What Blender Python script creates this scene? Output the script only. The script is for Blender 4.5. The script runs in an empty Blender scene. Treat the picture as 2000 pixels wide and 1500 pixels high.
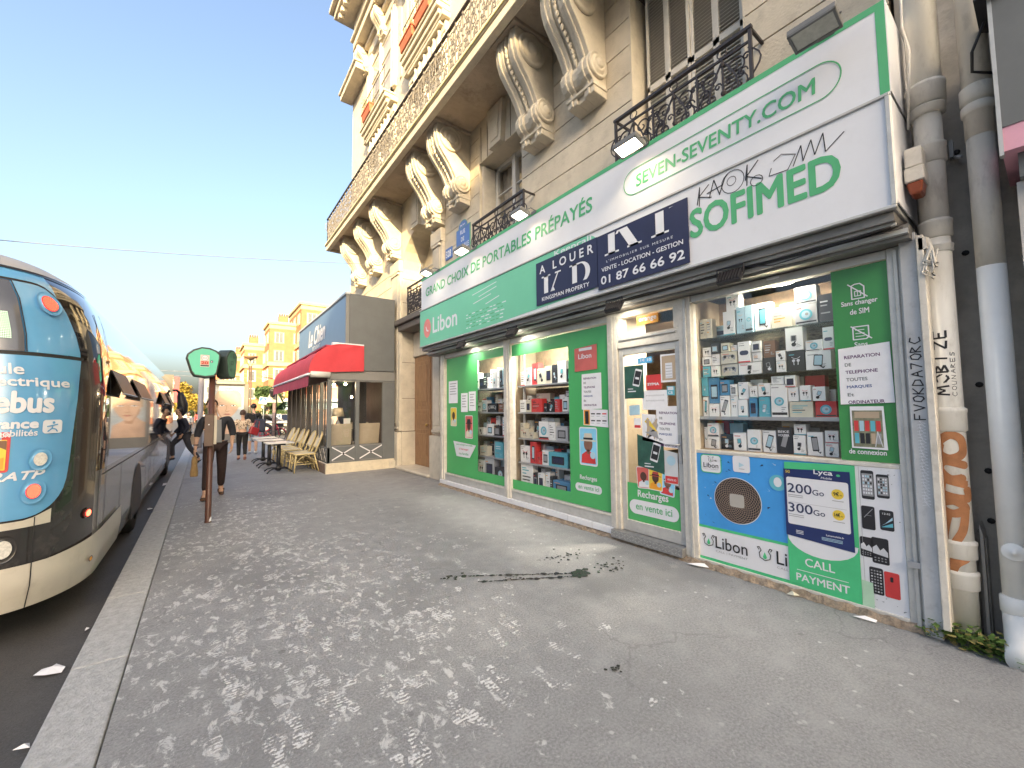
import bpy, math, random
from math import pi, sin, cos, radians
from mathutils import Vector, Matrix

scene = bpy.context.scene
COL = scene.collection
RND = random.Random(7)

# ------------------------------------------------------------------ camera
cam_d = bpy.data.cameras.new("camera")
cam_d.sensor_width = 36.0
cam_d.lens = 14.4
cam_d.clip_start = 0.05
cam_d.clip_end = 3000
cam = bpy.data.objects.new("camera", cam_d)
COL.objects.link(cam)
cam.matrix_world = Matrix(((0.799646, -0.027603, -0.599836, 0.0),
                           (-0.600372, -0.054851, -0.797837, 0.0),
                           (-0.010879, 0.998113, -0.060433, 1.5),
                           (0, 0, 0, 1)))
scene.camera = cam

# ------------------------------------------------------------------ sky, sun, exposure
SUN_EL, SUN_AZ = radians(17.0), radians(204.0)      # azimuth clockwise from +Y: the sun stands behind the camera, a little to the road side
world = bpy.data.worlds.new("World")
scene.world = world
world.use_nodes = True
wt = world.node_tree
sky = wt.nodes.new("ShaderNodeTexSky")
sky.sky_type = 'NISHITA'
sky.sun_disc = False
sky.sun_elevation = SUN_EL
sky.sun_rotation = SUN_AZ
sky.altitude = 100
sky.air_density = 0.95
sky.dust_density = 7.2
sky.ozone_density = 1.0
bg = wt.nodes["Background"]
bg.inputs["Strength"].default_value = 0.15
wt.links.new(sky.outputs[0], bg.inputs["Color"])

sun_d = bpy.data.lights.new("sun", 'SUN')
sun_d.energy = 4.0
sun_d.angle = radians(0.5)
sun_d.color = (1.0, 0.74, 0.38)
sun = bpy.data.objects.new("sun", sun_d)
COL.objects.link(sun)
to_sun = Vector((cos(SUN_EL)*sin(SUN_AZ), cos(SUN_EL)*cos(SUN_AZ), sin(SUN_EL)))
sun.rotation_euler = to_sun.to_track_quat('Z', 'Y').to_euler()
sun.location = (0, -20, 30)

scene.view_settings.view_transform = 'Standard'
scene.view_settings.look = 'None'
scene.view_settings.exposure = 1.82
scene.view_settings.gamma = 1.0
scene.cycles.max_bounces = 8
scene.cycles.transparent_max_bounces = 16
scene.cycles.caustics_reflective = False
scene.cycles.caustics_refractive = False

# ------------------------------------------------------------------ helpers: materials
MATS = {}
def nd(nt, t, **kw):
    n = nt.nodes.new(t)
    for k, v in kw.items():
        if k.startswith('i_'):
            n.inputs[k[2:].replace('_', ' ')].default_value = v
        else:
            setattr(n, k, v)
    return n

def M(name, col, rough=0.6, metal=0.0, var=0.12, scale=3.0, bump=0.0, bscale=60.0, dirt=0.0, dirt_col=(0.05, 0.045, 0.04), coat=0.0, spec=0.5, stretch=None):
    """procedural paint / stone / metal: base colour with two octaves of variation, optional grime and bump"""
    if name in MATS: return MATS[name]
    m = bpy.data.materials.new(name); m.use_nodes = True
    nt = m.node_tree; p = nt.nodes["Principled BSDF"]; L = nt.links.new
    p.inputs["Roughness"].default_value = rough
    p.inputs["Metallic"].default_value = metal
    p.inputs["Specular IOR Level"].default_value = spec
    if coat: 
        p.inputs["Coat Weight"].default_value = coat
        p.inputs["Coat Roughness"].default_value = 0.04
    tc = nd(nt, "ShaderNodeTexCoord")
    src = tc.outputs["Object"]
    if stretch:
        mp = nd(nt, "ShaderNodeMapping"); mp.inputs["Scale"].default_value = stretch
        L(src, mp.inputs["Vector"]); src = mp.outputs["Vector"]
    no = nd(nt, "ShaderNodeTexNoise", i_Scale=scale, i_Detail=7.0, i_Roughness=0.65)
    L(src, no.inputs["Vector"])
    c2 = tuple(max(0, x*(1-var)) for x in col) + (1,)
    c1 = tuple(min(1, x*(1+var)) for x in col) + (1,)
    mix = nd(nt, "ShaderNodeMix", data_type='RGBA')
    mix.inputs["A"].default_value = c2; mix.inputs["B"].default_value = c1
    rp = nd(nt, "ShaderNodeMapRange", i_From_Min=0.3, i_From_Max=0.7)
    L(no.outputs["Fac"], rp.inputs["Value"]); L(rp.outputs[0], mix.inputs["Factor"])
    out = mix.outputs["Result"]
    if dirt > 0:
        n2 = nd(nt, "ShaderNodeTexNoise", i_Scale=scale*2.3, i_Detail=9.0, i_Roughness=0.7)
        L(src, n2.inputs["Vector"])
        r2 = nd(nt, "ShaderNodeMapRange", i_From_Min=0.52, i_From_Max=0.78, i_To_Max=dirt)
        L(n2.outputs["Fac"], r2.inputs["Value"])
        mx = nd(nt, "ShaderNodeMix", data_type='RGBA')
        mx.inputs["B"].default_value = tuple(dirt_col) + (1,)
        L(out, mx.inputs["A"]); L(r2.outputs[0], mx.inputs["Factor"]); out = mx.outputs["Result"]
    L(out, p.inputs["Base Color"])
    if bump > 0:
        nb = nd(nt, "ShaderNodeTexNoise", i_Scale=bscale, i_Detail=4.0)
        L(src, nb.inputs["Vector"])
        b = nd(nt, "ShaderNodeBump", i_Strength=bump, i_Distance=0.02)
        L(nb.outputs["Fac"], b.inputs["Height"]); L(b.outputs[0], p.inputs["Normal"])
    MATS[name] = m
    return m

def MG(name, tint=(1, 1, 1), refl=1.0, rough=0.02, ior=1.45, film=None, film_amt=0.0):
    """window glass: clear, with Fresnel reflection and a little film of dust"""
    if name in MATS: return MATS[name]
    m = bpy.data.materials.new(name); m.use_nodes = True
    nt = m.node_tree; L = nt.links.new
    nt.nodes.remove(nt.nodes["Principled BSDF"])
    o = nt.nodes["Material Output"]
    tr = nd(nt, "ShaderNodeBsdfTransparent"); tr.inputs["Color"].default_value = tuple(tint) + (1,)
    gl = nd(nt, "ShaderNodeBsdfGlossy"); gl.inputs["Roughness"].default_value = rough
    lw = nd(nt, "ShaderNodeLayerWeight", i_Blend=0.5)          # same reflectance from both sides of the pane
    pw = nd(nt, "ShaderNodeMath", operation='POWER'); pw.inputs[1].default_value = 5.0; L(lw.outputs["Facing"], pw.inputs[0])
    fr = nd(nt, "ShaderNodeMath", operation='MULTIPLY_ADD'); fr.inputs[1].default_value = 0.94; fr.inputs[2].default_value = 0.06; L(pw.outputs[0], fr.inputs[0])
    mu = nd(nt, "ShaderNodeMath", operation='MULTIPLY'); mu.inputs[1].default_value = refl; mu.use_clamp = True
    mx = nd(nt, "ShaderNodeMixShader")
    L(fr.outputs[0], mu.inputs[0]); L(mu.outputs[0], mx.inputs[0]); L(tr.outputs[0], mx.inputs[1]); L(gl.outputs[0], mx.inputs[2])
    fin = mx.outputs[0]
    if film_amt > 0:
        df = nd(nt, "ShaderNodeBsdfDiffuse"); df.inputs["Color"].default_value = tuple(film or (0.6, 0.6, 0.58)) + (1,)
        m2 = nd(nt, "ShaderNodeMixShader"); m2.inputs[0].default_value = film_amt
        L(fin, m2.inputs[1]); L(df.outputs[0], m2.inputs[2]); fin = m2.outputs[0]
    L(fin, o.inputs["Surface"])
    MATS[name] = m
    return m

def ME(name, col, strength):
    if name in MATS: return MATS[name]
    m = bpy.data.materials.new(name); m.use_nodes = True
    nt = m.node_tree; p = nt.nodes["Principled BSDF"]
    p.inputs["Base Color"].default_value = tuple(c*0.8 for c in col) + (1,)
    p.inputs["Emission Color"].default_value = tuple(col) + (1,)
    p.inputs["Emission Strength"].default_value = strength
    MATS[name] = m
    return m

# ------------------------------------------------------------------ helpers: meshes
def root_loc(o):
    while o is not None and o.parent is not None: o = o.parent
    return o.location.copy() if o is not None else Vector((0, 0, 0))

class MB:
    """collects shapes (several materials allowed) and links them as ONE mesh object"""
    def __init__(s, T=None):
        s.v = []; s.f = []; s.fm = []; s.sm = []; s.mats = []; s.T = T
    def mi(s, m):
        if m not in s.mats: s.mats.append(m)
        return s.mats.index(m)
    def add(s, vs, fs, m, smooth=False):
        b = len(s.v)
        if s.T is not None: vs = [s.T @ Vector(p) for p in vs]
        s.v += [tuple(p) for p in vs]
        k = s.mi(m)
        for f in fs:
            s.f.append(tuple(b+i for i in f)); s.fm.append(k); s.sm.append(smooth)
    def box(s, x0, x1, y0, y1, z0, z1, m):
        if x0 > x1: x0, x1 = x1, x0
        if y0 > y1: y0, y1 = y1, y0
        if z0 > z1: z0, z1 = z1, z0
        s.add([(x0,y0,z0),(x1,y0,z0),(x1,y1,z0),(x0,y1,z0),(x0,y0,z1),(x1,y0,z1),(x1,y1,z1),(x0,y1,z1)],
              [(0,3,2,1),(4,5,6,7),(0,1,5,4),(1,2,6,5),(2,3,7,6),(3,0,4,7)], m)
    def poly(s, pts, m): s.add(pts, [tuple(range(len(pts)))], m)
    def prism(s, pts, vec, m, smooth=False):
        """closed polygon pts (3D) swept along vec"""
        n = len(pts); v = Vector(vec)
        vs = [Vector(p) for p in pts] + [Vector(p)+v for p in pts]
        s.add(vs, [tuple(range(n))[::-1], tuple(range(n, 2*n))], m)
        b = len(s.v) - 2*n
        k = s.mi(m)
        for i in range(n):
            j = (i+1) % n
            s.f.append((b+i, b+j, b+n+j, b+n+i)); s.fm.append(k); s.sm.append(smooth)
    def tube(s, path, r, m, n=8, caps=True, closed=False, smooth=True, flat=1.0):
        P = [Vector(p) for p in path]; R = r if isinstance(r, (list, tuple)) else [r]*len(P)
        vs = []; prev = None
        for i, p in enumerate(P):
            if closed: t = P[(i+1) % len(P)] - P[i-1]
            else: t = P[min(i+1, len(P)-1)] - P[max(i-1, 0)]
            if t.length < 1e-9: t = Vector((0, 0, 1))
            t.normalize()
            if prev is None:
                a = Vector((0, 0, 1)) if abs(t.z) < 0.9 else Vector((0, 1, 0))
                u = t.cross(a).normalized()
            else:
                u = (prev - t*prev.dot(t))
                u = u.normalized() if u.length > 1e-6 else t.orthogonal().normalized()
            prev = u; w = t.cross(u)
            for k in range(n):
                a = 2*pi*(k+0.5)/n
                vs.append(p + u*cos(a)*R[i] + w*sin(a)*R[i]*flat)
        fs = []; N = len(P)
        for i in range(N if closed else N-1):
            i2 = (i+1) % N
            for k in range(n):
                k2 = (k+1) % n
                fs.append((i*n+k, i*n+k2, i2*n+k2, i2*n+k))
        if caps and not closed:
            fs.append(tuple(range(n))[::-1]); fs.append(tuple((N-1)*n+k for k in range(n)))
        s.add(vs, fs, m, smooth)
    def bar(s, a, b, r, m, n=4): s.tube([a, b], r, m, n=n, smooth=(n > 5))
    def lathe(s, prof, m, c=(0, 0, 0), axis='z', n=24, smooth=True):
        """prof = [(radius, height)...] turned about the axis through c"""
        vs = []; c = Vector(c)
        for r, h in prof:
            for k in range(n):
                a = 2*pi*k/n
                x, y = r*cos(a), r*sin(a)
                p = (x, y, h) if axis == 'z' else ((h, x, y) if axis == 'x' else (y, h, x))
                vs.append(c + Vector(p))
        fs = []
        for i in range(len(prof)-1):
            for k in range(n):
                k2 = (k+1) % n
                fs.append((i*n+k, i*n+k2, (i+1)*n+k2, (i+1)*n+k))
        fs.append(tuple(range(n))[::-1]); fs.append(tuple((len(prof)-1)*n+k for k in range(n)))
        s.add(vs, fs, m, smooth)
    def ball(s, c, r, m, n=12, sc=(1, 1, 1)):
        prof = []; vs = []; fs = []; h = n//2
        for i in range(h+1):
            t = pi*i/h
            for k in range(n):
                a = 2*pi*k/n
                vs.append((c[0]+r*sc[0]*sin(t)*cos(a), c[1]+r*sc[1]*sin(t)*sin(a), c[2]+r*sc[2]*cos(t)))
        for i in range(h):
            for k in range(n):
                k2 = (k+1) % n
                fs.append((i*n+k, (i+1)*n+k, (i+1)*n+k2, i*n+k2))
        s.add(vs, fs, m, True)
    def grid(s, fn, nu, nv, m, smooth=True, flip=False):
        vs = [fn(i/nu, j/nv) for i in range(nu+1) for j in range(nv+1)]
        fs = []
        for i in range(nu):
            for j in range(nv):
                q = (i*(nv+1)+j, (i+1)*(nv+1)+j, (i+1)*(nv+1)+j+1, i*(nv+1)+j+1)
                fs.append(q[::-1] if flip else q)
        s.add(vs, fs, m, smooth)
    def build(s, name, parent=None, bevel=0.0, seg=1, local=False):
        me = bpy.data.meshes.new(name)
        off = Vector((0, 0, 0)) if (local or parent is None) else root_loc(parent)
        me.from_pydata([tuple(Vector(p)-off) for p in s.v], [], s.f)
        for m in s.mats: me.materials.append(m)
        me.polygons.foreach_set("material_index", s.fm)
        me.polygons.foreach_set("use_smooth", s.sm)
        me.validate(); me.update()
        o = bpy.data.objects.new(name, me); COL.objects.link(o)
        if parent is not None: o.parent = parent
        if bevel > 0:
            b = o.modifiers.new("bevel", 'BEVEL'); b.width = bevel; b.segments = seg; b.limit_method = 'ANGLE'
        return o

def tag(o, label=None, cat=None, group=None, kind=None):
    if label: o["label"] = label
    if cat: o["category"] = cat
    if group: o["group"] = group
    if kind: o["kind"] = kind
    return o

def thing(name, label, cat, loc=(0, 0, 0), rz=0.0, group=None):
    o = bpy.data.objects.new(name, None); COL.objects.link(o)
    o.empty_display_size = 0.2
    o.location = loc; o.rotation_euler = (0, 0, rz)
    return tag(o, label, cat, group)

def dup(root, loc, rz=None, label=None, scale=None):
    r = root.copy(); COL.objects.link(r); r.location = loc
    if rz is not None: r.rotation_euler = (0, 0, rz)
    if scale is not None: r.scale = scale
    if label: r["label"] = label
    for ch in list(root.children):
        c = ch.copy(); COL.objects.link(c); c.parent = r
        for g in list(ch.children):
            d = g.copy(); COL.objects.link(d); d.parent = c
    return r

def face_mat(x, y, z):
    """text / print frame on a surface that faces the street (-X): local x runs along -Y, local y up"""
    return Matrix(((0, 0, -1, x), (-1, 0, 0, y), (0, 1, 0, z), (0, 0, 0, 1)))
def front_mat(x, y, z):
    """the same for a surface that faces -Y"""
    return Matrix(((1, 0, 0, x), (0, 0, -1, y), (0, 1, 0, z), (0, 0, 0, 1)))

def text_pts(body, size, bold=0.0, shear=0.0, align='LEFT', fit=None, spacing=1.0, res=3, line=1.0, fith=None):
    cu = bpy.data.curves.new("t", 'FONT'); cu.body = body; cu.size = size
    cu.offset = bold*size; cu.shear = shear; cu.align_x = align; cu.resolution_u = res
    cu.space_character = spacing; cu.space_line = line
    ob = bpy.data.objects.new("t", cu); COL.objects.link(ob)
    dg = bpy.context.evaluated_depsgraph_get()
    me = bpy.data.meshes.new_from_object(ob.evaluated_get(dg))
    vs = [v.co.copy() for v in me.vertices]; fs = [tuple(p.vertices) for p in me.polygons]
    bpy.data.objects.remove(ob); bpy.data.curves.remove(cu); bpy.data.meshes.remove(me)
    if fit and vs:
        x0 = min(v.x for v in vs); x1 = max(v.x for v in vs); k = fit/(x1-x0)
        for v in vs: v.x = ((v.x-x0)*k) + (0 if align == 'LEFT' else -fit/2)
    if fith and vs:
        y0 = min(v.y for v in vs); y1 = max(v.y for v in vs); k = fith/(y1-y0)
        for v in vs: v.y = (v.y-y0)*k
    return vs, fs

def put_text(mb, body, size, T, m, bold=0.0, **kw):
    """flat lettering; bold letters are thickened with a round pen"""
    vs, fs = text_pts(body, size, **kw)
    mb.add([T @ v for v in vs], fs, m)
    h = kw.get('fith') or size*0.7
    r = bold*h*1.9
    if r > 0 and vs:
        for k in range(8):
            d = Vector((r*cos(k*pi/4), r*sin(k*pi/4), 1.2e-5*(k+1)))
            mb.add([T @ (v+d) for v in vs], fs, m)

def rrect(w, h, r, n=5, cx=0, cy=0):
    pts = []
    for (sx, sy, a0) in ((1, 1, 0), (-1, 1, 90), (-1, -1, 180), (1, -1, 270)):
        for k in range(n+1):
            a = radians(a0 + 90*k/n)
            pts.append((cx + sx*(w/2-r) + r*cos(a), cy + sy*(h/2-r) + r*sin(a)))
    return pts
def flat(mb, pts, T, m, z=0.0): mb.poly([T @ Vector((p[0], p[1], z)) for p in pts], m)
def rect(mb, x0, y0, x1, y1, T, m, z=0.0): flat(mb, [(x0, y0), (x1, y0), (x1, y1), (x0, y1)], T, m, z)
def disc(mb, cx, cy, r, T, m, z=0.0, n=24, ry=None):
    flat(mb, [(cx+r*cos(2*pi*k/n), cy+(ry or r)*sin(2*pi*k/n)) for k in range(n)], T, m, z)
def stroke(mb, pts, w, T, m, z=0.0, closed=False):
    """flat pen stroke through 2D pts"""
    P = [Vector((p[0], p[1])) for p in pts]; n = len(P)
    for i in range(n if closed else n-1):
        a, b = P[i], P[(i+1) % n]; d = b-a
        if d.length < 1e-6: continue
        d.normalize(); q = Vector((-d.y, d.x))*w/2; e = d*w*0.25
        flat(mb, [a-q-e, b-q+e, b+q+e, a+q-e], T, m, z + i*1e-6)
# ------------------------------------------------------------------ ground
def asphalt_mat(name, base, marks, markcol=(0.70, 0.70, 0.69)):
    m = bpy.data.materials.new(name); m.use_nodes = True
    nt = m.node_tree; p = nt.nodes["Principled BSDF"]; L = nt.links.new
    tc = nd(nt, "ShaderNodeTexCoord"); src = tc.outputs["Object"]
    big = nd(nt, "ShaderNodeTexNoise", i_Scale=0.55, i_Detail=4.0); L(src, big.inputs["Vector"])
    fine = nd(nt, "ShaderNodeTexNoise", i_Scale=70.0, i_Detail=5.0, i_Roughness=0.8); L(src, fine.inputs["Vector"])
    gr = nd(nt, "ShaderNodeTexVoronoi", i_Scale=120.0); L(src, gr.inputs["Vector"])
    mid = nd(nt, "ShaderNodeTexNoise", i_Scale=6.0, i_Detail=6.0); L(src, mid.inputs["Vector"])
    def mixc(a, b, f):
        n = nd(nt, "ShaderNodeMix", data_type='RGBA')
        for k, s in (("A", a), ("B", b)):
            if isinstance(s, tuple): n.inputs[k].default_value = s + (1,)
            else: L(s, n.inputs[k])
        L(f, n.inputs["Factor"]); return n.outputs["Result"]
    def rng(s, a, b, lo=0.0, hi=1.0):
        n = nd(nt, "ShaderNodeMapRange", i_From_Min=a, i_From_Max=b, i_To_Min=lo, i_To_Max=hi); L(s, n.inputs["Value"]); return n.outputs[0]
    def mul(a, b):
        n = nd(nt, "ShaderNodeMath", operation='MULTIPLY'); L(a, n.inputs[0])
        if isinstance(b, float): n.inputs[1].default_value = b
        else: L(b, n.inputs[1])
        return n.outputs[0]
    d = tuple(x*0.55 for x in base); l = tuple(x*1.40 for x in base)
    c = mixc(d, l, rng(fine.outputs["Fac"], 0.3, 0.7))
    c = mixc(c, tuple(x*1.35 for x in base), mul(rng(mid.outputs["Fac"], 0.45, 0.75), 0.5))
    c = mixc(c, tuple(x*0.62 for x in base), mul(rng(big.outputs["Fac"], 0.52, 0.75), 0.45))
    c = mixc(c, tuple(min(1, x*2.1) for x in base), mul(rng(gr.outputs["Distance"], 0.16, 0.05), 0.5))
    if marks > 0:
        # hairline cracks, trodden gum and old damp patches
        dn = nd(nt, "ShaderNodeTexNoise", i_Scale=2.5, i_Detail=6.0); L(src, dn.inputs["Vector"])
        dv = nd(nt, "ShaderNodeVectorMath", operation='MULTIPLY_ADD'); L(dn.outputs["Color"], dv.inputs[0]); dv.inputs[1].default_value = (0.5, 0.5, 0.5); L(src, dv.inputs[2])
        cr = nd(nt, "ShaderNodeTexVoronoi", i_Scale=0.42); cr.feature = 'DISTANCE_TO_EDGE'; L(dv.outputs[0], cr.inputs["Vector"])
        pm_ = nd(nt, "ShaderNodeTexNoise", i_Scale=0.9, i_Detail=3.0); L(src, pm_.inputs["Vector"])
        c = mixc(c, tuple(x*0.32 for x in base), mul(mul(rng(cr.outputs["Distance"], 0.0045, 0.0015), rng(pm_.outputs["Fac"], 0.47, 0.56)), 0.28))
        gm = nd(nt, "ShaderNodeTexVoronoi", i_Scale=3.1); L(src, gm.inputs["Vector"])
        c = mixc(c, tuple(x*0.5 for x in base), mul(rng(gm.outputs["Distance"], 0.075, 0.055), 0.55))
        dp = nd(nt, "ShaderNodeTexNoise", i_Scale=0.33, i_Detail=8.0, i_Roughness=0.62); L(src, dp.inputs["Vector"])
        c = mixc(c, tuple(x*0.70 for x in base), mul(rng(dp.outputs["Fac"], 0.52, 0.60), 0.7))
        # pale plaster dust trodden into the asphalt, thickest along the middle of the pavement
        mp = nd(nt, "ShaderNodeMapping"); mp.inputs["Scale"].default_value = (1.0, 0.62, 1.0); mp.inputs["Rotation"].default_value = (0, 0, 0.12); L(src, mp.inputs["Vector"])
        n1 = nd(nt, "ShaderNodeTexNoise", i_Scale=13.0, i_Detail=10.0, i_Roughness=0.74, i_Distortion=0.5); L(mp.outputs[0], n1.inputs["Vector"])
        n2 = nd(nt, "ShaderNodeTexNoise", i_Scale=1.1, i_Detail=3.0); L(src, n2.inputs["Vector"])
        xyz = nd(nt, "ShaderNodeSeparateXYZ"); L(src, xyz.inputs[0])
        gx = nd(nt, "ShaderNodeMapRange", i_From_Min=2.9, i_From_Max=0.9); L(xyz.outputs[0], gx.inputs["Value"])
        gy = nd(nt, "ShaderNodeMapRange", i_From_Min=13.0, i_From_Max=7.5); L(xyz.outputs[1], gy.inputs["Value"])
        g = mul(gx.outputs[0], gy.outputs[0])
        add = nd(nt, "ShaderNodeMath", operation='MULTIPLY_ADD'); L(g, add.inputs[0]); add.inputs[1].default_value = 0.17; L(n1.outputs["Fac"], add.inputs[2])
        a2 = nd(nt, "ShaderNodeMath", operation='MULTIPLY_ADD'); L(n2.outputs["Fac"], a2.inputs[0]); a2.inputs[1].default_value = 0.22; L(add.outputs[0], a2.inputs[2])
        k = mul(rng(a2.outputs[0], 0.825, 0.875), marks)
        c = mixc(c, markcol, k)
        sp = nd(nt, "ShaderNodeTexVoronoi", i_Scale=9.0); L(src, sp.inputs["Vector"])
        k2 = mul(mul(rng(sp.outputs["Distance"], 0.13, 0.08), rng(n2.outputs["Fac"], 0.45, 0.6)), 0.8)
        c = mixc(c, markcol, k2)
    L(c, p.inputs["Base Color"])
    p.inputs["Roughness"].default_value = 0.58
    p.inputs["Specular IOR Level"].default_value = 0.45
    b = nd(nt, "ShaderNodeBump", i_Strength=0.8, i_Distance=0.01); L(fine.outputs["Fac"], b.inputs["Height"]); L(b.outputs[0], p.inputs["Normal"])
    MATS[name] = m
    return m

M_PAVE = asphalt_mat("pavement_asphalt", (0.30, 0.30, 0.30), 0.7)
M_ROAD = asphalt_mat("road_asphalt", (0.085, 0.082, 0.08), 0.0)
M_KERB = M("kerb_granite", (0.42, 0.42, 0.415), 0.7, var=0.22, scale=22, bump=0.5, bscale=70, dirt=0.35, dirt_col=(0.14, 0.135, 0.13))
ROAD_Z = -0.13
g = MB()
g.poly([(-400, -300, ROAD_Z), (400, -300, ROAD_Z), (400, 900, ROAD_Z), (-400, 900, ROAD_Z)], M_ROAD)
tag(g.build("road"), kind="structure")
g = MB()
g.box(-0.325, 8.0, -40, 24.0, -0.3, 0.0, M_PAVE)
tag(g.build("pavement"), kind="structure")
g = MB()
y = -6.0; k = 0
while y < 24:
    l = RND.uniform(0.95, 1.3); j = RND.uniform(-.002, .002)
    g.box(-0.585+j, -0.331, y, y+l-0.008, -0.3, 0.006+j, M_KERB); y += l
kb = g.build("kerb", bevel=0.012, seg=2); tag(kb, kind="structure")
# ------------------------------------------------------------------ stone apartment building
STONE = M("cut_stone", (0.58, 0.52, 0.415), 0.85, var=0.14, scale=2.2, bump=0.35, bscale=45, dirt=0.45, dirt_col=(0.24, 0.20, 0.15))
STONE2 = M("pale_stone", (0.60, 0.545, 0.44), 0.85, var=0.12, scale=3.0, bump=0.3, bscale=50, dirt=0.35, dirt_col=(0.26, 0.22, 0.17))
STONE_D = M("dark_soffit_stone", (0.46, 0.385, 0.30), 0.9, var=0.25, scale=1.4, bump=0.3, dirt=0.7, dirt_col=(0.14, 0.11, 0.085))  # darker, more mottled stone than the walls
JOINT = M("stone_joint", (0.13, 0.105, 0.08), 0.95)
MOSS = M("mossy_edge", (0.40, 0.37, 0.17), 0.95, var=0.3, scale=9, bump=0.4)
IRON = M("black_iron", (0.035, 0.03, 0.032), 0.5, var=0.3, scale=20)
IRON_G = M("grey_iron", (0.17, 0.16, 0.15), 0.6, var=0.3, scale=20)
SHUT = M("shutter_paint", (0.66, 0.62, 0.54), 0.55, var=0.10, scale=6, dirt=0.2, dirt_col=(0.35, 0.31, 0.26))
WINF = M("window_paint", (0.68, 0.66, 0.62), 0.5)
GLASS = MG("window_glass", refl=1.3)
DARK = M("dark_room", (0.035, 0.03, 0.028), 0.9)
CURT = M("curtain", (0.45, 0.40, 0.33), 0.9, var=0.2, scale=14)
WOOD = M("oak_door", (0.30, 0.17, 0.085), 0.5, var=0.3, scale=4, stretch=(8, 8, 1), dirt=0.3)
ZINC = M("zinc", (0.30, 0.31, 0.32), 0.5, metal=0.5)

bld = thing("apartment_building", "tall cream stone apartment building with a long iron balcony on scroll brackets", "building", (4.15, 7.9, 0))
WX = 4.15
def courses(mb, y0, y1, z0, z1, x=WX, h=0.365, zref=4.96, gap=0.016, back=0.6):
    mb.box(x+0.022, x+back, y0, y1, z0, z1, JOINT)
    k0 = math.floor((z0-zref)/h)
    z = zref + k0*h
    while z < z1:
        a, b = max(z+gap/2, z0), min(z+h-gap/2, z1)
        if b-a > 0.02:
            mb.box(x, x+0.03, y0, y1, a, b, STONE)
        z += h
w = MB()
courses(w, 0.62, 1.66, 2.6, 7.08)
courses(w, 1.66, 2.97, 2.6, 4.35)
courses(w, 1.66, 2.97, 6.75, 7.08)
courses(w, 2.97, 5.18, 2.6, 7.08)
courses(w, 5.18, 6.50, 2.6, 4.35)
courses(w, 6.50, 8.40, 2.6, 7.08)
courses(w, 10.35, 15.25, 0.0, 7.08)
courses(w, 7.52, 8.40, 0.0, 2.6)
# reveals of the two front windows
for (a, b, zt) in ((1.66, 2.97, 6.75), (5.18, 6.50, 6.25)):
    w.box(WX+0.002, 4.75, b-0.004, b+0.02, 4.352, zt, STONE2); w.box(WX+0.002, 4.75, a-0.02, a+0.004, 4.352, zt, STONE2)
# entry recess: jamb and arch
w.box(WX+0.61, 5.2, 8.40, 10.35, 5.0, 7.08, STONE)
# the wall above the balcony and the bulk behind
w.box(WX, 5.0, 0.62, 15.25, 7.181, 16.6, STONE2)
w.box(5.0, 14, 0.62, 15.25, 2.7, 16.6, STONE2)
w.box(4.8, 14, 7.6, 15.25, 0.0, 2.7, STONE2)
wall = w.build("wall", bld)

# lintel with keystone over the second window, and over the arch of the entry
w = MB()
w.box(WX-0.001, 4.7, 5.18, 6.50, 6.25, 7.08, STONE)
for i, yy in enumerate((5.25, 5.47, 5.98, 6.20, 6.42)):
    w.box(WX-0.012, WX, yy, yy+0.014, 6.25, 6.95, JOINT)
w.prism([(WX-0.10, 5.66, 6.25), (WX-0.10, 6.02, 6.25), (WX-0.10, 6.09, 7.0), (WX-0.10, 5.59, 7.0)], (0.11, 0, 0), STONE2)
w.prism([(WX-0.115, 5.73, 6.35), (WX-0.115, 5.95, 6.35), (WX-0.115, 6.0, 6.9), (WX-0.115, 5.68, 6.9)], (0.012, 0, 0), STONE)
w.build("keystone_lintel", bld, bevel=0.01)
w = MB()
n = 14; A = []
yc, r, zs = 9.375, 0.975, 5.05
for k in range(n+1):
    a = pi*k/n
    A.append((yc + r*cos(a), zs + 1.05*r*sin(a)))
for k in range(n):
    (ya, za), (yb, zb) = A[k], A[k+1]
    w.add([(WX, ya, za), (WX, yb, zb), (WX, yb, 7.08), (WX, ya, 7.08), (4.76, ya, za), (4.76, yb, zb)], [(0, 3, 2, 1), (0, 1, 5, 4)], STONE2)
w.box(WX-0.09, WX+0.05, 9.16, 9.6, 6.05, 6.98, STONE2); w.box(WX-0.105, WX-0.09, 9.22, 9.54, 6.15, 6.88, STONE)
w.build("entry_arch", bld)

# pilasters of the entry bay
for nm, y0, y1 in (("p", 7.93, 8.40), ("p", 10.35, 10.96)):
    w = MB()
    w.box(WX-0.07, WX+0.01, y0, y1, 0.95, 5.45, STONE2)
    w.box(WX-0.09, WX-0.07, y0+0.10, y1-0.10, 1.15, 5.2, STONE)
    w.box(WX-0.13, WX+0.01, y0-0.03, y1+0.03, 0.0, 0.93, STONE2)
    w.box(WX-0.11, WX+0.01, y0-0.02, y1+0.02, 5.2, 5.5, STONE2)
    for z in (1.0, 5.12): w.box(WX-0.12, WX, y0+0.04, y1-0.04, z, z+0.06, STONE)
    w.build("pilaster", bld, bevel=0.012, seg=2)
w = MB()
w.box(WX+0.0, 4.78, 10.33, 10.36, 0.95, 5.1, STONE2); w.box(WX-0.02, 4.8, 10.28, 10.36, 0.0, 0.93, STONE2); w.box(WX, 4.78, 8.385, 8.41, 0.0, 5.1, STONE2)
for z in (1.8, 2.75, 4.35, 5.0): w.box(WX-0.001, 4.779, 10.326, 10.33, z, z+0.012, JOINT)
w.build("entry_jamb", bld, bevel=0.01)
w = MB(); w.box(3.95, 4.8, 8.4, 10.33, 0.0, 0.07, STONE2); w.build("doorstep", bld, bevel=0.02)
w = MB()
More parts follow.
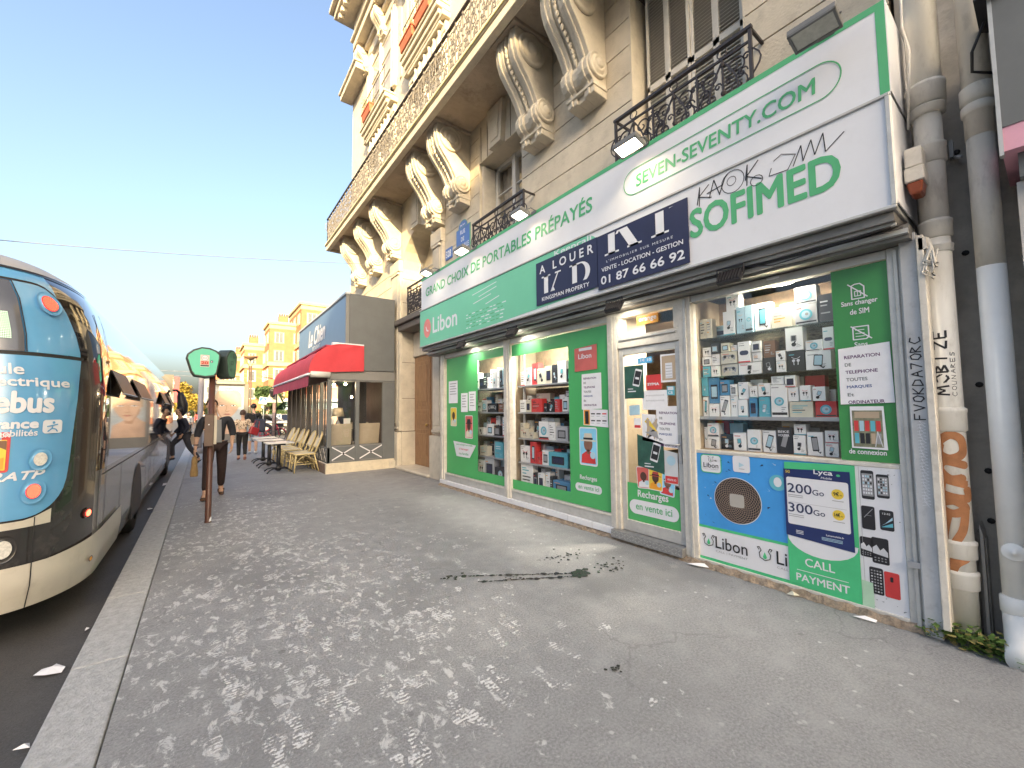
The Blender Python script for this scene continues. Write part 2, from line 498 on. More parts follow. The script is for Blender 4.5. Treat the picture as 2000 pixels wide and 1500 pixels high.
w.box(3.98, 4.75, 8.2, 10.62, 3.72, 3.86, M("slate_moulding", (0.16, 0.145, 0.13), 0.7)); w.box(4.05, 4.75, 8.3, 10.4, 3.56, 3.72, MATS["slate_moulding"])
w.box(4.45, 4.75, 8.41, 10.32, 2.9, 3.56, STONE2)
w.build("entry_cornice", bld, bevel=0.015)
d = MB()
d.box(4.5, 4.58, 8.42, 10.32, 0.07, 2.9, WOOD)
for (a, b) in ((8.5, 9.32), (9.42, 10.24)):
    for (z0, z1) in ((0.25, 1.0), (1.12, 1.5), (1.6, 2.75)):
        d.box(4.485, 4.5, a, b, z0, z1, WOOD); d.box(4.47, 4.485, a+0.1, b-0.1, z0+0.1, z1-0.1, WOOD)
d.box(4.47, 4.52, 9.34, 9.40, 0.07, 2.9, WOOD)
dr = d.build("entry_door", bld, bevel=0.012)
d = MB(); d.ball((4.43, 9.46, 1.12), 0.035, M("brass", (0.55, 0.38, 0.14), 0.3, metal=1)); d.bar((4.47, 9.46, 1.12), (4.43, 9.46, 1.12), 0.012, MATS["brass"], 8); d.build("handle", dr)

# windows
def casement(name, y0, y1, z0, z1, x, label=None, curtain=True, par=bld):
    f = MB()
    f.box(x, x+0.07, y0, y0+0.07, z0, z1, WINF); f.box(x, x+0.07, y1-0.07, y1, z0, z1, WINF)
    f.box(x, x+0.07, y0, y1, z1-0.07, z1, WINF); f.box(x, x+0.07, y0, y1, z0, z0+0.08, WINF)
    ym = (y0+y1)/2
    f.box(x-0.015, x+0.07, ym-0.05, ym+0.05, z0, z1, WINF)
    z = z0+0.75
    while z < z1-0.4:
        f.box(x+0.01, x+0.05, y0, y1, z-0.012, z+0.012, WINF); z += 0.62
    wf = f.build(name, par)
    g = MB(); g.poly([(x+0.035, y0, z0), (x+0.035, y0, z1), (x+0.035, y1, z1), (x+0.035, y1, z0)], GLASS); g.build("pane", wf)
    c = MB()
    if curtain:
        c.grid(lambda u, v: (x+0.2+0.02*sin(u*50), y0+(y1-y0)*u, z0+(z1-z0)*v), 60, 1, CURT)
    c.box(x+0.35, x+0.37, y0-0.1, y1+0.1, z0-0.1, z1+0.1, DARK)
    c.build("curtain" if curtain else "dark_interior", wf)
    return wf
# first window: closed louvred shutters
for i in range(4):
    a = 1.74 + i*0.29; s = MB()
    x = 4.36 + (0.012 if i % 2 else 0.0)
    for (p, q) in ((a, a+0.035), (a+0.25, a+0.285)): s.box(x, x+0.04, p, q, 4.35, 6.75, SHUT)
    for z in (4.35, 5.45, 6.68): s.box(x, x+0.04, a, a+0.285, z, z+0.07, SHUT)
    z = 4.44
    while z < 6.66:
        if not (5.40 < z < 5.53):
            s.add([(x+0.002, a+0.03, z), (x+0.04, a+0.03, z+0.04), (x+0.04, a+0.255, z+0.04), (x+0.002, a+0.255, z),
                   (x+0.002, a+0.03, z-0.006), (x+0.04, a+0.03, z+0.034), (x+0.04, a+0.255, z+0.034), (x+0.002, a+0.255, z-0.006)],
                  [(0, 1, 2, 3), (7, 6, 5, 4), (0, 3, 7, 4), (1, 5, 6, 2)], SHUT)
        z += 0.042
    s.box(x+0.045, x+0.05, a, a+0.285, 4.35, 6.75, M("shutter_gap_shade", (0.42, 0.39, 0.33), 0.7))  # added sheet; its darker shutter tone paints the shade between the slats
    s.build("louvred_shutter", bld)
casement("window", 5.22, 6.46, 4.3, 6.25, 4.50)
s = MB()   # folded shutter against the far jamb of the second window
s.box(4.2, 4.48, 6.44, 6.475, 4.35, 6.2, SHUT)
for k in range(40): s.box(4.22, 4.46, 6.436, 6.44, 4.42+k*0.044, 4.42+k*0.044+0.02, SHUT)
s.build("folded_shutter", bld)
casement("window", 8.42, 10.32, 3.9, 6.1, 4.62, curtain=False)
for (a, b) in ((7.95, 9.55), (11.05, 12.95)):
    for (z0, z1) in ((7.25, 9.7), (10.75, 13.0), (13.95, 16.0)):
        fr = MB()
        for (p, q) in ((a-0.22, a), (b, b+0.22)):
            fr.box(WX-0.07, WX+0.01, p, q, z0, z1+0.25, STONE2); fr.box(WX-0.10, WX-0.07, p+0.05, q-0.05, z0, z1+0.2, STONE2)
        fr.box(WX-0.09, WX+0.01, a-0.22, b+0.22, z1+0.25, z1+0.5, STONE2)
        if z0 < 10.8: fr.box(WX-0.2, WX+0.01, a-0.3, b+0.3, z1+0.5, z1+0.62, STONE2)
        for (p, q) in ((a-0.62, a-0.48), (b+0.48, b+0.62)):
            fr.box(WX-0.03, WX+0.01, p, q, z0, z1+0.3, STONE2)
        fr.build("window_surround", bld, bevel=0.01)
        # the opening is a niche of its own in front of the wall plane
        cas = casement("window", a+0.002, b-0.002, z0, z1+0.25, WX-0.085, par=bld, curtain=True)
        cas.location.x += 0.0
# third-floor ledges: deep sills on little balusters
for (a, b) in ((7.7, 9.75), (10.95, 13.15)):
    s = MB()
    s.box(3.84, WX, a, b, 10.40, 10.52, STONE2); s.box(3.90, WX, a+0.06, b-0.06, 10.28, 10.40, STONE2); s.box(3.97, WX, a+0.12, b-0.12, 10.12, 10.28, STONE2)
    s.box(3.80, WX, a-0.03, b+0.03, 10.52, 10.58, STONE2)
    yy = a+0.3
    while yy < b-0.2:
        s.lathe([(0.05, 9.55), (0.03, 9.62), (0.085, 9.78), (0.04, 9.98), (0.055, 10.1)], STONE2, (4.06, yy, 0), n=10); yy += 0.26
    s.box(3.95, WX, a+0.12, b-0.12, 9.42, 9.55, STONE2)
    s.build("balustraded_sill", bld, bevel=0.01)
    # small rail over the ledge
    rl = MB(); rl.tube([(3.86, a+0.05, 11.35), (3.86, b-0.05, 11.35)], 0.012, IRON)
    yy = a+0.1
    while yy < b:
        rl.bar((3.86, yy, 10.58), (3.86, yy, 11.35), 0.007, IRON); yy += 0.13
    rl.build("ledge_rail", bld)
# upper slab, its return and the main cornice
s = MB()
s.box(3.70, WX, 2.0, 13.66, 13.68, 13.93, STONE2); s.box(3.62, WX, 2.0, 13.72, 13.93, 14.02, STONE2)
s.build("upper_balcony_slab", bld, bevel=0.012)
s = MB(); s.box(3.72, WX, 13.4, 15.33, 12.92, 13.12, STONE2); s.box(3.66, WX, 13.35, 15.38, 13.12, 13.2, STONE2); s.build("corner_string_course", bld, bevel=0.012)
s = MB()
s.box(3.80, 14, 0.62, 15.5, 16.2, 16.35, STONE2); s.box(3.55, 14, 0.62, 15.75, 16.35, 16.6, STONE2); s.box(3.4, 14, 0.62, 15.9, 16.6, 16.75, STONE2)
yy = 1.0
while yy < 15.3:
    s.box(3.62, 3.82, yy, yy+0.16, 16.15, 16.35, STONE2); yy += 0.34
s.build("cornice", bld, bevel=0.01)
s = MB(); s.prism([(3.7, 0.62, 16.75), (6.0, 0.62, 19.0), (13.5, 0.62, 19.0), (14, 0.62, 16.75)], (0, 15.0, 0), ZINC); s.build("roof", bld)

# big balcony: slab, mossy edge, iron railing
s = MB()
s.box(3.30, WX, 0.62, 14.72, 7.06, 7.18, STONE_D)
s.box(3.20, 3.32, 0.62, 14.80, 6.97, 7.12, STONE2); s.box(3.17, 3.34, 0.62, 14.84, 7.12, 7.22, STONE2)
s.box(3.155, 3.17, 0.62, 14.84, 7.13, 7.16, MOSS)
s.box(3.32, WX, 14.72, 14.80, 6.97, 7.2, STONE2)
s.build("balcony_slab", bld, bevel=0.008)

def spiral(cx, cy, r0, r1, a0, turns, n=22):
    return [(cx + (r0+(r1-r0)*k/n)*cos(a0+turns*2*pi*k/n), cy + (r0+(r1-r0)*k/n)*sin(a0+turns*2*pi*k/n)) for k in range(n+1)]
def scroll_panel(w, h, m, r=0.0065, dense=True):
    """wrought-iron panel in local (0, y, z), y to -w"""
    mb = MB()
    def P(pts): return [(0, -p[0], p[1]) for p in pts]
    R = min(w, h)
    for sx in (1, -1):
        cx = w/2
        for (dx, z, r0, a0, t) in ((w*0.22, h*0.80, w*0.20, -pi/2, 1.4), (w*0.26, h*0.50, w*0.20, pi/2, -1.4), (w*0.20, h*0.22, w*0.18, -pi/2, 1.4), (w*0.34, h*0.64, w*0.10, 0, 1.2)):
            pts = spiral(dx, z, r0, r0*0.15, a0, t)
            mb.tube(P([(cx+sx*(p[0]), p[1]) for p in pts]), r, m, n=4, smooth=False)
        s = [(cx+sx*w*(0.02+0.24*sin(pi*k/12)), h*(0.06+0.9*k/12)) for k in range(13)]
        mb.tube(P(s), r*1.2, m, n=4, smooth=False)
        s = [(cx+sx*w*(0.46-0.2*sin(2*pi*k/12)), h*(0.04+0.9*k/12)) for k in range(13)]
        mb.tube(P(s), r, m, n=4, smooth=False)
        if dense:
            for (dx, z) in ((0.12, 0.34), (0.40, 0.36), (0.42, 0.84), (0.1, 0.64), (0.40, 0.12)):
                mb.tube(P(spiral(cx+sx*w*dx, h*z, w*0.07, w*0.02, 0, 1.1, 10)), r, m, n=4, smooth=False)
    mb.bar((0, -w/2, 0.0), (0, -w/2, h), r*1.3, m)
    mb.bar((0, 0, 0), (0, 0, h), r*1.4, m)
    mb.ball((0, -w/2, h*0.5), r*3.2, m, 8); mb.ball((0, -w/2, h*0.93), r*3, m, 8)
    return mb
proto = scroll_panel(0.50, 0.86, IRON_G, 0.0085).build("railing_panel", bld, local=True)
proto.location = Vector((3.23, 14.78, 7.2)) - bld.location
yy = 14.78 - 0.5
while yy > 1.0:
    c = proto.copy(); COL.objects.link(c); c.parent = bld
    c.location = Vector((3.23, yy, 7.2)) - bld.location; yy -= 0.5
for k in range(2):
    c = proto.copy(); COL.objects.link(c); c.parent = bld
    c.location = Vector((3.23+0.5*k, 14.78, 7.2)) - bld.location; c.rotation_euler = (0, 0, pi/2)
s = MB(); s.box(3.205, 3.255, 0.9, 14.8, 8.06, 8.09, IRON); s.box(3.215, 3.245, 0.9, 14.8, 7.24, 7.26, IRON); s.box(3.205, 4.15, 14.76, 14.80, 8.06, 8.09, IRON)
s.build("handrail", bld)

# scroll brackets
def bracket(y0, w=0.47, k=1.0, z0=7.06, x=WX, m=STONE2):
    prof = [(0, 0), (0.70, 0), (0.735, -0.09), (0.745, -0.22), (0.73, -0.36), (0.68, -0.50), (0.59, -0.62), (0.49, -0.74), (0.41, -0.86), (0.355, -0.97),
            (0.33, -1.03), (0.36, -1.06), (0.385, -1.13), (0.375, -1.22), (0.33, -1.29), (0.27, -1.32), (0.26, -1.36), (0.25, -1.48), (0.0, -1.50)]
    mb = MB()
    def pr(d, a, b, sh):
        pts = [(x-max(0, q[0]-sh)*k, y0+a, z0+q[1]*k) for q in d]
        mb.prism(pts, (0, b-a, 0), m)
    lobe = w*0.36
    pr(prof, 0, lobe, 0); pr(prof, w-lobe, w, 0); pr(prof, lobe, w-lobe, 0.035)
    pr(prof, lobe*0.38, lobe*0.62, -0.018); pr(prof, w-lobe*0.62, w-lobe*0.38, -0.018)
    for i in range(16):                                  # beaded rope down the middle
        t = 2+i*0.5; i0 = int(t); f = t-i0
        if i0+1 >= len(prof)-3: break
        d = prof[i0][0]*(1-f)+prof[i0+1][0]*f; z = prof[i0][1]*(1-f)+prof[i0+1][1]*f
        mb.ball((x-(d-0.02)*k, y0+w/2, z0+z*k), 0.042*k, m, 8, (0.8, 0.75, 1.25))
    for (cy, out) in ((0, -1), (w, 1)):                  # volutes on both cheeks
        for (d, z, r) in ((0.44, -0.30, 0.245), (0.19, -1.12, 0.175)):
            c = (x-d*k, y0+cy, z0+z*k)
            mb.lathe([(r*k, -0.02*out), (r*k, 0.03*out*k), (r*0.9*k, 0.045*out*k), (r*0.78*k, 0.03*out*k), (r*0.70*k, 0.03*out*k), (r*0.62*k, 0.05*out*k), (r*0.45*k, 0.06*out*k), (r*0.40*k, 0.045*out*k), (r*0.3*k, 0.075*out*k), (0.001, 0.085*out*k)], m, c, axis='y', n=22)
    mb.box(x-0.28*k, x, y0-0.015, y0+w+0.015, z0-1.40*k, z0-1.36*k, m)
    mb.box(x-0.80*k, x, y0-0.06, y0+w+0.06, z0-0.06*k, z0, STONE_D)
    return mb
for y0 in (3.36, 4.38, 6.84, 7.90, 10.42, 11.85, 13.35):
    bracket(y0).build("scroll_bracket", bld, bevel=0.012, seg=1)
for y0 in (9.85, 11.62, 13.30):
    bracket(y0, 0.36, 0.55, 13.68).build("scroll_bracket", bld)

# iron guards of the first-floor windows
def guard(y0, y1, x, z0, z1, npan):
    g = MB()
    g.box(x-0.022, x+0.022, y0-0.02, y1+0.02, z1, z1+0.03, IRON); g.box(x-0.01, x+0.01, y0, y1, z1-0.12, z1-0.10, IRON)
    g.box(x-0.01, x+0.01, y0, y1, z0, z0+0.02, IRON)
    for yy in (y0, y1):
        g.box(x-0.014, x+0.014, yy-0.014, yy+0.014, z0-0.1, z1+0.02, IRON)
        g.box(x, 4.2, yy-0.012, yy+0.012, z1, z1+0.025, IRON); g.box(x, 4.2, yy-0.012, yy+0.012, z0, z0+0.02, IRON)
    wp = (y1-y0)/npan
    for i in range(npan):
        q = scroll_panel(wp, z1-0.12-z0, IRON, 0.0085)
        g.add([(x+p[0], y1-i*wp+p[1], z0+p[2]) for p in q.v], q.f, IRON)
        g.tube([(x, y1-i*wp-wp/2+0.045*cos(a*pi/8), z1-0.05+0.045*sin(a*pi/8)) for a in range(16)], 0.007, IRON, n=4, closed=True)
    return g.build("window_guard", bld)
guard(1.50, 3.02, 3.88, 4.15, 4.93, 3)
guard(4.86, 6.36, 3.92, 4.15, 4.91, 3)
guard(8.42, 9.9, 4.12, 3.95, 4.62, 4)

# flower boxes standing on the third-floor ledges
TERRA = M("terracotta", (0.42, 0.12, 0.06), 0.75, var=0.2, scale=8)
LEAF = M("dry_leaves", (0.20, 0.19, 0.05), 0.8, var=0.4, scale=15)
def flower_box(y, z, label, l=0.75, x=3.87):
    t = thing("flower_box", label, "flower box", (x, y, z), group="flower boxes on the third-floor ledges")
    b = MB()
    hw = 0.13
    b.add([(x-hw*.8, y-l/2*.94, z), (x+hw*.8, y-l/2*.94, z), (x+hw*.8, y+l/2*.94, z), (x-hw*.8, y+l/2*.94, z), (x-hw, y-l/2, z+0.26), (x+hw, y-l/2, z+0.26), (x+hw, y+l/2, z+0.26), (x-hw, y+l/2, z+0.26)],
          [(0, 3, 2, 1), (4, 5, 6, 7), (0, 1, 5, 4), (1, 2, 6, 5), (2, 3, 7, 6), (3, 0, 4, 7)], TERRA)
    b.box(x-hw-.015, x+hw+.015, y-l/2-.015, y+l/2+.015, z+0.22, z+0.27, TERRA)
    b.build("trough", t, bevel=0.008)
    f = MB(); R = random.Random(int(y*100))
    for i in range(45):
        bx, by = x+R.uniform(-.1, .1), y+R.uniform(-l/2, l/2)
        tip = (bx+R.uniform(-.2, .12), by+R.uniform(-.2, .2), z+0.28+R.uniform(.05, .38))
        f.tube([(bx, by, z+0.24), tip], [0.004, 0.002], LEAF, n=3)
        for q in range(3):
            c = [tip[j]+R.uniform(-.05, .05) for j in range(3)]
            f.poly([(c[0], c[1], c[2]), (c[0]+.03, c[1]+R.uniform(-.03, .03), c[2]+.02), (c[0]+.02, c[1]+.03, c[2]+.05)], LEAF)
    f.build("dry_plants", t)
flower_box(8.35, 10.58, "terracotta flower box on the upper ledge, nearest the camera end")
flower_box(9.25, 10.58, "terracotta flower box beside another one at the far end of the upper ledge")
flower_box(12.4, 10.58, "terracotta flower box alone on the far lower-looking ledge with straggly dry stalks")
# ------------------------------------------------------------------ phone shop on the ground floor
ALU = M("dull_aluminium", (0.52, 0.52, 0.50), 0.45, metal=0.2, var=0.12, scale=5, dirt=0.35, dirt_col=(0.20, 0.18, 0.15))
CREAM = M("cream_painted_frame", (0.62, 0.59, 0.53), 0.55, var=0.14, scale=6, dirt=0.45, dirt_col=(0.26, 0.21, 0.15))
WHITE = M("white_print", (0.74, 0.75, 0.78), 0.45, var=0.03, scale=2, dirt=0.12, dirt_col=(0.45, 0.44, 0.40))
PAPER = M("white_paper", (0.82, 0.82, 0.84), 0.8, var=0.04, scale=14, bump=0.15, bscale=9)
GREEN = M("green_vinyl", (0.075, 0.42, 0.13), 0.4, var=0.06, scale=2)
GREEN_D = M("deep_green_vinyl", (0.05, 0.27, 0.075), 0.4, var=0.10, scale=2)
GREEN_L = M("green_letters", (0.09, 0.42, 0.18), 0.45, var=0.05)
MINT = M("mint_sign_green", (0.17, 0.56, 0.35), 0.35, var=0.06, scale=0.6)
NAVY = M("navy_board", (0.018, 0.020, 0.065), 0.45, var=0.15, scale=3)
BLUE = M("sky_blue_print", (0.055, 0.32, 0.74), 0.45, var=0.08, scale=2, dirt=0.25, dirt_col=(0.03, 0.14, 0.35))
BLACK = M("black_print", (0.018, 0.018, 0.022), 0.5, var=0.2)
GREY = M("grey_print", (0.33, 0.33, 0.34), 0.6)
REDP = M("red_print", (0.62, 0.05, 0.05), 0.5)
YELP = M("yellow_print", (0.80, 0.58, 0.06), 0.5)
ORAP = M("orange_print", (0.85, 0.36, 0.03), 0.5)
TEALP = M("teal_print", (0.12, 0.45, 0.55), 0.5)
PALEB = M("pale_blue_print", (0.42, 0.62, 0.72), 0.5)
BROWN = M("brown_print", (0.20, 0.10, 0.055), 0.6)
SKINB = M("brown_skin_print", (0.24, 0.12, 0.08), 0.6)
TAN = M("tan_card", (0.48, 0.37, 0.26), 0.7, var=0.1)
CREAMB = M("cream_card", (0.66, 0.62, 0.50), 0.6)
STEEL = M("shelf_steel", (0.42, 0.43, 0.45), 0.4, metal=0.4)
TREAD = M("checker_plate", (0.36, 0.36, 0.36), 0.4, metal=0.6, var=0.2, scale=30)
def fr(y, z): return (-y, z)
def FT(x): return face_mat(x, 0, 0)
def fquad(mb, y0, y1, z0, z1, x, m): rect(mb, -max(y0, y1), z0, -min(y0, y1), z1, FT(x), m)

shop = thing("phone_shop", "phone shop with aluminium frames, lit windows and green advertising film on the panes", "shop", (3.85, 4.0, 0))
FX = 3.85
f = MB()
for (a, b) in ((7.34, 7.50), (5.15, 5.31), (3.05, 3.19)):
    f.box(FX-0.03, FX+0.09, a, b, 0.12, 2.60, CREAM); f.box(FX-0.045, FX-0.03, a+0.05, a+0.09, 0.12, 2.58, CREAM)
f.box(FX-0.03, FX+0.09, 2.14, 2.27, 0.05, 2.60, CREAM); f.box(FX-0.045, FX-0.03, 2.18, 2.21, 0.05, 2.58, ALU)
f.box(FX-0.02, FX+0.09, 0.60, 0.675, 0.02, 2.60, ALU); f.box(FX-0.035, FX-0.02, 0.615, 0.64, 0.02, 2.58, ALU)
for (a, b) in ((5.31, 7.34), (3.19, 5.15)):
    f.box(FX-0.01, FX+0.08, a, b, 0.12, 0.262, ALU); f.box(FX-0.01, FX+0.08, a, b, 2.52, 2.60, ALU)
    f.box(FX-0.022, FX-0.01, a, b, 0.235, 0.262, CREAM)
f.box(FX-0.01, FX+0.08, 0.675, 2.14, 2.535, 2.60, ALU)
f.box(FX-0.01, FX+0.08, 0.675, 2.14, 1.055, 1.085, CREAM)
f.box(FX-0.02, FX+0.08, 0.675, 2.14, 0.0, 0.06, CREAM)
# transom over the door
f.box(FX-0.02, FX+0.08, 2.27, 3.05, 2.18, 2.31, CREAM); f.box(FX-0.02, FX+0.08, 2.27, 3.05, 2.53, 2.60, CREAM)
f.box(FX-0.02, FX+0.08, 2.27, 2.33, 2.31, 2.53, CREAM); f.box(FX-0.02, FX+0.08, 2.98, 3.05, 2.31, 2.53, CREAM)
f.box(FX-0.035, FX-0.02, 2.30, 3.02, 2.265, 2.285, ALU)
# right-hand post: metal strip, then a wooden one
f.box(FX-0.06, FX+0.2, 0.515, 0.60, 0.0, 2.66, M("grey_metal_strip", (0.48, 0.49, 0.50), 0.5, metal=0.0, var=0.15, scale=4, dirt=0.4))
f.box(FX-0.09, FX+0.25, 0.475, 0.513, 0.08, 2.62, CREAM)
f.build("frame", shop, bevel=0.004)
# sill of white tiles and the broken foot under it
s = MB(); y = 3.06
while y < 7.5:
    l = min(0.42, 7.5-y); s.box(FX-0.045, FX+0.2, y+0.003, y+l-0.003, 0.045, 0.118, WHITE); y += 0.42
s.box(FX-0.04, FX+0.2, 3.06, 7.5, 0.047, 0.116, GREY)
s.build("tile_sill", shop, bevel=0.003)
s = MB(); s.grid(lambda u, v: (FX-0.03-0.05*v+0.012*sin(u*211)*cos(u*57), 0.6+6.9*u, 0.045-0.045*v+0.006*sin(u*333)), 230, 2, M("crumbling_mortar", (0.28, 0.22, 0.16), 0.95, var=0.5, scale=18, bump=0.8, bscale=40, dirt=0.8, dirt_col=(0.04, 0.035, 0.03)), flip=True); s.build("broken_footing", shop)
s = MB(); s.box(FX-0.10, FX+0.05, 2.27, 3.14, 0.035, 0.12, TREAD)
for i in range(24):
    for j in range(2):
        T = FT(FX-0.1005); cy = 2.30+i*0.036; cz = 0.058+j*0.036+(0.018 if i % 2 else 0)*0.5
        a = 0.6 if (i+j) % 2 else -0.6
        stroke(s, [(-cy-0.012*cos(a), cz-0.012*sin(a)), (-cy+0.012*cos(a), cz+0.012*sin(a))], 0.007, T, ALU, 0.001)
s.build("door_threshold", shop)
# door leaf
d = MB()
d.box(FX+0.0, FX+0.05, 2.275, 2.335, 0.125, 2.175, ALU); d.box(FX, FX+0.05, 2.985, 3.045, 0.125, 2.175, ALU)
d.box(FX, FX+0.05, 2.335, 2.985, 2.10, 2.175, ALU); d.box(FX, FX+0.05, 2.335, 2.985, 0.125, 0.245, ALU)
door = d.build("door", shop, bevel=0.003)
d = MB(); d.poly([(FX+0.02, 2.335, 0.245), (FX+0.02, 2.335, 2.10), (FX+0.02, 2.985, 2.10), (FX+0.02, 2.985, 0.245)], GLASS); d.build("pane", door)
d = MB(); d.box(FX-0.012, FX, 2.29, 2.325, 0.93, 1.22, STEEL); d.tube([(FX-0.01, 2.307, 1.12), (FX-0.05, 2.307, 1.12), (FX-0.05, 2.44, 1.115)], 0.009, STEEL); d.build("handle", door)
# panes
for nm, (a, b, z0, z1) in (("w", (5.31, 7.34, 0.262, 2.52)), ("w", (3.19, 5.15, 0.262, 2.52)), ("w", (0.675, 2.14, 1.085, 2.535)), ("t", (2.33, 2.98, 2.31, 2.53))):
    g = MB(); g.poly([(FX+0.03, a, z0), (FX+0.03, a, z1), (FX+0.03, b, z1), (FX+0.03, b, z0)], GLASS); g.build("shop_window" if nm == "w" else "transom_pane", shop)
# soffit: shutter housing and cable-hung sheet metal under the sign
SOF = M("dirty_sheet_metal", (0.21, 0.20, 0.185), 0.5, metal=0.3, var=0.3, scale=4, dirt=0.7, dirt_col=(0.06, 0.05, 0.045), stretch=(1, 0.4, 1))
s = MB()
s.box(3.56, FX+0.3, 0.575, 7.8, 2.70, 2.762, SOF); s.box(3.70, FX+0.3, 0.53, 7.8, 2.605, 2.70, SOF)
s.box(3.66, 3.70, 0.53, 7.8, 2.63, 2.66, ALU); s.box(3.60, 3.63, 0.575, 7.8, 2.68, 2.70, ALU)
s.tube([(3.60, 0.6+6.8*k/40, 2.675-0.02*abs(sin(k*0.55))) for k in range(41)], 0.007, BLACK, n=5)
s.tube([(3.64, 0.55, 2.66), (3.62, 0.9, 2.655), (3.60, 1.3, 2.62), (3.58, 1.5, 2.66)], 0.006, BLACK, n=5)
s.build("shutter_housing", shop)

# interior: show-window boxes and the room behind the door
PLY = M("display_brown", (0.26, 0.18, 0.11), 0.7, var=0.35, scale=5, dirt=0.5)
WARM = M("display_side", (0.40, 0.33, 0.24), 0.7, var=0.2)
s = MB()
s.box(7.0, 7.05, 0.5, 7.5, 0.0, 2.7, PLY); s.box(3.95, 7.0, 0.5, 7.5, -0.02, 0.03, M("shop_floor", (0.25, 0.23, 0.2), 0.4))
s.box(3.95, 7.0, 0.5, 7.5, 2.6, 2.65, M("shop_ceiling", (0.42, 0.36, 0.27), 0.7))
s.box(3.95, 7.0, 7.42, 7.5, 0.0, 2.6, WARM); s.box(3.95, 7.0, 0.47, 0.55, 0.0, 2.6, WARM)
s.box(4.42, 4.46, 0.60, 2.16, 0.0, 2.6, PLY); s.box(3.95, 4.42, 2.145, 2.175, 1.06, 2.6, WARM); s.box(3.92, 4.42, 0.62, 2.14, 1.06, 1.09, TAN)
s.box(4.42, 4.46, 3.12, 7.42, 0.0, 2.6, PLY); s.box(3.95, 4.42, 3.07, 3.10, 0.1, 2.6, WARM); s.box(3.95, 4.42, 5.21, 5.24, 0.1, 2.6, WARM)
s.build("interior", shop)
# stone-look wallpaper strips seen between the goods
s = MB()
BR = M("stone_wallpaper", (0.20, 0.17, 0.12), 0.8, var=0.7, scale=22, stretch=(1, 1, 3.5), dirt=0.6, dirt_col=(0.42, 0.38, 0.28))
s.box(4.405, 4.42, 0.62, 2.14, 1.09, 2.35, BR); s.box(4.405, 4.42, 3.12, 7.40, 0.2, 2.2, BR)
s.build("wallpaper", shop)
GLSH = MG("shelf_glass", tint=(0.9, 0.96, 0.94), refl=1.0)
s = MB()
for z in (2.175, 1.79): s.box(3.95, 4.38, 0.70, 2.14, z-0.012, z, GLSH)
s.box(3.93, 4.40, 0.70, 2.14, 1.375, 1.405, STEEL)
s.build("glass_shelf", shop)
s = MB()
for (a, b) in ((5.33, 6.5), (3.60, 5.13)):
    for z in (1.86, 1.445, 1.045, 0.675, 0.30): s.box(3.97, 4.38, a, b, z-0.022, z, STEEL)
    for yy in (a+0.02, b-0.10):
        s.box(4.02, 4.05, yy, yy+0.03, 0.1, 2.5, STEEL)
s.build("metal_shelf", shop)
s = MB(); s.box(4.9, 6.95, 3.3, 7.3, 0.9, 1.0, TAN); s.box(4.9, 6.9, 2.2, 2.9, 0.02, 0.4, PLY); s.box(5.9, 5.95, 2.2, 3.2, 0.0, 2.2, M("door_brown", (0.22, 0.11, 0.05), 0.5)); s.build("counter", shop)

# ------------------------------------------------------------------ film and print stuck on the panes
v = MB()
fquad(v, 6.15, 7.30, 0.27, 2.50, FX+0.012, GREEN); fquad(v, 5.32, 6.149, 0.27, 0.42, FX+0.012, GREEN); fquad(v, 5.32, 6.149, 2.36, 2.50, FX+0.012, GREEN)
fquad(v, 3.20, 3.885, 0.27, 2.50, FX+0.012, GREEN); fquad(v, 3.886, 5.14, 0.27, 0.41, FX+0.012, GREEN); fquad(v, 3.886, 5.14, 2.32, 2.50, FX+0.012, GREEN)
fquad(v, 2.34, 2.98, 0.25, 0.66, FX+0.012, GREEN)
v.build("green_film", shop)
v = MB(); fquad(v, 0.68, 1.005, 1.09, 2.53, FX+0.012, GREEN_D); v.build("dark_green_film", shop)
v = MB()
T = FT(FX+0.009)
# door: Recharges / en vente ici
flat(v, rrect(0.60, 0.155, 0.077, 8, -2.655, 0.405), T, WHITE)
put_text(v, "Recharges", 0.1, T @ Matrix.Translation((-2.84, 0.497, 0.001)), WHITE, bold=0.012, fit=0.37, fith=0.095)
put_text(v, "en vente ici", 0.1, T @ Matrix.Translation((-2.87, 0.378, 0.002)), GREEN_L, bold=0.008, fit=0.44, fith=0.07)
v.build("recharge_lettering", shop); v = MB()
# second window
flat(v, rrect(0.44, 0.10, 0.05, 8, -3.575, 0.50), T, WHITE)
put_text(v, "Recharges", 0.1, T @ Matrix.Translation((-3.71, 0.585, 0.001)), WHITE, bold=0.012, fit=0.28, fith=0.07)
put_text(v, "en vente ici", 0.1, T @ Matrix.Translation((-3.74, 0.48, 0.002)), GREEN_L, bold=0.006, fit=0.34, fith=0.05)
v.build("recharge_lettering", shop); v = MB()
# right window: crossed-out SIM and crossed-out form
stroke(v, [(-0.885, 2.29), (-0.885, 2.39), (-0.865, 2.40), (-0.835, 2.40), (-0.812, 2.375), (-0.812, 2.29)], 0.008, T, WHITE, closed=True)
stroke(v, [(-0.905, 2.405), (-0.795, 2.295)], 0.008, T, WHITE, 0.001)
stroke(v, [(-0.867, 2.31), (-0.867, 2.345), (-0.832, 2.345), (-0.832, 2.31)], 0.006, T, WHITE, closed=True); stroke(v, [(-0.85, 2.31), (-0.85, 2.345)], 0.005, T, WHITE)
v.build("sim_pictogram", shop); v = MB()
put_text(v, "Sans changer", 0.06, T @ Matrix.Translation((-0.95, 2.235, 0.001)), WHITE, bold=0.012, fit=0.21, fith=0.045)
put_text(v, "de SIM", 0.06, T @ Matrix.Translation((-0.90, 2.175, 0.001)), WHITE, bold=0.012, fit=0.11, fith=0.04)
v.build("film_lettering", shop); v = MB()
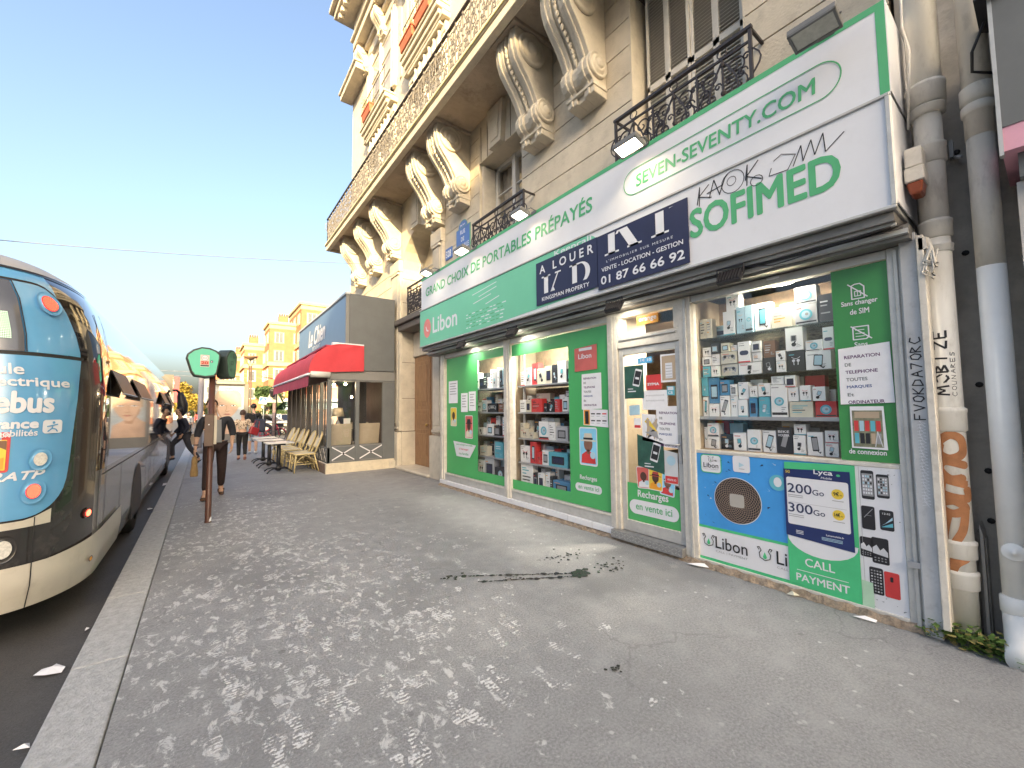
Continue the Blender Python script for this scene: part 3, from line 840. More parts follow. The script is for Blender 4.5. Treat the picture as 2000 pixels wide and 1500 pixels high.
stroke(v, [(-0.89, 1.985), (-0.89, 2.08), (-0.80, 2.08), (-0.80, 2.0), (-0.815, 1.985)], 0.008, T, WHITE, closed=True)
stroke(v, [(-0.90, 2.085), (-0.785, 1.985)], 0.008, T, WHITE, 0.001)
for z in (2.055, 2.03, 2.008): stroke(v, [(-0.875, z), (-0.825, z)], 0.005, T, WHITE)
v.build("form_pictogram", shop); v = MB()
put_text(v, "Sans", 0.05, T @ Matrix.Translation((-0.885, 1.93, 0.001)), WHITE, bold=0.012, fit=0.075, fith=0.035)
v.build("film_lettering", shop); v = MB()
put_text(v, "de connexion", 0.05, T @ Matrix.Translation((-0.955, 1.142, 0.001)), WHITE, bold=0.014, fit=0.21, fith=0.035)
v.build("film_lettering", shop); v = MB()
put_text(v, "orange", 0.05, T @ Matrix.Translation((-2.76, 2.437, 0.003)), WHITE, bold=0.014, fit=0.22, fith=0.05)
rect(v, -2.79, 2.415, -2.52, 2.515, T, ORAP, -0.002)
v.build("orange_sticker", shop)

# lower right: blue and white advertising panels of the shop front
p = MB()
p.box(FX-0.0, FX+0.06, 0.95, 2.14, 0.06, 1.055, M("panel_backing", (0.35, 0.35, 0.35), 0.6))
fquad(p, 0.94, 2.14, 0.365, 1.055, FX-0.003, BLUE); fquad(p, 0.94, 2.14, 0.06, 0.365, FX-0.003, WHITE)
fquad(p, 0.94, 2.14, 0.355, 0.378, FX-0.005, M("bright_green", (0.07, 0.52, 0.22), 0.45)); fquad(p, 0.94, 2.14, 0.06, 0.085, FX-0.005, MATS["bright_green"])
T = FT(FX-0.007)
def tulip(mb, cx, cz, k, T):
    pts = [(-0.5, 0.75), (-0.62, 0.95), (-0.45, 1.0), (-0.30, 0.72), (-0.48, 0.45), (-0.42, 0.05), (0, -0.15), (0.42, 0.05), (0.48, 0.45), (0.30, 0.72), (0.45, 1.0), (0.62, 0.95), (0.5, 0.75)]
    stroke(mb, [(cx+a*k, cz+b*k) for a, b in pts], 0.07*k, T, BLACK, 0.001)
    flat(mb, [(cx+a*k, cz+b*k) for a, b in ((0, 0.62), (0.17, 0.18), (0.10, 0.0), (-0.10, 0.0), (-0.17, 0.18))], T, MATS["bright_green"], 0.001)
for cx in (-2.05, -1.565):
    tulip(p, cx, 0.205, 0.092, T)
put_text(p, "Libon", 0.1, T @ Matrix.Translation((-1.985, 0.19, 0.001)), BLACK, bold=0.004, fit=0.28, fith=0.105)
put_text(p, "CALL | PAYMENT", 0.05, T @ Matrix.Translation((-1.985, 0.148, 0.001)), GREY, fit=0.28, fith=0.024)
put_text(p, "Libon", 0.1, T @ Matrix.Translation((-1.475, 0.19, 0.001)), BLACK, bold=0.004, fit=0.28, fith=0.105)
put_text(p, "CALL | PAYMENT", 0.05, T @ Matrix.Translation((-1.475, 0.148, 0.001)), GREY, fit=0.28, fith=0.024)
# black spiral disc
disc(p, -1.775, 0.655, 0.205, T, WHITE, 0.0, 48); disc(p, -1.775, 0.655, 0.199, T, BLACK, 0.0012, 48)
COP = M("copper_lines", (0.42, 0.30, 0.22), 0.5)
for i in range(26):
    a0 = 2*pi*i/26
    for sgn in (1, -1):
        pts = [(-1.775+0.196*(1-t/14)**0.8*cos(a0+sgn*1.9*t/14)-0.0, 0.655+0.196*(1-t/14)**0.8*sin(a0+sgn*1.9*t/14)) for t in range(15)]
        stroke(p, pts, 0.0022, T, COP, 0.0022+0.0002*i/26+(0.0003 if sgn > 0 else 0))
flat(p, rrect(0.125, 0.115, 0.02, 5, -1.775, 0.655), T, M("taupe_card", (0.42, 0.40, 0.36), 0.5), 0.0035)
flat(p, rrect(0.19, 0.165, 0.03, 5, -2.0, 0.962), T, WHITE, 0.001); stroke(p, rrect(0.19, 0.165, 0.03, 5, -2.0, 0.962), 0.008, T, MATS["bright_green"], 0.002, True)
tulip(p, -2.0, 0.985, 0.045, T); put_text(p, "Libon", 0.1, T @ Matrix.Translation((-2.07, 0.925, 0.003)), BLACK, bold=0.004, fit=0.14, fith=0.045); put_text(p, "CALL | PAYMENT", 0.05, T @ Matrix.Translation((-2.07, 0.905, 0.003)), GREY, fit=0.14, fith=0.011)
flat(p, rrect(0.145, 0.145, 0.02, 5, -1.725, 0.985), T, WHITE, 0.001); flat(p, [(-1.745, 1.0), (-1.745, 0.955), (-1.70, 0.978)], T, PALEB, 0.002); rect(p, -1.745, 0.94, -1.70, 0.945, T, GREY, 0.002)
disc(p, -1.44, 0.86, 0.065, T, TEALP, 0.001); disc(p, -1.44, 0.865, 0.03, T, WHITE, 0.002, ry=0.04)
R = random.Random(5)
for i in range(26):
    cx, cz = -R.uniform(1.42, 2.1), R.uniform(0.4, 1.03)
    if (cx+1.775)**2+(cz-0.655)**2 < 0.05: continue
    flat(p, [(cx+R.uniform(-.018, .018), cz+R.uniform(-.012, .012)) for k in range(4)], T, R.choice([WHITE, NAVY, NAVY]), 0.001)
p.build("blue_advert_panel", shop)
p = MB()
p.box(FX, FX+0.06, 0.675, 0.95, 0.06, 1.055, MATS["panel_backing"])
fquad(p, 0.678, 0.945, 0.05, 1.06, FX-0.004, WHITE)
T = FT(FX-0.006)
def phone_print(cx, cz, w, h, kind, a=0.0):
    Rm = T @ Matrix.Translation((cx, cz, 0)) @ Matrix.Rotation(a, 4, 'Z')
    flat(p, rrect(w, h, 0.011, 4), Rm, REDP if kind == 'red' else BLACK)
    if kind == 'icons':
        flat(p, rrect(w*0.86, h*0.78, 0.003, 2), Rm, GREY, 0.001)
        for i in range(4):
            for j in range(6):
                rect(p, -w*.36+i*w*.19, -h*.32+j*h*.115, -w*.36+i*w*.19+w*.13, -h*.32+j*h*.115+h*.075, Rm, R.choice([WHITE, WHITE, BLACK, PALEB]), 0.002)
    elif kind == 'wave':
        flat(p, [(-w*.42, -h*.3), (w*.42, h*.05), (w*.42, h*.2), (-w*.1, -h*.15)], Rm, PALEB, 0.002); flat(p, [(-w*.42, -h*.36), (w*.42, -h*.3), (w*.42, -h*.1)], Rm, TEALP, 0.0015)
        put_text(p, "12:45", 0.02, Rm @ Matrix.Translation((-w*.28, h*.28, 0.002)), WHITE, fit=w*.56, fith=0.013)
    elif kind == 'city':
        flat(p, [(-w*.44, h*.1), (-w*.2, h*.22), (0, h*.02), (w*.2, h*.14), (w*.44, -h*.02), (w*.44, -h*.2), (-w*.44, -h*.12)], Rm, M("pale_grey_print", (0.6, 0.61, 0.63), 0.5), 0.002)
        for i in range(4):
            for j in range(2): rect(p, -w*.36+i*w*.2, -h*.4+j*h*.1, -w*.36+i*w*.2+w*.1, -h*.36+j*h*.1, Rm, GREY, 0.003)
    elif kind == 'keys':
        for i in range(4):
            for j in range(8): rect(p, -w*.38+i*w*.21, -h*.42+j*h*.11, -w*.38+i*w*.21+w*.12, -h*.42+j*h*.11+h*.05, Rm, R.choice([WHITE, GREY]), 0.002)
    elif kind == 'dark':
        stroke(p, [(-w*.3, 0), (w*.35, h*.4)], 0.004, Rm, GREY, 0.002); stroke(p, [(-w*.2, h*.1), (w*.25, h*.1)], 0.002, Rm, GREY, 0.002)
    elif kind == 'red':
        flat(p, rrect(w*.2, h*.2, 0.006, 4, 0, h*.22), Rm, BLACK, 0.002)
phone_print(-0.858, 0.925, 0.072, 0.205, 'icons'); phone_print(-0.775, 0.925, 0.068, 0.165, 'icons')
phone_print(-0.865, 0.69, 0.075, 0.165, 'dark'); phone_print(-0.765, 0.69, 0.075, 0.14, 'wave')
phone_print(-0.885, 0.48, 0.07, 0.14, 'city'); phone_print(-0.81, 0.47, 0.092, 0.18, 'city')
phone_print(-0.84, 0.255, 0.075, 0.185, 'keys'); phone_print(-0.758, 0.25, 0.08, 0.175, 'red')
stroke(p, [(-0.905, 0.06), (-0.905, 1.05)], 0.002, T, GREY, 0.0005)
for i in range(22):
    cx, cz = -R.uniform(0.69, 0.9), R.choice([R.uniform(0.07, 0.13), R.uniform(1.0, 1.05), R.uniform(0.1, 1.0)])
    flat(p, [(cx+R.uniform(-.008, .008), cz+R.uniform(-.006, .006)) for k in range(4)], T, BLACK, 0.0007)
p.build("phone_advert_panel", shop)
p = MB(); p.box(FX-0.05, FX-0.02, 0.585, 0.665, 0.415, 0.455, STEEL); p.build("hasp", shop)

# marker tags on the grey strip of the post
gr = MB(); T = FT(FX-0.0625)
def tagline(mb, T, word, x0, z0, dz, w, m, pen=0.006, lean=0.0):
    """hand-drawn capitals climbing upward: each glyph is a few strokes, turned a quarter"""
    G = {'F': [[(0, 0), (0, 1), (.7, 1)], [(0, .55), (.5, .55)]], 'V': [[(0, 1), (.4, 0), (.8, 1)]], 'O': [[(.5, 0), (.1, .3), (.2, .9), (.6, 1), (.85, .6), (.7, .1), (.4, 0)]],
         'K': [[(0, 0), (.05, 1)], [(.7, 1), (.05, .45), (.75, 0)]], 'D': [[(0, 0), (.05, 1), (.7, .7), (.7, .25), (0, 0)]], 'A': [[(0, 0), (.4, 1), (.8, 0)], [(.15, .4), (.65, .45)]],
         'N': [[(0, 0), (.05, 1), (.6, 0), (.7, 1)]], 'M': [[(0, 0), (.1, 1), (.4, .3), (.7, 1), (.85, 0)]], 'B': [[(0, 0), (0, 1), (.6, .8), (.1, .5), (.65, .25), (0, 0)]],
         'I': [[(.2, 0), (.25, 1)]], 'Z': [[(0, 1), (.8, 1), (.05, .05), (.8, 0)]], 'E': [[(.7, 1), (0, 1), (0, 0), (.7, 0)], [(0, .5), (.5, .5)]], 'R': [[(0, 0), (0, 1), (.6, .8), (.05, .5), (.7, 0)]],
         'C': [[(.8, .9), (.3, 1), (0, .5), (.3, 0), (.8, .1)]], 'S': [[(.8, .9), (.3, 1), (.1, .7), (.7, .35), (.5, 0), (0, .1)]], '7': [[(0, 1), (.7, 1), (.2, 0)]], ' ': []}
    z = z0
    for ch in word:
        for st in G[ch]:
            stroke(mb, [(x0 - b*w + lean*(z+a*dz-z0), z + a*dz) for a, b in st], pen, T, m, 0.0005)
        z += dz*1.08
tagline(gr, T, "FVOKDA7OPC".replace('P', 'R'), -0.527, 1.40, 0.052, 0.052, BLACK, 0.007)
for i in range(26):
    z = 0.83+i*0.021
    stroke(gr, [(-0.535-0.03*((i*7 % 5)/5), z), (-0.56, z+0.035), (-0.53, z+0.02), (-0.57, z+0.008)], 0.0022, T, WHITE, 0.0004)
gr.build("marker_tag", shop)

# ------------------------------------------------------------------ the big sign
sign = thing("shop_sign", "long two-tier shop sign, white above, green and white below, over the phone shop windows", "sign", (3.52, 4.2, 2.77))
s = MB()
s.box(3.53, WX-0.01, 0.56, 7.82, 2.77, 3.52, ALU)
s.box(3.52, 3.53, 0.555, 7.82, 2.775, 3.52, WHITE)
s.box(3.505, 3.545, 0.55, 7.83, 2.765, 2.785, ALU); s.box(3.505, 3.545, 0.55, 7.83, 3.515, 3.535, ALU); s.box(3.505, 3.545, 0.548, 0.575, 2.785, 3.515, ALU)
s.box(3.525, WX, 0.545, 0.552, 2.80, 3.52, WHITE)
s.build("lower_panel", sign, bevel=0.003)
s = MB()
s.box(3.56, WX-0.01, 0.56, 7.82, 3.536, 4.18, ALU); s.box(3.55, 3.56, 0.55, 7.82, 3.536, 4.2, WHITE)
fquad(s, 0.55, 7.82, 4.15, 4.2, 3.548, GREEN_L); fquad(s, 0.55, 0.60, 3.56, 4.15, 3.548, GREEN_L)
s.box(3.552, WX, 0.545, 0.55, 3.56, 4.2, WHITE)
s.build("upper_panel", sign)
s = MB(); T = FT(3.5175)
pts = [(-7.81, 2.79), (-7.81, 3.512), (-3.25, 3.512)] + [(-3.25+0.28*sin(a*pi/16), 3.232+0.28*cos(a*pi/16)) for a in range(1, 8)] + [(-2.97, 3.2), (-2.97, 3.05)] + [(-3.15+0.18*cos(a*pi/16), 3.03-0.18*sin(a*pi/16)) for a in range(1, 8)] + [(-3.2, 2.85), (-5.4, 2.79)]
flat(s, pts, T, MINT)
for yy in (6.55, 5.05, 3.9): stroke(s, [(-yy, 2.79), (-yy, 3.51)], 0.004, T, M("seam_grey", (0.22, 0.45, 0.35), 0.5), 0.0006)
s.build("mint_print", sign)
s = MB()
put_text(s, "Libon", 0.3, T @ Matrix.Translation((-7.22, 2.985, 0.001)), WHITE, bold=0.012, fit=0.95, fith=0.30)
disc(s, -7.47, 3.12, 0.16, T, M("coral_print", (0.72, 0.23, 0.20), 0.45), 0.001, ry=0.19); stroke(s, [(-7.52, 3.15), (-7.49, 3.08), (-7.42, 3.06)], 0.03, T, WHITE, 0.002)
s.build("white_lettering", sign); s = MB()
R = random.Random(3)
for i, (z, a, b) in enumerate(((3.44, 5.75, 5.05), (3.37, 5.55, 5.05), (3.29, 5.72, 5.2), (3.21, 5.35, 4.98))):
    stroke(s, [(-a, z-0.05), (-b, z)], 0.012, T, WHITE, 0.001)
for i in range(5):
    x = -5.95
    while x < -4.9:
        l = R.uniform(.04, .12); rect(s, x, 3.08-i*0.055, x+l, 3.095-i*0.055, T, R.choice([WHITE, GREEN_L]), 0.001); x += l+0.03
s.build("small_print", sign); s = MB()
put_text(s, "Keepcall", 0.14, T @ Matrix.Translation((-3.75, 3.40, 0.001)), WHITE, bold=0.01, fit=0.62, fith=0.10)
s.build("white_lettering", sign)
s = MB()
put_text(s, "SOFIMED", 0.4, T @ Matrix.Translation((-1.93, 3.035, 0.001)), GREEN_L, bold=0.018, fit=1.10, fith=0.255)
s.build("green_lettering", sign); s = MB()
T2 = FT(3.5465)
put_text(s, "GRAND CHOIX DE PORTABLES PRÉPAYÉS", 0.2, T2 @ Matrix.Translation((-7.60, 3.79, 0.001)), GREEN_L, bold=0.010, fit=4.47, shear=0.05, fith=0.215)
s.build("green_lettering", sign); s = MB()
put_text(s, "SEVEN-SEVENTY.COM", 0.2, T2 @ Matrix.Translation((-2.52, 3.80, 0.001)), GREEN_L, bold=0.012, fit=1.57, shear=0.04, fith=0.125)
s.build("green_lettering", sign); s = MB()
stroke(s, rrect(1.88, 0.27, 0.134, 10, -1.735, 3.868), 0.009, T2, GREEN_L, 0.001, True)
s.build("green_outline", sign)
s = MB()   # black marker scrawl
def scr(pts, w=0.009): stroke(s, [(-1.86+p[0]*0.92, 3.30+p[1]*0.19) for p in pts], w, T, BLACK, 0.0015)
scr([(0.0, 0.1), (0.03, 0.9), (0.02, 0.0)]); scr([(0.12, 0.85), (0.02, 0.45), (0.14, 0.2)]); scr([(0.12, 0.2), (0.17, 0.95), (0.22, 0.15)]); scr([(0.1, 0.45), (0.25, 0.55)]); scr([(0.22, 0.2), (0.27, 0.8), (0.3, 0.95)])
scr([(0.34+0.1*cos(a*pi/9), 0.5+0.5*sin(a*pi/9)) for a in range(19)], 0.006); scr([(0.33+0.04*cos(a*pi/6), 0.55+0.2*sin(a*pi/6)) for a in range(13)], 0.005)
scr([(0.46, 0.05), (0.47, 0.95), (0.45, 0.3)]); scr([(0.56, 0.95), (0.46, 0.45), (0.58, 0.1)]); scr([(0.54+0.05*cos(a*pi/6), 0.1+0.22*sin(a*pi/6)) for a in range(13)], 0.006)
scr([(0.66, 0.35), (0.64, 0.05), (0.78, 0.0), (0.84, 0.5), (0.74, 0.75), (0.68, 0.6)], 0.006); scr([(0.82, 0.05), (0.88, 0.75), (0.89, 0.1), (0.95, 0.8), (0.97, 0.15), (1.03, 0.85), (1.04, 0.1), (1.16, 0.55)], 0.007)
s.build("marker_scrawl", sign)

# estate-agent boards
def serif_letters(mb, T, which, z0, z1, zc0, zc1, x, k):
    """big serif K and P cut by a board edge: only the band zc0..zc1 of the letters' height z0..z1 shows"""
    H = z1-z0
    def clipq(pts):
        out = []
        def clip(P, lim, keep):
            o = []
            for i in range(len(P)):
                a, b = P[i], P[(i+1) % len(P)]
                ia, ib = keep(a[1]), keep(b[1])
                if ia: o.append(a)
                if ia != ib:
                    t = (lim-a[1])/(b[1]-a[1]); o.append((a[0]+(b[0]-a[0])*t, lim))
            return o
        P = clip(pts, zc1, lambda q: q <= zc1+1e-9)
        if len(P) > 2: P = clip(P, zc0, lambda q: q >= zc0-1e-9)
        if len(P) > 2: flat(mb, P, T, WHITE, 0.001)
    def q(*p): clipq([(x+a*k, z0+b*H) for a, b in p])
    if which == 'K':
        q((0.12, 0), (0.34, 0), (0.34, 1), (0.12, 1)); q((0, 0.96), (0.46, 0.96), (0.46, 1), (0, 1)); q((0, 0), (0.46, 0), (0.46, 0.04), (0, 0.04))
        q((0.36, 0.40), (0.44, 0.40), (0.88, 0.97), (0.82, 0.97)); q((0.44, 0.5), (0.62, 0.62), (1.06, 0.0), (0.80, 0.0)); q((0.70, 0.96), (1.0, 0.96), (1.0, 1), (0.70, 1)); q((0.72, 0), (1.14, 0), (1.14, 0.04), (0.72, 0.04))
    else:
        q((0.12, 0), (0.34, 0), (0.34, 1), (0.12, 1)); q((0, 0.96), (0.5, 0.96), (0.5, 1), (0, 1)); q((0, 0), (0.46, 0), (0.46, 0.04), (0, 0.04))
        for i in range(12):
            a, b = pi/2-pi*i/12, pi/2-pi*(i+1)/12
            q((0.48+0.44*cos(a), 0.73+0.27*sin(a)), (0.48+0.44*cos(b), 0.73+0.27*sin(b)), (0.48+0.24*cos(b), 0.73+0.24*sin(b)), (0.48+0.24*cos(a), 0.73+0.24*sin(a)))
bd = thing("letting_board", "navy board with white lettering A LOUER, left of a matching board on the sign", "estate agent board", (3.5, 3.55, 2.84), group="navy estate agent boards on the shop sign")
s = MB(); s.box(3.502, 3.512, 3.035, 4.095, 2.86, 3.43, NAVY); s.build("board", bd)
s = MB(); T = FT(3.5005)
put_text(s, "A LOUER", 0.2, T @ Matrix.Translation((-4.02, 3.27, 0)), WHITE, bold=0.015, fit=0.93, spacing=1.6, fith=0.105)
s.build("lettering", bd); s = MB()
serif_letters(s, T, 'K', 2.74, 3.22, 2.99, 3.22, -3.98, 0.36); s.build("monogram", bd); s = MB(); serif_letters(s, T, 'P', 2.74, 3.22, 2.99, 3.22, -3.47, 0.36)
s.build("monogram", bd); s = MB()
put_text(s, "KINGSMAN PROPERTY", 0.1, T @ Matrix.Translation((-3.98, 2.90, 0)), WHITE, bold=0.015, fit=0.82, spacing=1.1, fith=0.048)
s.build("lettering", bd)
bd = thing("letting_board", "navy board with a phone number and big cut-off letters, right of the A LOUER board", "estate agent board", (3.5, 2.48, 2.82), group="navy estate agent boards on the shop sign")
s = MB(); s.box(3.500, 3.511, 1.945, 3.025, 2.815, 3.425, NAVY); s.build("board", bd)
s = MB(); T = FT(3.4985)
serif_letters(s, T, 'K', 3.17, 3.66, 3.17, 3.40, -2.92, 0.42); s.build("monogram", bd); s = MB(); serif_letters(s, T, 'P', 3.17, 3.66, 3.17, 3.40, -2.33, 0.42)
s.build("monogram", bd); s = MB()
put_text(s, "L'IMMOBILIER SUR MESURE", 0.1, T @ Matrix.Translation((-2.90, 3.095, 0)), WHITE, fit=0.80, spacing=1.4, fith=0.026)
s.build("lettering", bd); s = MB()
put_text(s, "VENTE - LOCATION - GESTION", 0.1, T @ Matrix.Translation((-2.97, 3.005, 0)), WHITE, bold=0.012, fit=0.97, fith=0.045)
s.build("lettering", bd); s = MB()
put_text(s, "01 87 66 66 92", 0.1, T @ Matrix.Translation((-2.98, 2.865, 0)), WHITE, bold=0.016, fit=0.99, fith=0.088)
s.build("lettering", bd)

# ------------------------------------------------------------------ floodlights
LAMPW = ME("lit_floodlight", (1.0, 0.86, 0.60), 9.0)
LAMPS = ME("lit_small_floodlight", (1.0, 0.92, 0.75), 5.0)
LGL = M("unlit_floodlight_glass", (0.50, 0.50, 0.44), 0.25, var=0.15, scale=30)
FLB = M("floodlight_grey", (0.17, 0.17, 0.165), 0.5, var=0.2)
def floodlight(y, label, lit, w=0.28, x=3.30, z=4.08, power=0):
    t = thing("floodlight", label, "floodlight", (x, y, z), group="floodlights along the top of the sign")
    Rm = Matrix.Translation((x, y, z)) @ Matrix.Rotation(radians(14), 4, 'Y')
    b = MB(Rm)
    b.box(-0.085, 0.085, -w/2, w/2, 0.0, 0.045, FLB)
    for k in range(9): b.box(-0.08, 0.08, -w/2+w*(k+.5)/9-0.004, -w/2+w*(k+.5)/9+0.004, 0.045, 0.055, FLB)
    for (p, q, r_, s_) in ((-0.085, 0.085, -w/2, -w/2+0.018), (-0.085, 0.085, w/2-0.018, w/2), (-0.085, -0.067, -w/2, w/2), (0.067, 0.085, -w/2, w/2)): b.box(p, q, r_, s_, -0.014, 0.0, FLB)
    b.build("housing", t, bevel=0.003)
    g = MB(Rm); g.box(-0.066, 0.066, -w/2+0.019, w/2-0.019, -0.006, -0.001, (LAMPW if lit == 2 else LAMPS) if lit else LGL); g.build("lamp_glass", t)
    a = MB()
    for q in (-w/2-0.008, w/2+0.008):
        a.tube([(x, y+q, z+0.02), (x+0.12, y+q*0.7, z+0.10), (x+0.30, y+q*0.3, z+0.11)], 0.007, FLB, n=6)
    a.box(x+0.24, x+0.32, y-0.05, y+0.05, z+0.09, z+0.125, FLB)
    a.build("bracket", t)
    if power:
        l = bpy.data.lights.new("flood", 'SPOT'); l.energy = power; l.color = (1.0, 0.80, 0.50); l.spot_size = radians(135); l.spot_blend = 0.8; l.shadow_soft_size = 0.07
        lo = bpy.data.objects.new("flood_light", l); COL.objects.link(lo); lo.parent = t
        lo.location = (0.02, 0, -0.03); lo.rotation_euler = Vector((-0.62, 0, 0.8)).to_track_quat('Z', 'Y').to_euler()
floodlight(0.87, "unlit floodlight with a dark frame above the right end of the sign", 0)
floodlight(2.42, "brightly glowing floodlight above the website name on the sign", 2, power=2)
floodlight(4.18, "small lit floodlight above the end of the word PRÉPAYÉS", 1, 0.24, power=1.2)
floodlight(5.72, "lit floodlight under the blue street plate", 1, 0.30, power=1.2)
floodlight(7.05, "lit floodlight at the far left end of the sign", 1, 0.26, power=1.2)
def lowflood(y, label, power, w=0.2):
    t = thing("floodlight", label, "floodlight", (3.58, y, 2.66), group="black floodlights hanging under the sign")
    Rm = Matrix.Translation((3.56, y, 2.60)) @ Matrix.Rotation(radians(35), 4, 'Y')
    b = MB(Rm); b.box(-0.02, 0.02, -w/2, w/2, -0.065, 0.065, BLACK)
    for k in range(8): b.box(-0.04, -0.02, -w/2+w*(k+.5)/8-0.004, -w/2+w*(k+.5)/8+0.004, -0.06, 0.06, BLACK)
    b.build("housing", t, bevel=0.004)
    g = MB(Rm); g.box(0.02, 0.024, -w/2+0.015, w/2-0.015, -0.05, 0.05, LAMPS if power else LGL); g.build("lamp_glass", t)
    a = MB(); a.tube([(3.56, y-w/2-.01, 2.60), (3.56, y-w/2-.01, 2.69), (3.56, y+w/2+.01, 2.69), (3.56, y+w/2+.01, 2.60)], 0.008, BLACK, n=6); a.build("bracket", t)
    if power:
        l = bpy.data.lights.new("flood", 'SPOT'); l.energy = power; l.color = (1.0, 0.90, 0.70); l.spot_size = radians(105); l.spot_blend = 0.8; l.shadow_soft_size = 0.06
        lo = bpy.data.objects.new("flood_light", l); COL.objects.link(lo); lo.parent = t
        lo.location = (0.03, 0, -0.08); lo.rotation_euler = Vector((-0.75, 0, 0.65)).to_track_quat('Z', 'Y').to_euler()
lowflood(6.2, "black floodlight under the sign above the first window", 7)
lowflood(4.72, "black floodlight under the sign between the two green windows", 8)
lowflood(2.86, "black floodlight under the sign over the shop door", 4)
lowflood(1.62, "black ribbed floodlight under the sign above the box display", 0)
# ceiling lamps of the shop
for (x, y, e, lab) in ((3.97, 1.40, 16, "round glowing ceiling lamp over the phone-box shelves"), (4.6, 2.62, 30, "glowing ceiling lamp behind the glass above the door")):
    t = thing("ceiling_lamp", lab, "ceiling lamp", (x, y, 2.56))
    b = MB(); b.lathe([(0.14, 2.575), (0.14, 2.598)], WHITE, (x, y, 0), n=24); b.build("ring", t)
    b = MB(); b.lathe([(0.12, 2.568), (0.12, 2.574)], ME("ceiling_lamp_glow", (1, 0.93, 0.8), 14.0), (x, y, 0), n=24); b.build("diffuser", t)
    l = bpy.data.lights.new("lamp", 'AREA'); l.energy = e; l.size = 0.22; l.color = (1, 0.9, 0.72); l.shape = 'DISK'
    lo = bpy.data.objects.new("lamp_light", l); COL.objects.link(lo); lo.parent = t; lo.location = (0, 0, -0.01)
for (x, y, e) in ((3.95, 4.4, 18), (3.95, 6.0, 16)):
    t = thing("strip_lamp", "glowing strip lamp at the top of the %s green-framed window" % ("nearer" if y < 5 else "farther"), "strip lamp", (x, y, 2.56))
    b = MB(); b.box(x-0.03, x+0.03, y-0.4, y+0.4, 2.555, 2.585, MATS["ceiling_lamp_glow"]); b.build("tube", t); b = MB(); b.box(x-0.04, x+0.04, y-0.45, y+0.45, 2.586, 2.6, WHITE); b.build("batten", t)
    l = bpy.data.lights.new("lamp", 'AREA'); l.energy = e; l.size = 0.8; l.size_y = 0.08; l.shape = 'RECTANGLE'; l.color = (1, 0.93, 0.8)
    lo = bpy.data.objects.new("lamp_light", l); COL.objects.link(lo); lo.parent = t; lo.location = (0, 0, -0.02); lo.rotation_euler = (0, 0, pi/2)
# ------------------------------------------------------------------ goods on the shelves: every carton is a thing
KINDS = {'w': (M("white_carton", (0.86, 0.86, 0.85), 0.5, var=0.03), "white"), 'k': (BLACK, "black"), 't': (TEALP, "teal"), 'b': (M("blue_card", (0.08, 0.28, 0.50), 0.5), "blue"), 'c': (CREAMB, "cream"), 'n': (TAN, "tan"), 'r': (REDP, "red"), 'g': (M("silver_card", (0.52, 0.53, 0.55), 0.4), "silver"), 'p': (PALEB, "pale blue"), 'o': (BROWN, "brown")}
ORD = ["first", "second", "third", "fourth", "fifth", "sixth", "seventh", "eighth", "ninth", "tenth", "11th", "12th", "13th", "14th", "15th", "16th", "17th", "18th", "19th", "20th", "21st", "22nd", "23rd"]
ARTN = {'m': "phone mount picture", 'p': "phone picture", 'o': "dark oval picture", 'd': "round disc picture", 'g': "gamepad picture", 'l': "lines of print", 'e': "earphone picture", 'h': "white lettering", 's': "dark screen picture"}
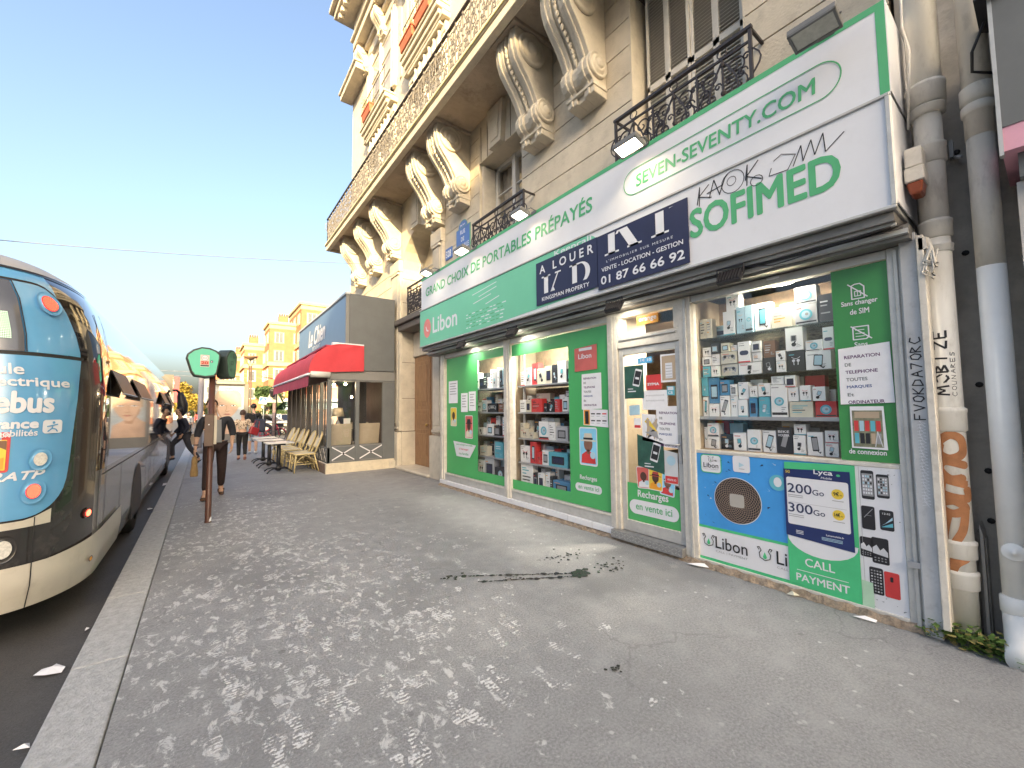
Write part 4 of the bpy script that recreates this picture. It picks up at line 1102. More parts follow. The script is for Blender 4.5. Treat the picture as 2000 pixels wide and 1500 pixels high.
def carton(y0, y1, z0, z1, x, depth, col, art, label, group, seed, text=None):
    R = random.Random(seed); m = KINDS[col][0]
    if y0 < y1: y0, y1 = y1, y0
    w, h = y0-y1-0.004, z1-z0-0.002
    mb = MB(); mb.box(x, x+depth, y1+0.002, y0-0.002, z0, z1-0.002, m)
    T = face_mat(x-0.0012, (y0+y1)/2, z0+h/2)
    ink = WHITE if col in 'kbto' else BLACK
    acc = R.choice([ORAP, GREY, GREY, TEALP, REDP, BLACK])
    if col in 'wcg' and R.random() < 0.5: rect(mb, -w*.44, h*.40, w*.0, h*.43, T, GREY, 0.0003)
    if R.random() < 0.5: rect(mb, -w*.42, h*.30, -w*.42+w*R.uniform(.2, .5), h*.34, T, acc, 0.0003)
    if col == 'w' and R.random() < 0.35: rect(mb, -w*.5, -h*.5, w*.5, -h*.44, T, R.choice([REDP, TEALP, GREY]), 0.0002)
    if R.random() < 0.6:
        for k in range(3): rect(mb, w*.12, -h*(.22+.06*k), w*.12+w*R.uniform(.1, .3), -h*(.22+.06*k)+h*.02, T, GREY if ink is BLACK else PALEB, 0.0003)
    s = min(w, h)
    if art == 'm':
        a = R.uniform(-.5, .5); q = T @ Matrix.Translation((-w*.02, -h*.06, 0)) @ Matrix.Rotation(a, 4, 'Z')
        disc(mb, 0, -s*.28, s*.14, q, ink, 0.0006, 12); stroke(mb, [(0, -s*.25), (s*.1, -s*.05), (0, s*.1)], s*.09, q, ink, 0.0007)
        flat(mb, rrect(s*.34, s*.42, s*.05, 3, 0, s*.14), q, GREY, 0.0009); flat(mb, rrect(s*.24, s*.32, s*.03, 3, 0, s*.14), q, R.choice([PALEB, BLACK, TEALP]), 0.0011)
    elif art == 'p':
        q = T @ Matrix.Rotation(R.uniform(-.35, .1), 4, 'Z')
        flat(mb, rrect(s*.42, h*.62, s*.06, 3), q, BLACK, 0.0006); flat(mb, rrect(s*.34, h*.5, s*.03, 3), q, R.choice([PALEB, GREY, TEALP]), 0.0009); stroke(mb, [(s*.1, -h*.3), (s*.25, -h*.4), (s*.3, -h*.34)], s*.06, q, BLACK, 0.0007)
    elif art == 'o':
        flat(mb, rrect(w*.72, min(h*.3, w*.4), min(h*.3, w*.4)*.48, 5, 0, -h*.04), T, M("navy_ink", (0.03, 0.035, 0.09), 0.5), 0.0006)
    elif art == 'd':
        disc(mb, 0, -h*.02, s*.30, T, TEALP if ink is BLACK else PALEB, 0.0006, 18); disc(mb, 0, -h*.02, s*.20, T, PALEB if ink is BLACK else WHITE, 0.0009, 18); disc(mb, s*.04, 0, s*.08, T, GREY, 0.0012, 12)
        rect(mb, -w*.46, -h*.44, w*.46, -h*.36, T, BLACK, 0.0006)
    elif art == 'g':
        flat(mb, [(-w*.38, -h*.25), (-w*.42, h*.12), (-w*.28, h*.26), (w*.28, h*.26), (w*.42, h*.12), (w*.38, -h*.25), (w*.22, -h*.08), (-w*.22, -h*.08)], T, GREY, 0.0006)
        for q in (-1, 1): disc(mb, q*w*.24, h*.1, s*.13, T, BLACK, 0.0009, 12)
        disc(mb, -w*.1, -h*.0, s*.08, T, CREAMB, 0.0009, 10); disc(mb, w*.1, 0, s*.08, T, CREAMB, 0.0009, 10)
    elif art == 'e':
        for q in (-1, 1):
            disc(mb, q*s*.14, h*.02, s*.10, T, ink, 0.0006, 12); stroke(mb, [(q*s*.14, 0), (q*s*.12, -s*.26)], s*.05, T, ink, 0.0007)
        stroke(mb, [(-s*.25+s*.5*k/10, h*.2-s*.12*sin(pi*k/10)) for k in range(11)], s*.03, T, R.choice([ORAP, ink, REDP]), 0.0008)
    elif art == 's':
        flat(mb, rrect(w*.66, h*.56, s*.04, 3, 0, -h*.05), T, BLACK if col != 'k' else GREY, 0.0006); flat(mb, rrect(w*.52, h*.40, s*.03, 3, 0, -h*.05), T, R.choice([PALEB, GREY, NAVY]), 0.0009)
    elif art == 'l':
        for k in range(4): rect(mb, -w*.38, h*.2-k*h*.14, -w*.38+w*R.uniform(.3, .7), h*.2-k*h*.14+h*.05, T, R.choice([GREY, ink, acc]), 0.0006)
    if text:
        for i, tx in enumerate(text): put_text(mb, tx, 0.05, T @ Matrix.Translation((-w*.42, h*(.30-.14*i), 0.001)), ink, bold=0.015, fit=w*.75, fith=h*.09)
    o = mb.build("product_box")
    # origin at the foot of the carton
    c = Vector((x+depth/2, (y0+y1)/2, z0))
    for vv in o.data.vertices: vv.co -= c
    o.location = c
    tag(o, label, "product box", group)
    return o
def shelf(rows, x, where, group, seed, depth=0.10):
    for rn, (zs, items) in enumerate(rows):
        for i, it in enumerate(items):
            y0, y1, z0, z1, k = it[:5]
            col, art = k[0], k[1]
            lab = "%s box with %s, %s from left, %s" % (KINDS[col][1], ARTN[art], ORD[i], zs)
            dd = depth
            carton(y0, y1, z0, z1, x + (0.0 if (i % 3) else 0.012), dd, col, art, lab, group, seed+rn*50+i, it[5] if len(it) > 5 else None)
G1 = "cartons stacked on the shelves of the right-hand window"
shelf([
 ("top shelf, right window", [(2.14,2.07,2.18,2.38,'cl'),(2.065,2.01,2.18,2.37,'cl'),(1.90,1.79,2.178,2.41,'wm'),(1.87,1.75,2.412,2.57,'we'),(1.775,1.70,2.178,2.43,'pe'),(1.70,1.63,2.178,2.43,'pd'),(1.62,1.49,2.178,2.43,'wp'),(1.48,1.32,2.178,2.36,'cl'),(1.30,1.14,2.178,2.345,'gd'),(1.30,1.14,2.35,2.50,'gd'),(1.13,1.03,2.178,2.40,'kl')]),
 ("second shelf, right window", [(2.12,2.03,2.00,2.09,'we'),(2.03,1.95,2.02,2.12,'ks'),(2.12,2.03,1.905,1.995,'ws'),(2.03,1.95,1.905,2.015,'wl'),(2.12,2.04,1.793,1.90,'tl'),(2.035,1.95,1.793,1.90,'we'),(1.935,1.785,1.793,1.905,'cg'),(1.935,1.785,1.908,2.02,'cg'),(1.93,1.85,2.023,2.11,'cs'),(1.84,1.785,2.023,2.08,'wl'),(1.775,1.665,1.905,2.10,'wo'),(1.775,1.575,1.793,1.90,'wm'),(1.655,1.575,1.905,1.99,'wl'),(1.655,1.575,1.993,2.09,'ws'),(1.565,1.47,1.793,1.93,'km'),(1.56,1.465,1.932,2.08,'ol'),(1.46,1.385,1.793,1.89,'we'),(1.46,1.385,1.892,1.98,'wm'),(1.375,1.25,1.793,1.965,'ke'),(1.38,1.25,1.968,2.165,'wm'),(1.24,1.065,1.793,1.945,'wp'),(1.24,1.12,1.947,2.04,'wd'),(1.115,1.04,1.947,2.13,'wo')]),
 ("third shelf, right window", [(2.135,2.08,1.405,1.60,'wp'),(2.135,2.075,1.605,1.79,'tm'),(2.07,1.97,1.405,1.53,'we'),(2.07,1.965,1.532,1.785,'bs'),(1.96,1.87,1.405,1.605,'wp'),(1.955,1.865,1.608,1.755,'bs'),(1.865,1.80,1.405,1.60,'we'),(1.86,1.80,1.602,1.71,'ws'),(1.795,1.71,1.405,1.565,'wm'),(1.79,1.70,1.568,1.725,'wm'),(1.695,1.63,1.405,1.575,'bs'),(1.69,1.62,1.578,1.685,'we'),(1.62,1.525,1.405,1.585,'tm'),(1.615,1.515,1.588,1.705,'wm'),(1.515,1.385,1.405,1.685,'wd'),(1.51,1.41,1.688,1.76,'wl'),(1.40,1.32,1.66,1.76,'ws'),(1.375,1.205,1.405,1.535,'cl'),(1.385,1.305,1.538,1.658,'we'),(1.295,1.215,1.538,1.67,'we'),(1.205,1.115,1.538,1.655,'wm'),(1.195,1.05,1.405,1.535,'rd')]),
 ("bottom shelf, right window", [(2.135,2.10,1.093,1.30,'wm'),(2.095,1.98,1.093,1.205,'wp'),(2.095,1.98,1.208,1.34,'wd'),(1.97,1.86,1.093,1.235,'km'),(1.85,1.735,1.093,1.255,'wm'),(1.725,1.61,1.093,1.29,'wd'),(1.60,1.49,1.093,1.285,'wp'),(1.48,1.365,1.093,1.315,'kp',("BIKE","HOLDER")),(1.36,1.27,1.093,1.255,'wm'),(1.355,1.265,1.258,1.345,'we'),(1.26,1.15,1.093,1.285,'wp'),(1.14,1.05,1.093,1.20,'wm'),(1.14,1.05,1.202,1.30,'we')]),
], 3.985, "", G1, 1000)
G2 = "goods on the metal shelves of the middle window"
shelf([
 ("upper shelf, middle window", [(5.12,4.96,1.447,1.64,'wl'),(4.955,4.84,1.447,1.63,'cs'),(4.82,4.58,1.447,1.65,'rl'),(4.55,4.47,1.447,1.58,'ke'),(4.44,4.31,1.447,1.60,'km'),(4.30,4.20,1.447,1.63,'rl'),(4.16,4.04,1.447,1.66,'ws'),(4.02,3.90,1.447,1.62,'ws')]),
 ("second shelf, middle window", [(5.12,4.90,1.047,1.19,'ce'),(5.1,5.0,1.192,1.28,'cl'),(4.885,4.78,1.047,1.14,'ce'),(4.67,4.45,1.047,1.31,'wd'),(4.43,4.30,1.047,1.30,'wl'),(4.29,4.05,1.047,1.25,'gs'),(4.02,3.90,1.047,1.22,'ks')]),
 ("third shelf, middle window", [(5.12,4.88,0.677,0.93,'we'),(4.865,4.72,0.677,1.0,'rp'),(4.71,4.62,0.677,0.86,'re'),(4.60,4.46,0.677,0.89,'ws'),(4.45,4.06,0.677,0.88,'ts'),(4.03,3.90,0.677,0.86,'kl')]),
 ("bottom shelf, middle window", [(5.11,4.82,0.302,0.65,'wl'),(4.80,4.70,0.302,0.54,'ks'),(4.69,4.56,0.302,0.55,'ws'),(4.53,4.44,0.302,0.58,'we'),(4.43,4.37,0.302,0.53,'kl'),(4.36,4.02,0.302,0.49,'bs')]),
], 3.99, "", G2, 2000)
G3 = "goods on the metal shelves of the far window"
shelf([
 ("upper shelf, far window", [(6.40,6.23,1.447,1.63,'we'),(6.22,6.05,1.447,1.66,'gd'),(6.03,5.74,1.447,1.60,'kg'),(5.71,5.50,1.447,1.59,'ol')]),
 ("second shelf, far window", [(6.36,6.17,1.047,1.17,'wm'),(6.06,5.86,1.047,1.24,'ws'),(5.83,5.66,1.047,1.22,'ks'),(5.60,5.48,1.047,1.36,'wl')]),
 ("third shelf, far window", [(6.30,6.06,0.677,0.85,'cl'),(5.81,5.58,0.677,0.94,'tl')]),
 ("bottom shelf, far window", [(6.37,6.15,0.302,0.6,'we'),(6.13,5.84,0.302,0.65,'gs'),(5.82,5.50,0.302,0.52,'kd')]),
], 3.99, "", G3, 3000)

def fill(zs, ya, yb, z, hmax, seed, grp, x, prefix=0):
    """fills a shelf from left (large y) to right with random cartons, some stacked"""
    R = random.Random(seed); y = ya; i = prefix
    while y > yb+0.06:
        w = min(R.uniform(.07, .19), y-yb-.005)
        h = R.uniform(.5, 1)*hmax; c = R.choice('wwwwccgrkktpb'); a = R.choice('mmpsedlo')
        carton(y, y-w+.004, z+.002, z+h, x+R.uniform(0, .03), .10, c, a, "%s box with %s, %s from left, %s" % (KINDS[c][1], ARTN[a], ORD[i], zs), grp, seed*31+i)
        i += 1; y -= w
fill("topmost shelf, middle window", 5.10, 3.90, 1.86, .36, 41, G2, 3.99)
fill("topmost shelf, far window", 6.40, 5.34, 1.86, .36, 43, G3, 3.99)
fill("upper shelf back row, middle window", 5.10, 3.90, 1.447, .34, 44, G2, 4.12)
fill("second shelf back row, middle window", 5.10, 3.90, 1.047, .36, 45, G2, 4.12)
fill("third shelf back row, middle window", 5.10, 3.90, 0.677, .34, 46, G2, 4.12)
fill("bottom shelf back row, middle window", 5.10, 3.90, 0.302, .34, 51, G2, 4.12)
fill("upper shelf back row, far window", 6.40, 5.34, 1.447, .34, 47, G3, 4.12)
fill("second shelf back row, far window", 6.40, 5.34, 1.047, .36, 48, G3, 4.12)
fill("third shelf back row, far window", 6.40, 5.34, 0.677, .34, 49, G3, 4.12)
fill("bottom shelf back row, far window", 6.40, 5.34, 0.302, .34, 50, G3, 4.12)
fill("top shelf back row, right window", 2.10, 1.04, 2.178, .26, 52, G1, 4.12)
fill("bottom shelf back row, right window", 2.10, 1.04, 1.093, .28, 53, G1, 4.12)
fill("third shelf back row, right window", 2.10, 1.04, 1.405, .36, 54, G1, 4.12)

# ------------------------------------------------------------------ paper notices and stickers on the panes (each its own sheet)
def sheet(name, label, cat, pts, m=PAPER, art=None, x=FX+0.0045, group=None):
    """thin sheet with four corners (y, z) from the upper left, clockwise as seen from the street"""
    mb = MB(); P = [Vector((x, p[0], p[1])) for p in pts]
    mb.prism(P, (-0.0014, 0, 0), m)
    if art: art(mb, FT(x-0.0018))
    o = mb.build(name); c = sum(P, Vector())/4
    for vv in o.data.vertices: vv.co -= c
    o.location = c
    return tag(o, label, cat, group)
PURP = M("purple_ink", (0.12, 0.05, 0.14), 0.6); BLUI = M("blue_ink", (0.05, 0.10, 0.28), 0.6); GRYI = M("grey_ink", (0.16, 0.18, 0.18), 0.6)
REP = (("REPARATION", PURP), ("DE", GRYI), ("TELEPHONE", PURP), ("TOUTES", GRYI), ("MARQUES", BLUI), ("Et", GRYI), ("ORDINATEUR", PURP))
def rep_art(x0, z0, w, dz, a=0.0, n=7):
    def f(mb, T):
        q = T @ Matrix.Translation((x0, z0, 0)) @ Matrix.Rotation(a, 4, 'Z')
        for i, (t, m) in enumerate(REP[7-n:]):
            put_text(mb, t, dz*.62, q @ Matrix.Translation((0, -i*dz, 0)), m, bold=0.02, fit=w*len(t)/10.0*(0.95 if len(t) > 2 else 0.85), fith=dz*.42)
    return f
GN = "repair notices printed on white paper"
sheet("repair_notice", "white REPARATION DE TELEPHONE notice on the dark green film of the right window", "notice", [(0.985, 1.925), (0.690, 1.945), (0.682, 1.515), (0.988, 1.505)], art=rep_art(-0.95, 1.845, 0.215, 0.056, 0.03), group=GN)
sheet("repair_notice", "white REPARATION notice behind the handle of the shop door", "notice", [(2.575, 1.51), (2.285, 1.51), (2.285, 1.075), (2.58, 1.09)], art=rep_art(-2.54, 1.43, 0.215, 0.056, -0.02), group=GN)
sheet("repair_notice", "white repair notice on the green film of the middle window", "notice", [(3.64, 1.93), (3.32, 1.93), (3.32, 1.49), (3.65, 1.48)], art=rep_art(-3.61, 1.86, 0.22, 0.056, 0.0), group=GN)
def hand(mb, T):
    R = random.Random(8)
    for r in range(2):
        x = -2.70
        while x < -2.48:
            stroke(mb, [(x, 1.62-r*.055+R.uniform(-.006, .006)), (x+.007, 1.635-r*.055), (x+.014, 1.62-r*.055)], 0.003, T, GREY); x += 0.021
sheet("handwritten_note", "blank-looking white note with two lines of handwriting on the shop door", "note", [(2.745, 1.685), (2.44, 1.68), (2.44, 1.47), (2.745, 1.475)], art=hand, x=FX+0.0085)
def syma(mb, T): put_text(mb, "SYMA", 0.05, T @ Matrix.Translation((-2.67, 1.735, 0)), WHITE, bold=0.03, fit=0.14, fith=0.028)
sheet("red_poster", "square red poster with white word on the shop door", "poster", [(2.69, 1.85), (2.505, 1.85), (2.505, 1.69), (2.69, 1.69)], m=REDP, art=syma)
def pic(mb, T):
    rect(mb, -2.49, 1.78, -2.305, 2.035, T, TAN, 0.0002); rect(mb, -2.45, 1.80, -2.37, 1.96, T, WHITE, 0.0006)
    for k in range(5): rect(mb, -2.445, 1.81+k*.03, -2.375, 1.815+k*.03, T, GREY, 0.001)
sheet("photo_print", "white-edged print of a tall box on the shop door, upper right", "poster", [(2.505, 2.055), (2.29, 2.05), (2.29, 1.76), (2.505, 1.76)], art=pic)
DKG = M("dark_green_card", (0.03, 0.10, 0.075), 0.5, var=0.3, scale=8)
def phoneart(cx, cz, k):
    def f(mb, T):
        q = T @ Matrix.Translation((cx, cz, 0)) @ Matrix.Rotation(-0.25, 4, 'Z')
        flat(mb, rrect(.075*k, .16*k, .01, 3), q, WHITE, 0.0002); flat(mb, rrect(.065*k, .125*k, .004, 3), q, BLACK, 0.0006); rect(mb, -.02*k, -.015*k, .02*k, .005*k, q, WHITE, 0.001)
        rect(mb, cx-.11*k, cz-.13*k, cx-.02*k, cz-.12*k, T, WHITE, 0.0003); rect(mb, cx-.11*k, cz-.105*k, cx-.05*k, cz-.098*k, T, WHITE, 0.0003)
    return f
sheet("dark_green_poster", "dark green phone poster at the upper left of the shop door", "poster", [(2.975, 1.97), (2.72, 1.97), (2.72, 1.60), (2.975, 1.60)], m=DKG, art=phoneart(-2.80, 1.83, 1.2))
sheet("dark_green_poster", "dark green phone poster low on the shop door above the portrait cards", "poster", [(2.825, 1.205), (2.50, 1.12), (2.50, 0.80), (2.825, 0.86)], m=DKG, art=phoneart(-2.60, 1.02, 1.25))
def bw(mb, T):
    R = random.Random(4)
    for k in range(14): flat(mb, [(-R.uniform(2.55, 2.73), R.uniform(1.15, 1.40)) for q in range(3)], T, R.choice([BLACK, GREY, TAN, YELP]), 0.0003+k*2e-5)
sheet("photo_print", "black and white photo print left of the repair notice on the door", "poster", [(2.755, 1.43), (2.585, 1.42), (2.585, 1.12), (2.755, 1.14)], art=bw)
def bl(mb, T): put_text(mb, "1€ 10", 0.05, T @ Matrix.Translation((-2.75, 2.005, 0)), WHITE, bold=0.02, fit=0.13, fith=0.03)
sheet("price_tag", "small blue price tag at the top of the shop door", "price tag", [(2.79, 2.045), (2.61, 2.05), (2.61, 1.985), (2.79, 1.98)], m=M("tag_blue", (0.10, 0.40, 0.72), 0.5), art=bl)
sheet("wide_print", "grey and white print with a red foot on the lower right of the door", "poster", [(2.495, 1.055), (2.345, 1.03), (2.345, 0.70), (2.495, 0.72)], m=M("grey_white_card", (0.6, 0.62, 0.63), 0.5), art=lambda mb, T: (rect(mb, -2.49, .72, -2.35, .79, T, REDP, .0003), disc(mb, -2.42, .95, .05, T, PALEB, .0003), put_text(mb, "VENTE ICI", .03, T @ Matrix.Translation((-2.47, .745, .001)), WHITE, bold=.02, fit=.10, fith=.018)))
sheet("bank_card_sticker", "small blue card-payment sticker on the shop door", "sticker", [(2.44, 1.72), (2.355, 1.715), (2.355, 1.62), (2.44, 1.625)], m=TEALP, art=lambda mb, T: (rect(mb, -2.43, 1.675, -2.365, 1.71, T, WHITE, .0003), put_text(mb, "CB", .03, T @ Matrix.Translation((-2.425, 1.635, .0005)), WHITE, bold=.02, fit=.05, fith=.028)))
sheet("leaflet", "pale teal leaflet hanging behind the left of the shop door", "leaflet", [(2.92, 1.52), (2.78, 1.53), (2.78, 1.42), (2.92, 1.41)], m=PALEB)
sheet("leaflet", "white and red leaflet hanging behind the left of the shop door", "leaflet", [(2.86, 1.38), (2.77, 1.38), (2.77, 1.27), (2.86, 1.27)], art=lambda mb, T: rect(mb, -2.855, 1.275, -2.775, 1.305, T, REDP, .0003))
# portrait cards: plain faceless figures
def portrait(cx, cz, w, h, bgm, hatm, skinm, clothm, T, mb, dz=0.0):
    flat(mb, rrect(w, h, w*.1, 4, cx, cz), T, WHITE, dz); flat(mb, rrect(w*.92, h*.93, w*.08, 4, cx, cz), T, bgm, dz+.0003)
    flat(mb, [(cx-w*.40, cz-h*.44), (cx-w*.36, cz-h*.22), (cx-w*.12, cz-h*.13), (cx+w*.12, cz-h*.13), (cx+w*.36, cz-h*.22), (cx+w*.40, cz-h*.44)], T, clothm, dz+.0006)
    disc(mb, cx, cz+h*.06, w*.24, T, skinm, dz+.0009, 16, h*.20); rect(mb, cx-w*.07, cz-h*.2, cx+w*.07, cz-h*.08, T, skinm, dz+.0009)
    if hatm:
        flat(mb, [(cx-w*.24, cz+h*.17), (cx-w*.20, cz+h*.34), (cx+w*.20, cz+h*.34), (cx+w*.24, cz+h*.17)], T, hatm, dz+.0012); stroke(mb, [(cx-w*.40, cz+h*.15), (cx+w*.40, cz+h*.15)], h*.035, T, hatm, dz+.0014); stroke(mb, [(cx-w*.24, cz+h*.2), (cx+w*.24, cz+h*.2)], h*.05, T, BLACK, dz+.0016)
    disc(mb, cx+w*.25, cz-h*.22, w*.15, T, PALEB, dz+.0018, 12)
DSK = M("dark_skin_print", (0.09, 0.04, 0.03), 0.6)
pc = thing("portrait_cards", "fan of three recharge cards with faceless portraits, red yellow and blue, on the door", "sticker", (FX, 2.6, 0.62))
for nm, (cx, cz, bgm, hat, sk, cl, a, dz) in {"red_card": (-2.76, 0.735, M("card_red", (0.62, 0.13, 0.11), 0.5), None, DSK, WHITE, 0.06, 0.0), "blue_card": (-2.47, 0.70, M("card_blue", (0.25, 0.62, 0.85), 0.5), CREAMB, SKINB, REDP, -0.10, 0.0), "yellow_card": (-2.61, 0.735, YELP, M("hat_red", (0.4, 0.06, 0.05), 0.6), DSK, ORAP, -0.03, 0.002)}.items():
    mb = MB(); q = FT(FX+0.006-dz) @ Matrix.Translation((cx, cz, 0)) @ Matrix.Rotation(a, 4, 'Z')
    portrait(0, 0, 0.17, 0.235, bgm, hat, sk, cl, q, mb); mb.build(nm, pc)
def single(name, label, cx, cz, w, h, bgm, hat, sk, cl):
    mb = MB(); portrait(cx, cz, w, h, bgm, hat, sk, cl, FT(FX+0.009), mb); o = mb.build(name)
    c = Vector((FX, -cx, cz))
    for vv in o.data.vertices: vv.co -= c
    o.location = c; tag(o, label, "sticker")
single("portrait_sticker", "blue portrait sticker of a faceless man in a straw hat on the middle window", -3.56, 1.02, 0.30, 0.48, MATS["card_blue"], CREAMB, SKINB, REDP)
single("portrait_sticker", "yellow portrait sticker with a dark head on the far window", -7.02, 1.36, 0.24, 0.36, YELP, None, DSK, CREAMB)
single("portrait_sticker", "red portrait sticker with a dark head on the far window", -6.45, 1.18, 0.27, 0.42, MATS["card_red"], BLACK, DSK, CREAMB)
def bars(mb, T):
    rect(mb, -3.62, 1.29, -3.52, 1.475, T, ORAP, .0003); rect(mb, -3.60, 1.30, -3.54, 1.46, T, BLACK, .0006)
    for r in range(2):
        for k in range(3):
            rect(mb, -3.50+k*.09, 1.42-r*.085, -3.435+k*.09, 1.435-r*.085, T, REDP if (r == 0 and k == 2) else BLACK, .0003); rect(mb, -3.50+k*.09, 1.395-r*.085, -3.45+k*.09, 1.40-r*.085, T, GREY, .0003)
sheet("tariff_sheet", "white sheet with rows of black bars under the repair notice on the middle window", "notice", [(3.63, 1.49), (3.235, 1.475), (3.23, 1.265), (3.63, 1.285)], art=bars, x=FX+0.0085)
sheet("red_card", "red and white hanging card at the top of the middle window", "sticker", [(3.76, 2.27), (3.38, 2.29), (3.38, 1.98), (3.76, 1.97)], m=M("card_coral", (0.60, 0.14, 0.12), 0.5), art=lambda mb, T: (rect(mb, -3.68, 2.23, -3.46, 2.265, T, WHITE, .0003), put_text(mb, "Libon", .06, T @ Matrix.Translation((-3.69, 2.13, .001)), WHITE, bold=.015, fit=.22, fith=.06)))
sheet("speech_sticker", "white ragged speech-bubble sticker low on the far window", "sticker", [(7.02, 0.90), (6.20, 0.86), (6.42, 0.62), (6.90, 0.62)], m=WHITE, art=lambda mb, T: (put_text(mb, "pour recharger mon mobile", .05, T @ Matrix.Translation((-6.9, .82, .0005)), GREEN_L, bold=.01, fit=.58, fith=.045), put_text(mb, "à l'étranger", .05, T @ Matrix.Translation((-6.8, .74, .0005)), REDP, bold=.01, fit=.34, fith=.045), put_text(mb, "ma famille", .05, T @ Matrix.Translation((-6.8, .66, .0005)), GREEN_L, bold=.01, fit=.34, fith=.045)))
for (a, b, z0, z1, lab) in ((7.2, 6.85, 1.62, 2.05, "white sheet high on the far green window, left one"), (6.72, 6.48, 1.45, 1.80, "white sheet on the far green window, middle one"), (6.44, 6.2, 1.47, 1.82, "white sheet on the far green window, right one")):
    sheet("white_sheet", lab, "notice", [(a, z1), (b, z1), (b, z0), (a, z0)], art=lambda mb, T, a=a, b=b, z1=z1: [rect(mb, -a+.04, z1-.06-k*.05, -b-.05-.03*(k % 2), z1-.045-k*.05, T, GREY, .0003) for k in range(5)])
def shelfphoto(mb, T):
    R = random.Random(12)
    rect(mb, -0.925, 1.195, -0.755, 1.46, T, M("olive_print", (0.22, 0.22, 0.14), 0.5, var=0.4, scale=30), .0002)
    for k in range(5):
        for r in range(2): rect(mb, -0.915+k*.031, 1.22+r*.09, -0.89+k*.031, 1.295+r*.09, T, R.choice([GREY, TAN, REDP, TEALP, PALEB, BLACK]), .0005)
    rect(mb, -0.91, 1.405, -0.77, 1.45, T, R.choice([PALEB, TAN]), .0005); stroke(mb, [(-0.785, 1.31), (-0.80, 1.20)], .004, T, WHITE, .001); stroke(mb, [(-0.785, 1.31), (-0.76, 1.20)], .004, T, WHITE, .001)
sheet("display_photo", "photo print of a display rack under the repair notice on dark green film", "poster", [(0.935, 1.49), (0.745, 1.49), (0.735, 1.18), (0.935, 1.185)], art=shelfphoto)

# posters on the lower right panels
GBR = MATS["bright_green"]
ps = thing("green_poster", "worn bright green CALL PAYMENT poster over the blue advert panel", "poster", (FX-0.01, 1.15, 0.06))
mb = MB(); T = FT(FX-0.0115)
pts = [(-1.385, 1.04), (-0.925, 1.055), (-0.925, 0.035), (-1.0, 0.025), (-1.06, 0.05), (-1.12, 0.04), (-1.2, 0.07), (-1.26, 0.06), (-1.33, 0.085), (-1.385, 0.075)]
mb.prism([T @ Vector((p[0], p[1], 0)) for p in pts], (0.003, 0, 0), GBR); mb.build("sheet", ps)
mb = MB()
flat(mb, [(-1.385, 0.47), (-0.93, 0.46)] + [(-1.157+0.228*cos(a*pi/12), 0.46-0.14*sin(a*pi/12)) for a in range(1, 12)], T, WHITE, 0.001)
put_text(mb, "CALL", 0.1, T @ Matrix.Translation((-1.27, 0.235, 0.001)), WHITE, bold=0.008, fit=0.19, fith=0.062)
rect(mb, -1.33, 0.19, -1.0, 0.195, T, WHITE, 0.001)
put_text(mb, "PAYMENT", 0.1, T @ Matrix.Translation((-1.335, 0.11, 0.001)), WHITE, bold=0.012, fit=0.34, fith=0.055)
mb.build("lettering", ps)
sheet("green_scrap", "torn pale green scrap of paper right of the CALL PAYMENT poster", "paper scrap", [(0.923, 0.24), (0.86, 0.235), (0.858, 0.055), (0.923, 0.06)], m=M("pale_green_paper", (0.45, 0.66, 0.48), 0.7), x=FX-0.010)
ps = thing("tariff_poster", "navy and white tariff poster reading 200Go and 300Go on the green poster", "poster", (FX-0.014, 1.15, 0.5))
mb = MB(); T = FT(FX-0.0155)
mb.prism([T @ Vector(p) for p in ((-1.39, 0.985, 0), (-0.955, 1.005, 0), (-0.95, 0.42, 0), (-1.39, 0.455, 0))], (0.003, 0, 0), M("tariff_navy", (0.015, 0.03, 0.13), 0.4)); mb.build("sheet", ps)
mb = MB()
flat(mb, rrect(0.405, 0.375, 0.015, 4, -1.17, 0.735), T, WHITE, 0.001)
put_text(mb, "Lyca", 0.1, T @ Matrix.Translation((-1.18, 0.955, 0.001)), WHITE, bold=0.016, fit=0.12, fith=0.045); put_text(mb, "Mobile", 0.1, T @ Matrix.Translation((-1.135, 0.933, 0.001)), WHITE, bold=0.006, shear=0.2, fit=0.07, fith=0.016)
disc(mb, -1.025, 0.97, 0.013, T, GBR, 0.001, 10, 0.009); put_text(mb, "5G", 0.1, T @ Matrix.Translation((-1.375, 0.955, 0.001)), YELP, bold=0.02, fit=0.03, fith=0.02)
for (z, t1, t2) in ((0.80, "200", "9€"), (0.645, "300", "14€")):
    put_text(mb, t1, 0.1, T @ Matrix.Translation((-1.365, z, 0.002)), M("tariff_ink", (0.03, 0.04, 0.10), 0.5), bold=0.008, fit=0.165, fith=0.072); put_text(mb, "Go", 0.1, T @ Matrix.Translation((-1.195, z, 0.002)), MATS["tariff_ink"], bold=0.008, fit=0.075, fith=0.042)
    disc(mb, -1.035, z+0.03, 0.038, T, YELP, 0.002, 20); put_text(mb, t2, 0.1, T @ Matrix.Translation((-1.06, z+0.018, 0.003)), BLACK, bold=0.015, fit=0.034, fith=0.028); put_text(mb, "99", 0.1, T @ Matrix.Translation((-1.022, z+0.018, 0.003)), BLACK, fit=0.014, fith=0.01)
    for k in range(2): rect(mb, -1.365, z-0.022-k*.014, -1.26, z-0.017-k*.014, T, GREY, 0.002)
    rect(mb, -1.07, z-0.024, -1.0, z-0.019, T, GREY, 0.002)
rect(mb, -1.365, 0.722, -0.985, 0.724, T, GREY, 0.0018)
for k in range(3): rect(mb, -1.32, 0.50-k*.011, -1.27, 0.505-k*.011, T, WHITE, 0.001)
put_text(mb, "Lycamobile.fr", 0.1, T @ Matrix.Translation((-1.12, 0.50, 0.001)), WHITE, bold=0.01, fit=0.11, fith=0.016)
